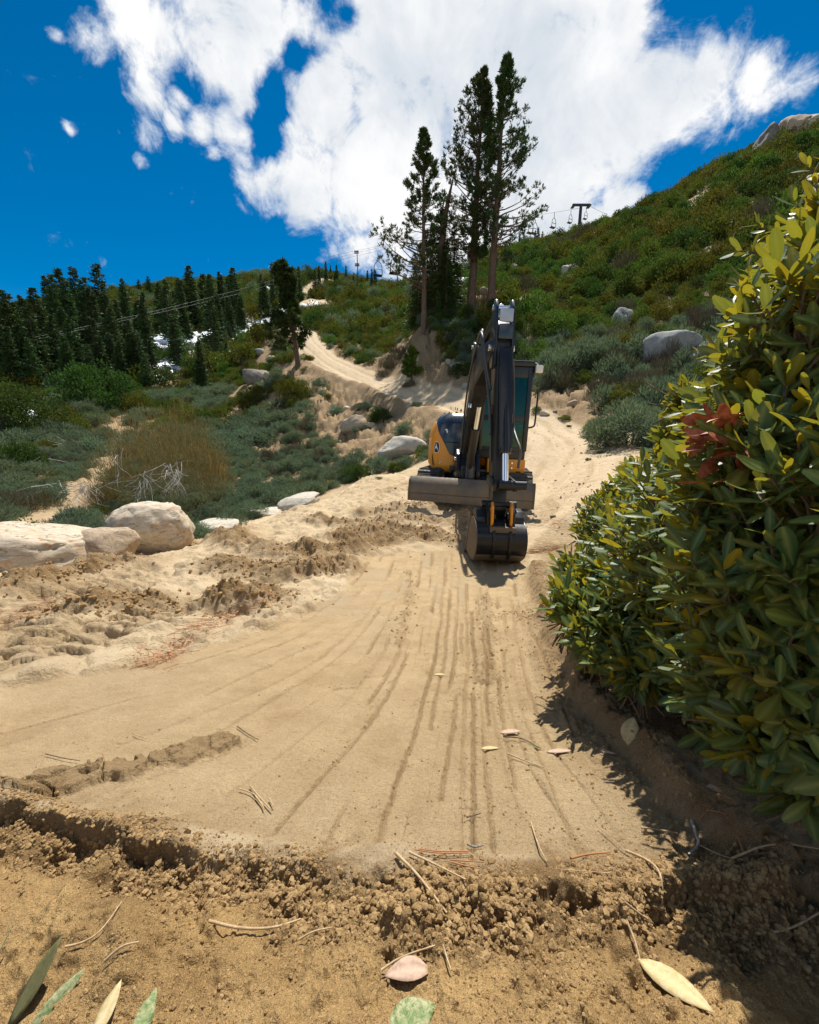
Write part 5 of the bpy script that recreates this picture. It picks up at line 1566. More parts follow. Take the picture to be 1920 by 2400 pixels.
# arm cylinder on top of the boom
ac = cyl('arm_cylinder', P_boom, DIG, (BX, -1.91, 2.46), (BX, -2.80, 2.60), .058)
cyl('cylinder_rod', P_chrome, ac, (BX, -2.80, 2.60), (BX, -3.14, 2.66), .032)
# boom cylinder in front of the boom
bc = cyl('boom_cylinder', P_boom, DIG, (BX, -1.40, .52), (BX, -1.86, 1.30), .062)
cyl('cylinder_rod', P_chrome, bc, (BX, -1.86, 1.30), (BX, -2.06, 1.62), .034)
box('cylinder_guard', P_slate, bc, BX - .06, BX + .06, -1.56, -1.46, .42, .92, .01)
# --- arm (stick)
AX = BX + .01
ear = [(-3.06, 2.18), (-3.04, 2.40), (-3.05, 2.56), (-3.10, 2.66), (-3.18, 2.71), (-3.27, 2.69), (-3.345, 2.60), (-3.40, 2.42), (-3.435, 2.18), (-3.46, 1.95), (-3.20, 1.95)]
am = None
for xx in (AX - .105, AX + .077):
    q = prism('arm_ear', P_black, DIG, ear, xx, xx + .028, .008)
arm_prof = [(-3.14, 2.10), (-3.17, 1.90), (-3.42, 1.00), (-3.63, .38), (-3.70, .28), (-3.80, .30), (-3.84, .40), (-3.72, 1.00), (-3.50, 1.90), (-3.42, 2.15), (-3.36, 2.40), (-3.30, 2.46), (-3.16, 2.40)]
am = prism('arm', P_boom, DIG, arm_prof, AX - .076, AX + .076, .012)
box('arm_plate', P_plate, am, AX - .074, AX + .074, -3.425, -3.395, 2.42, 2.555, .004, Matrix.Translation((0, 0, 0)))
box('arm_plate', P_slate, am, AX - .074, AX + .074, -3.452, -3.42, 2.235, 2.39, .004)
cyl('top_pin', P_chrome, am, (AX - .12, -3.16, 2.63), (AX + .12, -3.16, 2.63), .03)
cyl('arm_pin', P_chrome, am, (AX - .15, -3.26, 2.17), (AX + .15, -3.26, 2.17), .035)
# bucket cylinder on the front of the arm
kc = cyl('bucket_cylinder', P_black, DIG, (AX + .0, -3.47, 2.10), (AX + .0, -3.90, 1.00), .060)
cyl('cylinder_rod', P_chrome, kc, (AX + .0, -3.90, 1.00), (AX + .0, -4.00, .70), .034)
cyl('cylinder_eye', P_black, kc, (AX - .07, -4.00, .68), (AX + .07, -4.00, .68), .055)
prism('cylinder_cover', P_black, kc, [(-3.50, 2.14), (-3.55, 2.12), (-3.92, 1.06), (-3.87, 1.04)], AX - .066, AX + .066, .006)
# links
for xx in (AX - .125, AX + .095): prism('guide_link', P_black, DIG, [(-3.62, .68), (-3.66, .76), (-3.95, .73), (-4.05, .69), (-4.04, .62), (-3.95, .61)], xx, xx + .03, .008)
cyl('link_pin', P_black, DIG, (AX - .06, -4.00, .68), (AX + .22, -4.00, .68), .050)
cyl('link_pin', P_black, DIG, (AX - .19, -3.80, .45), (AX + .19, -3.80, .45), .040)
for xx, dx in ((AX - .115, -.02), (AX + .085, .02)):
    prism('coupler_link', P_yellow, DIG, [(-4.00, .46), (-3.95, .50), (-3.92, .40), (-3.93, .24), (-4.00, .20), (-4.03, .30)], xx, xx + .026, .008)
box('coupler_bar', P_dirty_lit, DIG, AX - .13, AX + .14, -4.07, -4.00, .19, .25, .008)
for xx in (AX - .09, AX + .06): cyl('coupler_pin', P_black, DIG, (xx, -3.95, .34), (xx + .03, -3.95, .34), .05)
# --- bucket
BW = .255
zb0 = float(ground_z(DX + AX, DY - 3.95)[0]) - DZ
outer = []
for t in np.linspace(0, 1, 15):
    a = R(118 - 208 * t)           # from the top round the front to the lip
    outer.append((-3.80 - .335 * math.cos(R(90) - a + R(0)) * 1.0 if False else -3.78 - .34 * math.sin(R(28 + 152 * t)) * (1.0 if t < .5 else 1.02), 0.0))
# shell curve given as points (y, z) relative to the pivot area
SH = [(-3.62, .24), (-3.80, .285), (-3.93, .25), (-4.03, .17), (-4.085, .07), (-4.10, -.04), (-4.07, -.15), (-4.00, -.215), (-3.88, -.265), (-3.72, -.28), (-3.50, -.27), (-3.36, -.255)]
lift = zb0 - (-.285) + .005
SH = [(y, z + lift * (1 if z < 0 else max(0, 1 - z / .38))) for y, z in SH]
SHs = smooth_line(SH, 2)
def bucket_shell(bm):
    inn = []
    n = len(SHs)
    for i, (y, z) in enumerate(SHs):
        a = np.array(SHs[max(0, i - 1)]); b_ = np.array(SHs[min(n - 1, i + 1)]); d = (b_ - a) / np.linalg.norm(b_ - a); nr = np.array([-d[1], d[0]])
        inn.append((y + nr[0] * .014, z + nr[1] * .014) )
    c = np.array([-3.75, .05]); 
    if np.linalg.norm(np.array(inn[n // 2]) - c) > np.linalg.norm(np.array(SHs[n // 2]) - c): inn = [(2 * y - a, 2 * z - b_) for (y, z), (a, b_) in zip(SHs, inn)]
    f_prism(bm, list(SHs) + inn[::-1], AX - BW, AX + BW)
bk = solid('bucket', bucket_shell, P_bucket, DIG, 0)
side_prof = list(SHs)
for xx in (AX - BW - .012, AX + BW): prism('side_plate', P_dirty_lit if xx < AX else P_bucket, bk, [(y * 1.0, z) for y, z in side_prof], xx, xx + .012, .003)  # left plate paler: light on that side put into the colour
# thick rolled edge along the top and strengthening strips
for xx in (AX - BW - .02, AX + BW - .018):
    prism('edge_strip', P_dirty_lit, bk, [(-3.56, .20), (-3.60, .30), (-3.66, .32), (-3.40, -.20), (-3.34, -.24), (-3.33, -.18)], xx, xx + .038, .004)
def strip(y_idx0, y_idx1, x0, x1, thick, name, mat):
    seg = SHs[y_idx0:y_idx1]; out_ = []
    for i, (y, z) in enumerate(seg):
        a = np.array(seg[max(0, i - 1)]); b_ = np.array(seg[min(len(seg) - 1, i + 1)]); d = (b_ - a) / np.linalg.norm(b_ - a)
        nr = np.array([-d[1], d[0]]); c = np.array([-3.75, .05])
        if nr @ (np.array([y, z]) - c) < 0: nr = -nr
        out_.append((y + nr[0] * thick, z + nr[1] * thick))
    prism(name, mat, bk, list(seg) + out_[::-1], x0, x1, .002)
n_ = len(SHs)
strip(int(n_ * .55), n_ - 2, AX - BW, AX + BW, .010, 'wear_plate', P_dirty_lit)
for xx in (AX - .10, AX + .07): strip(int(n_ * .12), int(n_ * .62), xx, xx + .03, .022, 'rib', P_bucket)
for k in range(5): prism('tooth', P_dirty_lit, bk, [(-3.40, zb0 + .01), (-3.22, zb0 + .035), (-3.24, zb0 + .05), (-3.40, zb0 + .06)], AX - .235 + k * .105, AX - .235 + k * .105 + .05, .004)
# shoulders of the bucket top either side of the coupler
for x0, x1 in ((AX - BW, AX - .15), (AX + .15, AX + BW)):
    prism('bucket_shoulder', P_bucket, bk, [(-3.62, .26), (-3.68, .38), (-3.76, .41), (-3.86, .39), (-3.93, .33), (-3.95, .27), (-3.80, .292)], x0, x1, .012)
for xx in (AX - .15, AX + .12): prism('bucket_lug', P_bucket, bk, [(-3.58, .26), (-3.62, .40), (-3.72, .48), (-3.86, .48), (-3.96, .38), (-4.00, .20), (-3.90, .26)], xx, xx + .03, .008)
# --- hoses
hose('hose', P_hose, DIG, [(AX - .13, -2.5, 2.40), (AX - .17, -2.9, 2.50), (AX - .19, -3.0, 2.30), (AX - .14, -3.25, 1.85), (AX - .11, -3.40, 1.55), (AX - .10, -3.55, 1.2)], .017)
hose('hose', P_hose, DIG, [(BX - .13, -2.2, 2.36), (BX - .18, -2.8, 2.46), (BX - .20, -3.15, 2.36), (BX - .15, -3.2, 2.05), (AX - .10, -3.35, 1.7)], .015)
hose('hose', P_hose, DIG, [(AX + .10, -3.45, 2.02), (AX + .13, -3.5, 1.7), (AX + .12, -3.62, 1.3), (AX + .12, -3.85, 1.15), (AX + .14, -3.98, 1.05), (AX + .12, -4.0, .86)], .015)
hose('hose', P_hose, DIG, [(BX - .12, -1.25, .95), (BX - .14, -1.5, 1.5), (BX - .14, -1.8, 2.1), (BX - .13, -2.2, 2.38)], .015)
hose('hose', P_hose, DIG, [(BX + .12, -1.25, .95), (BX + .13, -1.5, 1.4), (BX + .13, -1.85, 1.9), (BX + .13, -2.5, 2.2)], .015)
hose('hose', P_hose, DIG, [(-.58, -.95, .70), (-.50, -1.02, .70), (-.44, -1.08, .85), (BX - .12, -1.2, 1.05)], .022)
hose('hose', P_hose, DIG, [(-.46, -.86, 1.0), (-.44, -.95, .8), (BX - .15, -1.1, .72)], .018)
box('valve_block', P_black, DIG, -.66, -.46, -.97, -.86, .56, .68, .015)
box('hose_clamp', P_chrome, DIG, BX - .15, BX - .105, -2.00, -1.95, 1.60, 1.66, .004)
box('hose_clamp', P_orange, DIG, BX + .106, BX + .13, -1.97, -1.93, 1.78, 1.83, .004)
box('hood_latch', P_white, DIG, -.42, -.36, -.875, -.85, 1.06, 1.12, .005)
cyl('coupling', P_dirty_lit, DIG, (AX - .09, -3.40, 1.52), (AX - .09, -3.43, 1.42), .026, n=8)
cyl('coupling', P_dirty_lit, DIG, (AX + .09, -3.62, 1.42), (AX + .09, -3.65, 1.32), .026, n=8)
cyl('steel_pipe', P_hose, DIG, (AX - .088, -3.40, 1.45), (AX - .088, -3.62, .9), .012, n=8)
# ------------------------------------------------------------------ boulders
def rock_mat(name, a, b_, stain, lich=(.30, .33, .22), crack=.5):
    m, s = mat_new(name)
    tcn = s.n('ShaderNodeTexCoord').outputs['Object']
    n1 = s.noise(tcn, 1.6, 6, .6, .3); n2 = s.noise(tcn, 7, 8, .7); n3 = s.noise(tcn, 60, 4, .7); n4 = s.noise(tcn, 2.6, 5, .65, 1.2)
    c = s.mix(s.mr(n2, .35, .65), a, b_)
    c = s.mix(s.mr(n4, .54, .66, 0, .8), c, stain)
    c = s.mix(s.mr(n1, .58, .70, 0, .6), c, lich)
    c = s.mix(s.mr(n3, .55, .7, 0, .5), c, tuple(x * .45 for x in a))
    mp = s.n('ShaderNodeMapping'); s.lk(tcn, mp.inputs['Vector']); mp.inputs['Scale'].default_value = (1, 1.4, 2.6); mp.inputs['Rotation'].default_value = (.5, .3, .2)
    vo = s.n('ShaderNodeTexNoise'); s.lk(mp.outputs[0], vo.inputs['Vector']); vo.inputs['Scale'].default_value = 1.3; vo.inputs['Detail'].default_value = 8; vo.inputs['Roughness'].default_value = .55
    ridge = s.m('ABSOLUTE', s.m('SUBTRACT', vo.outputs['Fac'], .5))
    cr = s.mr(ridge, 0.0, .012, crack, 0)
    c = s.mix(cr, c, tuple(x * .25 for x in a))
    b = s.n('ShaderNodeBsdfPrincipled'); s.lk(c, b.inputs['Base Color']); b.inputs['Roughness'].default_value = .88; b.inputs['Specular IOR Level'].default_value = .25
    bp = s.n('ShaderNodeBump'); bp.inputs['Strength'].default_value = .7; bp.inputs['Distance'].default_value = .03
    s.lk(s.m('SUBTRACT', s.m('ADD', s.m('MULTIPLY', n2, .8), s.m('MULTIPLY', n3, .25)), s.m('MULTIPLY', cr, .6)), bp.inputs['Height']); s.lk(bp.outputs[0], b.inputs['Normal'])
    finish(s, b); return m
K_pale = rock_mat('pale_granite', (.46, .38, .28), (.62, .53, .41), (.50, .30, .15), crack=.6)
K_white = rock_mat('white_granite', (.46, .41, .33), (.60, .55, .46), (.48, .38, .26))
K_grey = rock_mat('grey_granite', (.24, .25, .24), (.36, .36, .33), (.30, .27, .22), (.22, .27, .22))
K_dark = rock_mat('dark_granite', (.17, .15, .13), (.27, .24, .20), (.20, .14, .10))
K_tan = rock_mat('tan_rock', (.38, .29, .20), (.52, .41, .29), (.42, .26, .14))

def rock_mesh(seed, sub=4, rough=.2, cuts=7, power=2.8):
    bm = bmesh.new(); bmesh.ops.create_icosphere(bm, subdivisions=sub, radius=1.0)
    v = np.array([x.co[:] for x in bm.verts])
    rg = np.random.default_rng(seed)
    p = np.abs(v) ** (power / 2); v = v / (np.sum(np.abs(v) ** power, 1, keepdims=True) ** (1 / power))
    for _ in range(cuts):
        n_ = unit(rg.normal(size=3)); d0 = rg.uniform(.62, .88)
        d = v @ n_; over = np.maximum(d - d0, 0); v = v - n_ * over[:, None] * .85
    n1 = fbm3(v + seed * 3.1, 1.3, 3, seed) - .5; n2 = fbm3(v + seed, 4.5, 4, seed + 9) - .5
    seam = np.abs(fbm3(v * np.array([1, 1, 1.8]) + seed * 1.7, 1.1, 3, seed + 4) - .5)
    v = v * (1 + rough * 1.6 * n1 + rough * .6 * n2 - .06 * np.exp(-(seam / .018) ** 2))[:, None]
    for x, c in zip(bm.verts, v): x.co = c
    me = bpy.data.meshes.new('boulder'); bm.to_mesh(me); bm.free()
    me.polygons.foreach_set('use_smooth', [True] * len(me.polygons)); return me

def boulder(u, v, wpx, hpx, label, mat, seed, sink=.3, tilt=0, yaw=None, depth=None, name='boulder', dmul=.85, r_=None, sub=4, cuts=8, rough=.2):
    """u, v = middle of the foot as seen; width and height in picture pixels"""
    p = hit(u, v, 1.0) if r_ is None else at_r(u, r_, v)
    dep = p[1] * CP - p[2] * SP; w_ = wpx / 960 * dep; h_ = hpx / 960 * dep
    if r_ is None: z = float(ground_z(p[0], p[1])[0])
    else: z = float(ground_z(p[0], p[1])[0])
    me = rock_mesh(seed, sub, rough, cuts)
    o = link(name, me, None, mat)
    th = math.atan2(p[0], p[1])
    dd = w_ * dmul
    o.scale = (w_ / 2, dd / 2, h_ / (2 - 2 * sink) * 1.0)
    # push back so that its front foot is where it is seen
    o.location = (p[0] + math.sin(th) * dd * .4, p[1] + math.cos(th) * dd * .4, z + o.scale.z * (1 - 2 * sink))
    o.rotation_euler = (0, R(tilt), -th + (yaw or 0))
    tag(o, label, 'boulder'); return o

boulder(95, 1338, 290, 112, 'big smooth pale boulder at the left edge of the sandy terrace', K_pale, 3, .30, 4, dmul=.8, rough=.18, cuts=6, sub=5)
boulder(362, 1300, 180, 118, 'large upright pale boulder on the terrace rim, behind the low brown mound', K_pale, 8, .22, -10, dmul=.8, rough=.22, sub=5, cuts=7)
boulder(262, 1318, 130, 70, 'low shaded tan soil mound between the two big pale boulders', K_tan, 12, .3, 8, dmul=.9)  # bank of brown soil, shaped from the rock mesh
boulder(512, 1252, 110, 30, 'flat pale slab on the rim right of the upright boulder', K_white, 14, .35, -8)
boulder(622, 1210, 84, 16, 'small rounded white stone in the terrace rim', K_white, 16, .3, 0)
boulder(705, 1186, 110, 22, 'long low pale slab where the rim curves away from the scrub', K_white, 18, .35, -14)
boulder(942, 1068, 116, 48, 'broad flat white slab on the slope left of the yellow machine', K_white, 21, .3, 0, dmul=.7)
boulder(830, 1012, 66, 36, 'wedge-shaped tan boulder tipping down the embankment', K_tan, 22, .15, -28, dmul=.7, cuts=6)
boulder(868, 1005, 26, 14, 'reddish stone just right of the wedge-shaped boulder', K_tan, 23, .2)
boulder(812, 962, 16, 10, 'small pale stone above the wedge-shaped boulder', K_white, 24, .2)
boulder(784, 964, 20, 12, 'small grey stone on the embankment under the ledge', K_grey, 25, .2)
boulder(752, 942, 16, 10, 'small dark stone in the embankment near its upper end', K_dark, 26, .2)
boulder(602, 905, 72, 42, 'dark rounded boulder in the brush left of the lone tree', K_dark, 28, .25)
boulder(635, 895, 34, 26, 'tan rock leaning on the dark boulder left of the lone tree', K_tan, 29, .25)
boulder(1555, 862, 140, 90, 'large grey-green lichen slab on the right bank', K_grey, 31, .2, -26, dmul=.5, cuts=12, rough=.28)
boulder(1655, 865, 130, 80, 'dark rounded rock with a pale rim right of the grey slab', K_dark, 32, .2, -10)
boulder(1455, 778, 52, 55, 'blue-grey boulder with a pale cap among the brush in the middle of the hill', K_grey, 33, .2)
boulder(1335, 648, 42, 30, 'cream round boulder alone in the brush above the digger', K_white, 34, .2)
boulder(1640, 625, 90, 50, 'dark overhanging rock below a grey dead bush', K_dark, 35, .2)
boulder(1608, 665, 26, 16, 'small pale stone right below the dark overhanging rock', K_pale, 36, .2)
boulder(1366, 582, 46, 22, 'pale flat rock just under the hill crest', K_pale, 37, .3)
boulder(1400, 922, 34, 26, 'upright pinkish stone on the sandy bank', K_tan, 38, .15, -30)
boulder(1340, 944, 28, 14, 'flat pinkish stone lower on the sandy bank', K_tan, 39, .2, -12)
boulder(1277, 976, 24, 14, 'pale stone at the road edge beside a green tuft', K_pale, 40, .2)
boulder(1302, 968, 12, 8, 'little grey stone on the sandy bank foot', K_grey, 41, .2, sub=3)
boulder(1070, 866, 30, 18, 'bluish stone on the shaded bank left of the boom', K_grey, 42, .2)
boulder(1050, 860, 16, 14, 'small bluish stone at the left end of the shaded bank pair', K_grey, 43, .2, sub=3)
boulder(1095, 912, 30, 16, 'grey rubble stone on the bank beside the digger boom', K_grey, 44, .2)
for i, (u, v, w_, h_, lb) in enumerate([(1205, 640, 42, 30, 'biggest rounded boulder of the pile right of the tall pines'), (1232, 612, 22, 14, 'small boulder topping the pile right of the tall pines'), (1236, 630, 14, 12, 'tiny brown boulder right of the biggest one in the pile'),
                                      (1203, 650, 24, 12, 'flat boulder under the biggest one in the pile'), (1180, 655, 22, 22, 'greenish upright boulder left of the pile'), (1190, 668, 22, 18, 'round boulder at the middle of the pile'), (1172, 672, 18, 18, 'small boulder just right of the tallest pine trunk'),
                                      (1180, 690, 26, 22, 'lowest boulder of the pile by the tallest pine'), (1133, 688, 30, 26, 'brown boulder between the two tall pine trunks'), (1262, 595, 24, 8, 'long thin rock uphill of the pile'), (1228, 582, 10, 6, 'white pebble-like rock near the crest above the pile')]):
    boulder(u, v, w_, h_, lb, K_pale if i in (0, 1, 3, 9, 10) else K_grey if i != 8 else K_tan, 50 + i, .2, sub=3)
for i, (u, v, w_, h_, lb, K_) in enumerate([(1692, 432, 66, 34, 'grey boulder under the crest of the right hill', K_grey), (1722, 398, 40, 22, 'flat pale rock along the crest', K_pale), (1742, 385, 30, 14, 'small pale rock joining the crest outcrop', K_pale), (1800, 335, 80, 66, 'dark leaning rock of the summit outcrop', K_dark),
                                            (1868, 318, 90, 72, 'broad rock in the middle of the summit outcrop', K_tan), (1780, 346, 56, 30, 'low grey rock at the left foot of the summit outcrop', K_grey), (1835, 300, 60, 50, 'block standing highest on the summit outcrop', K_grey), (1838, 335, 50, 26, 'wedge of pale rock low in the summit outcrop', K_pale), (1915, 300, 60, 50, 'rock of the summit outcrop cut by the picture edge', K_pale), (1808, 432, 14, 8, 'small pale rock on the upper hillside', K_pale), (1690, 385, 14, 8, 'dark stub of rock on the crest', K_dark)]):
    boulder(u, v, w_, h_, lb, K_, 70 + i, .2, (-12, 0, 14, -22, 8, -15)[i % 6] if i >= 3 else 0, sub=4, rough=.34, cuts=12, r_=64.5 if v < 400 else None)
for i, (u, v, w_) in enumerate([(610, 830, 26), (625, 845, 20), (640, 850, 30), (655, 870, 24), (690, 742, 20), (770, 700, 18), (792, 702, 12), (900, 640, 10), (930, 740, 10), (985, 590, 10), (950, 745, 10), (660, 812, 18)]):
    boulder(u, v, w_, w_ * .6, 'small pale rock lying on the far slope near the upper road', K_pale if i % 3 else K_grey, 90 + i, .2, sub=2)['group'] = 'small rocks by the upper road'

# ------------------------------------------------------------------ chairlift
M_iron, s = mat_new('lift_iron'); b = s.n('ShaderNodeBsdfPrincipled'); b.inputs['Base Color'].default_value = (.03, .035, .045, 1); b.inputs['Roughness'].default_value = .6; finish(s, b)
M_pale_metal, s = mat_new('galvanised_metal'); b = s.n('ShaderNodeBsdfPrincipled'); b.inputs['Base Color'].default_value = (.55, .56, .56, 1); b.inputs['Roughness'].default_value = .45; b.inputs['Metallic'].default_value = .2; finish(s, b)
def at_depth(u, v, dep):
    return pdir(u, v) * dep
def cable(pts, label, rad):
    v, f = chain([at_depth(*p) for p in smooth_line3([(p[0], p[1], p[2]) for p in pts], 2)], [rad] * len(smooth_line3(pts, 2)), 5)
    tag(link('lift_cable', np_mesh('lift_cable', v, f, True), None, M_iron), label, 'cable')
cable([(-40, 822, 42), (180, 775, 55), (420, 723, 75), (640, 668, 105), (780, 612, 115), (900, 585, 110), (1000, 560, 105)], 'lower chairlift cable crossing in front of the left forest', .022)
cable([(-40, 815, 42), (180, 770, 55), (420, 716, 75), (640, 658, 105), (780, 605, 115), (900, 578, 110), (1000, 552, 105)], 'upper chairlift cable of the close pair across the left forest', .022)
cable([(420, 700, 120), (600, 650, 125), (780, 598, 120), (900, 575, 112), (960, 562, 108)], 'highest single chairlift cable reaching the slender pine', .025)
cable([(1150, 515, 88), (1250, 506, 86), (1357, 488, 82)], 'chairlift cable from the hilltop tower towards the tall pines', .03)
cable([(1383, 483, 82), (1400, 492, 90), (1420, 502, 110)], 'chairlift cable leaving the hilltop tower to the right', .03)
def chair(u, v_top, v_bot, dep, label, group=None, mat=M_iron, yaw=0.5):
    a = at_depth(u, v_top, dep); h = (v_bot - v_top) / 960 * dep
    e = empty('lift_chair', tuple(a), (0, 0, yaw), label, 'lift chair', group)
    s_ = h / 2.6; t = .035 * s_ + .012
    def tb(name, pts, m=mat):
        v, f = chain(smooth_line3([tuple(np.array(q) * s_) for q in pts], 1), [t] * len(smooth_line3(pts, 1)), 5); link(name, np_mesh(name, v, f, True), e, m)
    tb('hanger', [(0, 0, 0), (0, 0, -.9)])
    tb('side_frame', [(0, 0, -.85), (-.45, 0, -1.25), (-.5, 0, -2.3), (-.5, .5, -2.35)])
    tb('side_frame', [(0, 0, -.85), (.45, 0, -1.25), (.5, 0, -2.3), (.5, .5, -2.35)])
    v, f = np.array([(-.5, 0, -2.28), (.5, 0, -2.28), (.5, .5, -2.34), (-.5, .5, -2.34), (-.5, 0, -2.34), (.5, 0, -2.34), (.5, .5, -2.40), (-.5, .5, -2.40)]) * s_, np.array([(0, 1, 2, 3), (4, 7, 6, 5), (0, 4, 5, 1), (1, 5, 6, 2), (2, 6, 7, 3), (3, 7, 4, 0)])
    link('seat', np_mesh('seat', v, f), e, mat)
    tb('back_rail', [(-.48, 0, -1.75), (.48, 0, -1.75)])
    return e
chair(886, 592, 645, 112, 'empty lift chair hanging against blue sky left of the slender pine', yaw=.3)
chair(926, 580, 640, 110, 'empty lift chair partly behind the branches of the slender pine', yaw=.3)
for (u, a, b_, lb) in [(1184, 512, 548, 'lift chair nearest the tall pines'), (1204, 512, 550, 'second lift chair counted from the tall pines'), (1246, 506, 545, 'left one of two overlapping lift chairs in the middle of the cable'), (1256, 506, 546, 'right one of two overlapping lift chairs in the middle of the cable'),
                       (1300, 497, 532, 'lift chair alone between the overlapping pair and the tower'), (1339, 491, 521, 'lift chair just left of the hilltop tower'), (1375, 485, 512, 'lift chair just right of the hilltop tower')]:
    chair(u, a, b_, 84, lb)
for (u, a, b_, dep, lb) in [(60, 815, 850, 48, 'pale chair bar hanging from the cable nearest the left edge'), (372, 745, 775, 78, 'pale chair bar hanging from the cable over the middle of the forest'), (598, 690, 712, 100, 'pale chair bar hanging from the cable by the lone tree')]:
    p0, p1 = at_depth(u - 4, a, dep), at_depth(u + 8, b_, dep)
    v, f = chain([p0 + (0, 0, .0), p0, p1], [.02, .035, .035], 5); tag(link('chair_bar', np_mesh('chair_bar', v, f, True), None, M_pale_metal), lb, 'chair bar')
# hilltop tower
p = at_depth(1357, 540, 84); top = at_depth(1362, 482, 84)
e = empty('lift_tower', tuple(p), (0, 0, 0), 'dark T-shaped lift tower on the hill crest', 'lift tower')
d_ = top - p
v, f = chain([(0, 0, -1.2), tuple(d_)], [.36, .30], 8); link('post', np_mesh('post', v, f, True), e, M_iron)
solid('crossarm', lambda bm: f_box(bm, d_[0] - 1.75, d_[0] + 1.85, d_[1] - .2, d_[1] + .2, d_[2] - .05, d_[2] + .32), M_iron, e, .02)
for sx in (-1.6, 1.6): solid('sheave', lambda bm: f_box(bm, d_[0] + sx - .3, d_[0] + sx + .3, d_[1] - .7, d_[1] + .7, d_[2] - .22, d_[2] - .05), M_iron, e, .02)
# mast on the far ridge
p = at_depth(840, 665, 170); top = at_depth(837, 593, 170)
e = empty('radio_mast', tuple(p), (0, 0, 0), 'thin mast with aerials standing among the far ridge conifers', 'mast')
d_ = top - p
v, f = chain([(0, 0, -2), tuple(d_)], [.25, .16], 6); link('post', np_mesh('post', v, f, True), e, M_iron)
for k in (.98, .93, .55, .60):
    solid('aerial', lambda bm: f_box(bm, d_[0] * k - .9, d_[0] * k + .9, -.2, .2, d_[2] * k - .18, d_[2] * k + .18), M_iron, e, 0)
p = at_depth(755, 690, 150)
v, f = chain([tuple(p + (0, 0, -2)), tuple(at_depth(757, 634, 150))], [.12, .10], 5); tag(link('lift_pole', np_mesh('lift_pole', v, f, True), None, M_iron), 'thin grey lift pole rising from the brush below the bare dirt hill', 'pole')
# ------------------------------------------------------------------ golden-leaved bush in front on the right
def big_leaf_mat(name, top, under, top2, under2, gloss=.44, trans=.30):
    m, s = mat_new(name)
    g = s.n('ShaderNodeNewGeometry'); oi = s.n('ShaderNodeAttribute'); oi.attribute_name = 'tone'
    ob = s.n('ShaderNodeObjectInfo')
    tone = s.m('ADD', oi.outputs['Fac'], s.m('MULTIPLY', ob.outputs['Random'], s.m('LESS_THAN', oi.outputs['Fac'], .0001)))
    n = s.noise(g.outputs['Position'], 260, 4, .65); n2 = s.noise(g.outputs['Position'], 45, 3, .6)
    t = s.mix(tone, top, top2); u_ = s.mix(tone, under, under2)
    t = s.mix(s.mr(n, .4, .7, 0, .35), t, tuple(x * .5 for x in top)); u_ = s.mix(s.mr(n2, .5, .7, 0, .4), u_, tuple(x * .7 for x in under))
    # pale midrib
    rib = s.n('ShaderNodeAttribute'); rib.attribute_name = 'rib'
    t = s.mix(s.m('MULTIPLY', rib.outputs['Fac'], .55), t, (.30, .33, .10))
    u_ = s.mix(s.m('MULTIPLY', rib.outputs['Fac'], .4), u_, (.40, .33, .10))
    c = s.mix(g.outputs['Backfacing'], t, u_)
    b = s.n('ShaderNodeBsdfPrincipled'); s.lk(c, b.inputs['Base Color'])
    s.lk(s.mr(g.outputs['Backfacing'], 0, 1, gloss, .65), b.inputs['Roughness'])
    s.lk(s.mr(g.outputs['Backfacing'], 0, 1, .35, .12), b.inputs['Specular IOR Level'])
    bp = s.n('ShaderNodeBump'); bp.inputs['Strength'].default_value = .25; bp.inputs['Distance'].default_value = .001; s.lk(n, bp.inputs['Height']); s.lk(bp.outputs[0], b.inputs['Normal'])
    tl = s.n('ShaderNodeBsdfTranslucent'); s.lk(s.mix(tone, (.55, .42, .02), (.28, .32, .03)), tl.inputs['Color'])
    mx = s.n('ShaderNodeMixShader'); mx.inputs[0].default_value = trans; s.lk(b.outputs[0], mx.inputs[1]); s.lk(tl.outputs[0], mx.inputs[2])
    o = s.n('ShaderNodeOutputMaterial'); s.lk(mx.outputs[0], o.inputs['Surface']); return m
B_leaf = big_leaf_mat('leathery_leaf', (.028, .095, .036), (.30, .215, .012), (.075, .135, .026), (.17, .165, .025))
B_dead, s = mat_new('dead_leaf'); g = s.n('ShaderNodeNewGeometry'); n = s.noise(g.outputs['Position'], 120, 4, .6)
b = s.n('ShaderNodeBsdfPrincipled'); s.lk(s.mix(s.mr(n, .35, .65), (.24, .045, .018), (.46, .16, .075)), b.inputs['Base Color']); b.inputs['Roughness'].default_value = .45; finish(s, b)

NL = 7
def leaf_template(curl, fold, wf=.30, kind='obo'):
    """unit length leaf along +X, upper side +Z: verts, quads, rib weight"""
    V, Rb = [], []
    for i in range(NL + 1):
        t = i / NL
        if kind == 'obo': w_ = wf * (math.sin(math.pi * min(1, (t * .93 + .02)) ** 1.35)) ** .75 * (1 if t > .12 else t / .12 * .8 + .06) * .5 + .004
        else: w_ = wf * math.sin(math.pi * t ** .9) ** .9 * .5 + .004
        z = curl * (t - t * t * 1.6) * .5
        for k in (-1, -.5, 0, .5, 1):
            V.append((t, k * w_, z + fold * abs(k) * w_ - abs(k) ** 3 * w_ * .15)); Rb.append(1.0 if k == 0 else 0.0)
    F = []
    for i in range(NL):
        for k in range(4): a = i * 5 + k; F.append((a, a + 5, a + 6, a + 1))
    return np.array(V), np.array(F), np.array(Rb)
TPL = [leaf_template(c, f, w_) for c, f, w_ in ((.10, .28, .29), (-.15, .15, .33), (.25, .50, .24), (0, .10, .34), (-.35, .30, .28))]

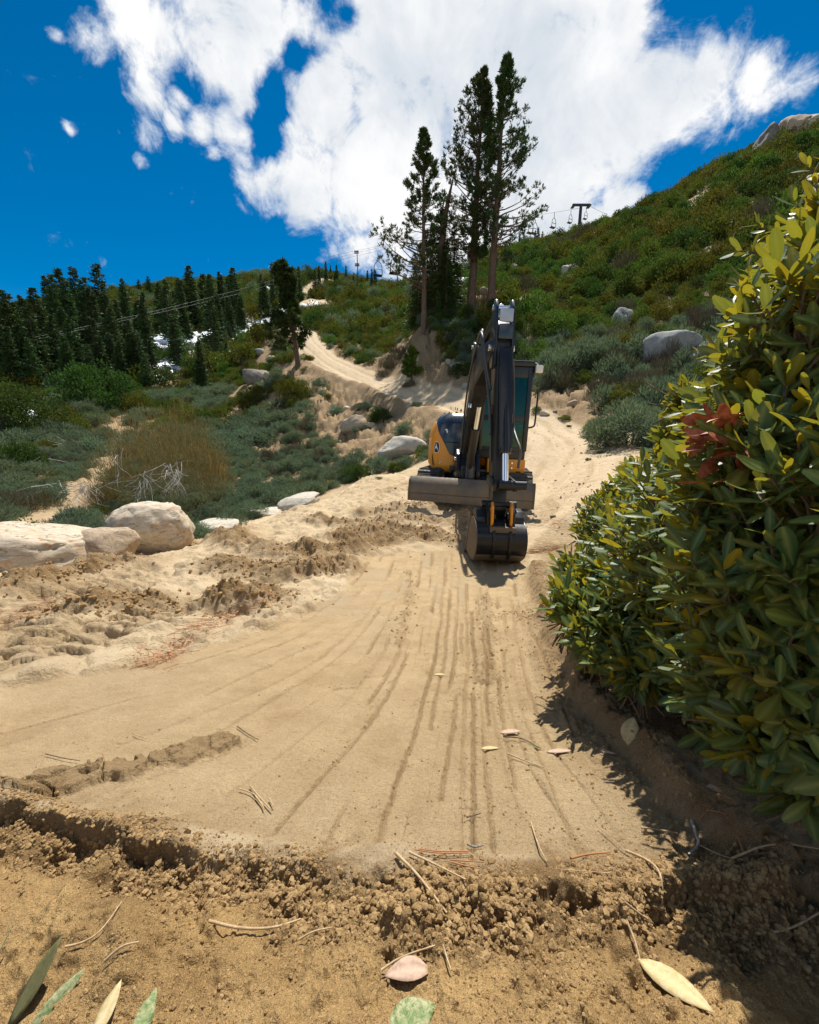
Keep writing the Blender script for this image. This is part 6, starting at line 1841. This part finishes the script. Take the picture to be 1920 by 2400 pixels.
# lobes of the bush: sight line, depth, radius
LOBES = [(1335, 1430, 1.12, .055), (1355, 1390, 1.2, .07), (1965, 520, .62, .035), (1955, 630, .60, .065), (1870, 690, .70, .055), (1900, 800, .56, .11), (1800, 790, .74, .055), (1760, 860, .86, .05), (1835, 960, .66, .12), (1730, 980, .92, .11), (1700, 1010, 1.15, .13), (1650, 1160, 1.15, .19), (1560, 1210, 1.3, .16), (1525, 1330, 1.15, .175),
         (1470, 1440, 1.05, .145), (1420, 1500, 1.0, .085), (1610, 1450, .95, .20), (1730, 1290, .80, .21), (1870, 1120, .56, .155), (1700, 1530, .78, .14), (1860, 1400, .55, .16), (1820, 1640, .58, .105), (1960, 1250, .5, .16),
         (1990, 1600, .5, .14), (2050, 900, .75, .28), (2050, 600, .85, .22), (1930, 1760, .50, .065), (1500, 1560, .90, .065), (1420, 1235, 1.55, .11), (1450, 1180, 1.75, .09), (1375, 1345, 1.35, .08), (1610, 940, 1.1, .04), (1590, 1030, 1.2, .06), (1500, 1120, 1.5, .07),
         (2200, 1200, .9, .35), (2250, 800, 1.1, .35), (1800, 1100, 1.35, .3), (1700, 1350, 1.3, .28), (1850, 1350, 1.0, .3), (1930, 900, 1.25, .25), (2000, 1100, 1.1, .35), (1560, 1400, 1.35, .2), (1790, 1480, .95, .15), (2080, 1400, .75, .25)]  # this row: deeper and off-frame lobes added to cast shade on the bush
BUSH_C = pdir(1900, 1500) * 1.0
def build_bush():
    rg = np.random.default_rng(77)
    foot = pdir(1780, 1560) * 1.05; foot[2] = float(ground_z(foot[0], foot[1])[0])
    e = empty('golden_leaved_bush', tuple(foot), (0, 0, 0), 'large bush with long leathery leaves, golden below and green above, filling the right side', 'bush')
    lv = []      # origin, direction, up, length, tone, dead
    stems = []
    for li, (u, v, dep, rad) in enumerate(LOBES):
        c = pdir(u, v) * dep
        area = rad * rad
        nt = int(30 + area * 3900)
        if u > 2000: nt = int(nt * .35)
        for k in range(nt):
            d = rdir(1, rg, .25)[0]
            # more twigs on the side that faces the road and the light
            if d[0] > .45 and rg.uniform() < .6: d[0] *= -1
            rr = rad * (rg.uniform(.45, 1.0) ** .5 + (.25 * rg.uniform() if rg.uniform() < .12 else 0)) * (.82 + .36 * float(vn3((d * 1.6 + li * 3.3)[None], 5)[0]))
            q = c + d * rr
            gz = float(base_fast(q[0:1], q[1:2])[0])
            if q[2] < gz + .05: continue
            ax = unit(d * .75 + np.array([-.18, -.05, .75]) + rg.normal(size=3) * .25)
            L0 = rg.uniform(.032, .060)
            m_ = rg.integers(6, 10)
            base = q - ax * .035
            stems.append((q - ax * rg.uniform(.10, .16) - d * .03, q, .0022, .0014))
            a0 = rg.uniform(0, 6.28)
            p1 = unit(np.cross(ax, [.3, .9, .2])); p2 = np.cross(ax, p1)
            for j in range(m_):
                t = j / m_
                az = a0 + j * 2.4
                rad_ = p1 * math.cos(az) + p2 * math.sin(az)
                spread = .45 + .85 * (1 - t) + rg.normal() * .12
                ld = unit(ax * math.cos(spread) + rad_ * math.sin(spread) + rg.normal(size=3) * .08)
                up = unit(ax * math.sin(spread) * 1.0 - rad_ * math.cos(spread) + 1e-3)
                lv.append((base + ax * .045 * t, ld, up, L0 * rg.uniform(.55, 1.2) * (1.05 - .25 * t), rg.uniform(.02, 1), 0))
    # dead russet clusters
    for (u, v, dep, n_) in ((1680, 1010, .555, 16), (1740, 1020, .515, 13), (1640, 1100, .70, 16), (1690, 1120, .63, 15), (1610, 1085, .76, 9), (1740, 1095, .52, 8)):
        q = pdir(u, v) * dep
        for j in range(n_):
            d = unit(np.array([-.8, -.2, -.05]) + rg.normal(size=3) * .55)
            lv.append((q + rg.normal(size=3) * .012, d, unit(rg.normal(size=3) + np.array([0, 0, 1])), rg.uniform(.035, .050), .5, 1))
    # main stems
    for li, (u, v, dep, rad) in enumerate(LOBES):
        c = pdir(u, v) * dep
        mid = foot * .5 + c * .5 + rg.normal(size=3) * .04 - np.array([0, 0, .05])
        stems.append((foot + rg.normal(size=3) * .03, mid, .009, .006)); stems.append((mid, c, .006, .003))
    lv.sort(key=lambda a: np.linalg.norm(a[0]) / a[3])
    def visible(p):
        s_ = p[1] * CP - p[2] * SP
        if s_ < .05: return False
        uu = 960 + p[0] / s_ * 960; up_ = (p[1] * SP + p[2] * CP) / s_
        return -20 < uu < 1930 and 0 < 1200 - up_ * 960 < 2400
    def basis(d, up):
        y = unit(np.cross(up, d)); z = np.cross(d, y); return d, y, z
    # leaves that show largest: an object each, sharing meshes
    shared = []
    for (V, F, Rb) in TPL:
        for mat in (B_leaf, B_dead):
            me = np_mesh('leaf', V, F, True); set_attr(me, 'rib', Rb); me.materials.append(mat); shared.append(me)
    singles, rest = [], []
    for a in lv:
        (singles if len(singles) < 299 and visible(a[0]) and a[2] @ a[0] * 0 == 0 else rest).append(a)
    for i, (o_, d, up, L, tone, dead) in enumerate(singles):
        x, y, z = basis(d, up)
        ob = link('leaf', shared[(i % 5) * 2 + dead], e)
        ob.matrix_local = Matrix(((x[0] * L, y[0] * L, z[0] * L, o_[0] - foot[0]), (x[1] * L, y[1] * L, z[1] * L, o_[1] - foot[1]), (x[2] * L, y[2] * L, z[2] * L, o_[2] - foot[2]), (0, 0, 0, 1)))
    for dead, nm, mat in ((0, 'foliage', B_leaf), (1, 'dead_foliage', B_dead)):
        rs = [a for a in rest if a[5] == dead]
        if not rs: continue
        VV, FF, RR, TT = [], [], [], []; k = 0
        for i, (o_, d, up, L, tone, _) in enumerate(rs):
            V, F, Rb = TPL[i % 5]; x, y, z = basis(d, up)
            W_ = V * L
            VV.append(W_[:, :1] * x + W_[:, 1:2] * y + W_[:, 2:] * z + o_ - foot); FF.append(F + k); RR.append(Rb); TT.append(np.full(len(V), tone)); k += len(V)
        me = np_mesh(nm, np.concatenate(VV), np.concatenate(FF), True); set_attr(me, 'rib', np.concatenate(RR)); set_attr(me, 'tone', np.concatenate(TT))
        o = link(nm, me, e, mat); tag(o, kind='stuff')
    v, f = tubes([(np.array(a) - foot, np.array(b_) - foot, r0, r1) for a, b_, r0, r1 in stems], 5)
    o = link('twigs', np_mesh('twigs', v, f, True), e, M_twig); tag(o, kind='stuff')
    print('bush leaves', len(lv))
build_bush()

# ------------------------------------------------------------------ loose litter on the ground
# clods and crumbs lying on the turned soil
def clods(name, spots, label, seed, mat):
    rg = np.random.default_rng(seed)
    bm = bmesh.new(); bmesh.ops.create_icosphere(bm, subdivisions=1, radius=1.0); bv = np.array([x.co[:] for x in bm.verts]); bf = np.array([[x.index for x in f_.verts] for f_ in bm.faces]); bm.free()
    X, Y, S = [], [], []
    for (pl, spread, n_, s0, s1) in spots:
        pl = resample(pl, .05)
        off_ = .022 if name == 'soil_crumbs' and pl[0][0] == LIP[0][0] else 0
        idx = rg.integers(0, len(pl), n_)
        for i in idx:
            p = np.array(pl[i]) * (1 - off_ / max(.1, np.hypot(*pl[i]))); X.append(p[0] + rg.normal() * spread); Y.append(p[1] + rg.normal() * spread); S.append(s0 + (s1 - s0) * rg.uniform() ** 3)
    X, Y, S = map(np.array, (X, Y, S)); r_ = np.hypot(X, Y); k = (r_ > .22); X, Y, S = X[k], Y[k], S[k]
    if name == 'soil_crumbs':
        keep = fbm2(X, Y, 11, 3, 500, .6) > .43 + .10 * (rg.uniform(size=len(X)) - .5)
        keep |= rg.uniform(size=len(X)) < .12
        X, Y, S = X[keep], Y[keep], S[keep]
    Z = base_c(X, Y) + relief(X, Y)[0] + S * .1
    n_ = len(X)
    dis = rg.uniform(.65, 1.2, (n_, len(bv), 1)); sc3 = rg.uniform(.7, 1.2, (n_, 1, 3))
    V = bv[None] * dis * sc3 * S[:, None, None] + np.stack([X, Y, Z], 1)[:, None]
    F = bf[None] + (np.arange(n_) * len(bv))[:, None, None]
    me = np_mesh(name, V.reshape(-1, 3), F.reshape(-1, 3), False)
    tag(link(name, me, None, mat), label, 'soil', kind='stuff')
M_clod, s = mat_new('soil_clod'); pos = s.n('ShaderNodeNewGeometry').outputs['Position']; n = s.noise(pos, 60, 5, .7); n2 = s.noise(pos, 500, 3, .7)
b = s.n('ShaderNodeBsdfPrincipled'); s.lk(s.mix(s.mr(n2, .58, .7, 0, .7), s.mix(s.mr(n, .35, .65), (.24, .15, .066), (.40, .27, .13)), (.50, .33, .14)), b.inputs['Base Color']); b.inputs['Roughness'].default_value = .95; b.inputs['Specular IOR Level'].default_value = .1
bp = s.n('ShaderNodeBump'); bp.inputs['Strength'].default_value = .8; bp.inputs['Distance'].default_value = .003; s.lk(s.noise(pos, 260, 4, .7), bp.inputs['Height']); s.lk(bp.outputs[0], b.inputs['Normal']); finish(s, b)
FRONT = [line([(u, v), (u + 120, v + 20)]) for u, v in ((100, 2150), (500, 2200), (800, 2150), (1100, 2250), (1400, 2200), (1300, 2330), (700, 2330), (300, 2300), (1650, 2250))]
clods('soil_crumbs', [(LIP, .028, 17000, .0007, .0052), (LIP, .05, 9000, .0004, .0022), (LIP, .10, 3000, .0005, .003), (BERM, .05, 2600, .001, .0055), (BERM, .12, 2200, .0008, .005)] + [(f_, .07, 900, .0004, .0022) for f_ in FRONT], 'brown crumbs of broken soil along the ragged edge of the graded strip', 5, M_clod)
clods('soil_clods', [(pl, .09 + .012 * i, 700, .003, .020) for i, pl in enumerate(ROUGH[:9])] + [(pl, .04, 300, .0015, .008) for pl in ROUGH[9:]], 'clods of turned soil churned up by the machine', 6, M_clod)
clods('joint_crumbs', [(J, .012, 200, .0006, .0030) for J in JOINTS], 'thin crumb lines along the scored joints of the graded soil', 7, M_clod)

M_litter = [None] * 4
for i, (nm, c1, c2) in enumerate([('pale_dead_leaf', (.55, .44, .26), (.42, .33, .14)), ('pink_dead_leaf', (.52, .36, .26), (.38, .26, .19)), ('green_fallen_leaf', (.10, .16, .055), (.40, .38, .22)), ('dark_fallen_leaf', (.11, .11, .05), (.17, .15, .06))]):
    m, s = mat_new(nm); pos = s.n('ShaderNodeNewGeometry').outputs['Position']; n = s.noise(pos, 190, 6, .75, .4); rb = s.n('ShaderNodeAttribute'); rb.attribute_name = 'rib'
    b = s.n('ShaderNodeBsdfPrincipled'); s.lk(s.mix(s.m('MULTIPLY', rb.outputs['Fac'], .5), s.mix(s.mr(n, .4, .6), c1, c2), tuple(min(1, x * 1.25) for x in c1)), b.inputs['Base Color']); b.inputs['Roughness'].default_value = .85; b.inputs['Specular IOR Level'].default_value = .12
    bp = s.n('ShaderNodeBump'); bp.inputs['Strength'].default_value = .4; bp.inputs['Distance'].default_value = .001; s.lk(n, bp.inputs['Height']); s.lk(bp.outputs[0], b.inputs['Normal']); finish(s, b); M_litter[i] = m

def ground_leaf(u0, v0, u1, v1, lift0, lift1, mat, label, wf=.30, up=(0, 0, 1), curl=.1, fold=.2, kind='lan'):
    a = hit(u0, v0, .15, 5); c = hit(u1, v1, .15, 5)
    a[2] = float(ground_z(a[0], a[1])[0]) + lift0; c[2] = float(ground_z(c[0], c[1])[0]) + lift1
    d = c - a; L = np.linalg.norm(d); d = d / L; upv = np.array(up, float); y = unit(np.cross(upv, d)); z = np.cross(d, y)
    V, F, Rb = leaf_template(curl, fold, wf, kind)
    me = np_mesh('fallen_leaf', V, F, True); set_attr(me, 'rib', Rb)
    o = link('fallen_leaf', me, None, mat)
    sm = o.modifiers.new('thickness', 'SOLIDIFY'); sm.thickness = .005
    o.matrix_local = Matrix(((d[0] * L, y[0] * L, z[0] * L, a[0]), (d[1] * L, y[1] * L, z[1] * L, a[1]), (d[2] * L, y[2] * L, z[2] * L, a[2]), (0, 0, 0, 1)))
    tag(o, label, 'leaf'); return o
ground_leaf(1495, 2240, 1672, 2388, .004, .006, M_litter[0], 'straw-yellow dried leaf lying near the bottom right', .36)
ground_leaf(900, 2272, 1000, 2268, .004, .010, M_litter[1], 'pinkish broad dead leaf below the lip of the strip', .46, curl=.35, fold=.45, kind='obo')
ground_leaf(905, 2420, 1020, 2352, .004, .006, M_litter[2], 'mottled pale green leaf cut by the bottom edge', .60)
ground_leaf(20, 2440, 165, 2270, .004, .028, M_litter[3], 'dark olive leaf in the bottom left corner, seen from its shaded side', .42, up=(-.6, -.5, .6), curl=-.1)
ground_leaf(60, 2470, 205, 2300, .003, .012, M_litter[2], 'speckled green-white leaf beside the dark one in the bottom left corner', .26, up=(.5, -.3, .8))
ground_leaf(-60, 2420, 42, 2215, .004, .030, M_litter[2], 'tall narrow green leaf at the very bottom left edge', .30, up=(-.7, -.6, .4))
ground_leaf(215, 2470, 290, 2335, .004, .012, M_litter[0], 'cream coloured leaf standing up from the bottom edge', .38, up=(-.2, -.6, .8))
ground_leaf(300, 2480, 372, 2342, .004, .010, M_litter[2], 'bluish bleached leaf right of the cream one at the bottom edge', .34, up=(.3, -.5, .8))
ground_leaf(1650, 1880, 1690, 1885, .002, .012, M_litter[1], 'pale curled leaf scrap on the soil ridge by the bush', .6, curl=.4)
ground_leaf(1172, 1702, 1222, 1700, .002, .006, M_litter[1], 'pale dry leaf lying on the strip, upper one of a pair', .30)
ground_leaf(1222, 1728, 1270, 1735, .002, .006, M_litter[3], 'dark dry leaf on the strip, lower one of a pair', .28)
ground_leaf(1128, 1738, 1170, 1736, .002, .005, M_litter[0], 'small pale dry leaf left of the pair on the strip', .26)
ground_leaf(1282, 1742, 1340, 1748, .002, .006, M_litter[1], 'pale dry leaf on the strip nearest the bush', .26)
ground_leaf(1405, 1758, 1446, 1768, .002, .008, M_litter[1], 'narrow pinkish dry leaf by the soil ridge', .24)
ground_leaf(1470, 1760, 1478, 1745, .002, .014, M_litter[0], 'small crumpled pale leaf on the soil ridge', .6, curl=.4)
ground_leaf(1016, 1568, 1044, 1572, .002, .006, M_litter[0], 'tiny pale chip on the middle of the strip', .3)

def stick(pts, rad, mat, label, lift=.006, name='twig', cat='twig', taper=.5):
    P_ = []
    for (u, v) in pts:
        q = hit(u, v, .15, 6); q[2] = float(ground_z(q[0], q[1])[0]) + lift; P_.append(tuple(q))
    P_ = smooth_line3(P_, 1 if len(P_) < 3 else 2)
    n_ = len(P_)
    v, f = chain(P_, [rad * (1 - (1 - taper) * i / (n_ - 1)) for i in range(n_)], 6)
    # cap ends
    tag(link(name, np_mesh(name, v, f, True), None, mat), label, cat)
M_straw, s = mat_new('straw_twig'); pos = s.n('ShaderNodeNewGeometry').outputs['Position']; b = s.n('ShaderNodeBsdfPrincipled'); s.lk(s.mix(s.mr(s.noise(pos, 150, 4, .7), .35, .65), (.52, .38, .22), (.33, .22, .11)), b.inputs['Base Color']); b.inputs['Roughness'].default_value = .8; finish(s, b)
M_rneedle, s = mat_new('red_needle'); b = s.n('ShaderNodeBsdfPrincipled'); b.inputs['Base Color'].default_value = (.36, .15, .05, 1); b.inputs['Roughness'].default_value = .6; finish(s, b)
for pts, rad, m_, lb in [
    ([(928, 2012), (980, 2055), (1048, 2138)], .0024, M_straw, 'thickest pale stick crossing the broken lip'),
    ([(960, 2002), (1020, 2030), (1092, 2078)], .0018, M_straw, 'thin stick right of the thickest one on the broken lip'),
    ([(1470, 1970), (1520, 2020), (1550, 2070), (1556, 2102)], .0020, M_straw, 'curved tan twig arching over the lip at the right'),
    ([(1403, 1912), (1450, 1950), (1470, 1972)], .0008, M_straw, 'fine stem leading to the curved tan twig'),
    ([(1246, 1905), (1262, 1960), (1282, 2022)], .0014, M_straw, 'straight slim stalk on the right half of the strip'),
    ([(490, 2162), (560, 2168), (640, 2152), (705, 2135)], .0020, M_straw, 'long pale root lying below the lip at the left'),
    ([(700, 2190), (735, 2178), (780, 2166)], .0012, M_straw, 'short stalk right of the long pale root'),
    ([(585, 1826), (605, 1850), (636, 1882)], .0018, M_straw, 'left stick of the crossed three on the strip'), ([(560, 1832), (585, 1840), (600, 1850)], .0015, M_straw, 'bent stub left of the crossed sticks'),
    ([(598, 1850), (612, 1868), (618, 1880)], .0018, M_straw, 'middle stick of the crossed three on the strip'), ([(630, 1856), (641, 1876)], .0014, M_straw, 'short right stick of the crossed three'),
    ([(1338, 2008), (1380, 1990), (1432, 1982)], .0016, M_rneedle, 'reddish twig on the strip near the right lip'),
    ([(1456, 2132), (1490, 2138), (1520, 2142)], .0016, M_straw, 'stub of grey stick in the hollow of the right lip'), ([(1466, 2165), (1490, 2200), (1504, 2240)], .0016, M_straw, 'grey stalk pointing at the yellow dried leaf'),
    ([(1622, 1920), (1632, 1950), (1642, 1972), (1615, 1992)], .0026, M_deadwood, 'hooked grey root on the strip by the soil ridge'), ([(1505, 1920), (1545, 1926), (1590, 1938)], .0014, M_straw, 'pale twig left of the hooked grey root'),
    ([(1640, 1930), (1680, 1918), (1740, 1935)], .0012, M_rneedle, 'reddish arching stem right of the hooked root'), ([(1642, 1975), (1680, 2010), (1712, 2032)], .0008, M_straw, 'hair-thin stem running down from the hooked root'),
    ([(1710, 2034), (1800, 2028), (1915, 2012)], .0016, M_straw, 'straight stalk reaching in from the right edge'), ([(1712, 2030), (1800, 2040), (1915, 2045)], .0018, M_twig, 'dark stick just under the straight stalk at the right edge'),
    ([(1790, 1895), (1850, 1885), (1925, 1892)], .0010, M_rneedle, 'red stem in the shade at the right edge'), ([(1780, 2150), (1850, 2170), (1920, 2150)], .0018, M_straw, 'curved stalk low at the right edge'),
    ([(160, 2262), (200, 2230), (240, 2200), (285, 2112)], .0012, M_straw, 'long dry stem on the soil at the lower left'), ([(250, 2275), (290, 2250), (330, 2240)], .0014, M_straw, 'short dry stem above the cream leaf'),
    ([(104, 1752), (150, 1762), (185, 1768)], .0012, M_twig, 'dark thin twig on the strip at the left'), ([(238, 1750), (245, 1775)], .0010, M_rneedle, 'short reddish needle stuck in the cracked crust'),
    ([(1190, 1750), (1240, 1768), (1276, 1784)], .0016, M_straw, 'pale twig on the strip left of the bush shadow'), ([(1180, 1712), (1225, 1718), (1262, 1735)], .0016, M_twig, 'dark bent twig below the pair of dry leaves'),
    ([(1430, 2050), (1300, 2040), (1340, 2052)][0:2], .0006, M_straw, 'hair-thin stem across the right lip'), ([(555, 1690), (580, 1708), (606, 1720)], .0016, M_twig, 'forked dark twig on the left half of the strip'),
    ([(310, 1705), (330, 1712), (350, 1716)], .0012, M_straw, 'short pale straw on the left half of the strip'), ([(1095, 1895), (1110, 1888), (1128, 1890)], .0014, M_twig, 'small dark stick in the middle of the strip'),
    ([(1148, 1632), (1160, 1626), (1178, 1622)], .0012, M_straw, 'small straw in the middle of the strip'), ([(1096, 1958), (1112, 1964), (1132, 1968)], .0018, M_deadwood, 'short whitish stick above the lip'),
    ([(894, 2262), (940, 2248), (1020, 2222)], .0013, M_straw, 'stalk lying across the pinkish leaf'), ([(1038, 2222), (1050, 2250), (1058, 2272)], .0012, M_straw, 'short stalk right of the pinkish leaf'),
    ([(800, 990), (801, 991)], .0001, M_straw, '')][:-1]:
    stick(pts, rad, m_, lb)
for i, pts in enumerate([[(972, 1995), (1030, 2003), (1100, 1998)], [(980, 1992), (1035, 1998), (1098, 1994)], [(1055, 2016), (1090, 2020), (1135, 2022)], [(1058, 2022), (1090, 2030), (1125, 2038)], [(1745, 2030), (1700, 1960), (1650, 1930)]]):
    stick(pts, .0009, M_rneedle, ['upper of two rusty pine needles on the middle lip', 'lower of two rusty pine needles on the middle lip', 'upper orange needle of the pair right of the thin stick', 'lower orange needle of the pair right of the thin stick', 'long rusty needle beside the hooked root'][i], name='pine_needle', cat='pine needle', taper=.8)

def needle_mat(name, pl, spread, n_, label, seed, L=(.05, .11)):
    rg = np.random.default_rng(seed); pl = resample(pl, .04)
    X = np.array([pl[i][0] for i in rg.integers(0, len(pl), n_)]) + rg.normal(size=n_) * spread; Y = np.zeros(n_)
    idx = rg.integers(0, len(pl), n_); X = np.array([pl[i][0] for i in idx]) + rg.normal(size=n_) * spread; Y = np.array([pl[i][1] for i in idx]) + rg.normal(size=n_) * spread
    Z = base_c(X, Y) + relief(X, Y)[0]
    a = rg.normal(size=n_) * .9 + 2.6; l_ = rg.uniform(*L, n_)
    p0 = np.stack([X, Y, Z + rg.uniform(.004, .014, n_)], 1); d = np.stack([np.cos(a), np.sin(a), rg.normal(size=n_) * .10], 1)
    segs = [(p, p + dd * q, .0011, .0007) for p, dd, q in zip(p0, unit(d), l_)]
    v, f = tubes(segs, 3)
    tag(link(name, np_mesh(name, v, f), None, M_rneedle), label, 'pine needles', kind='stuff')
for i, (N, sp, n_, lb) in enumerate(zip(NEEDLES, (.045, .09, .05, .05, .07, .09), (380, 240, 110, 130, 200, 120), ('drift of orange pine needles along the left edge of the graded strip', 'orange needle drift in the churned sand at the left', 'orange needles under the low tan soil mound', 'orange needles on the rim by the flat slab', 'orange needles right of the bucket', 'scattered needles on the pale sand right of the bucket'))):
    needle_mat('pine_needle_litter', N, sp, n_, lb, 300 + i)

# small stones on the road and its shoulders
rgp = np.random.default_rng(404)
clods('road_pebbles', [(ROAD[:14], 1.2, 420, .006, .035), (line([(1300, 1250), (1400, 1150), (1450, 1080)]), .6, 260, .005, .025)], 'scattered small stones on the dry road', 8, K_tan)
boulder(1345, 1234, 14, 9, 'dark clod of earth on the sand right of the blade', K_dark, 130, .1, sub=2)
boulder(1296, 1218, 14, 7, 'reddish stone on the sand beside the blade', K_dark, 131, .2, sub=2)
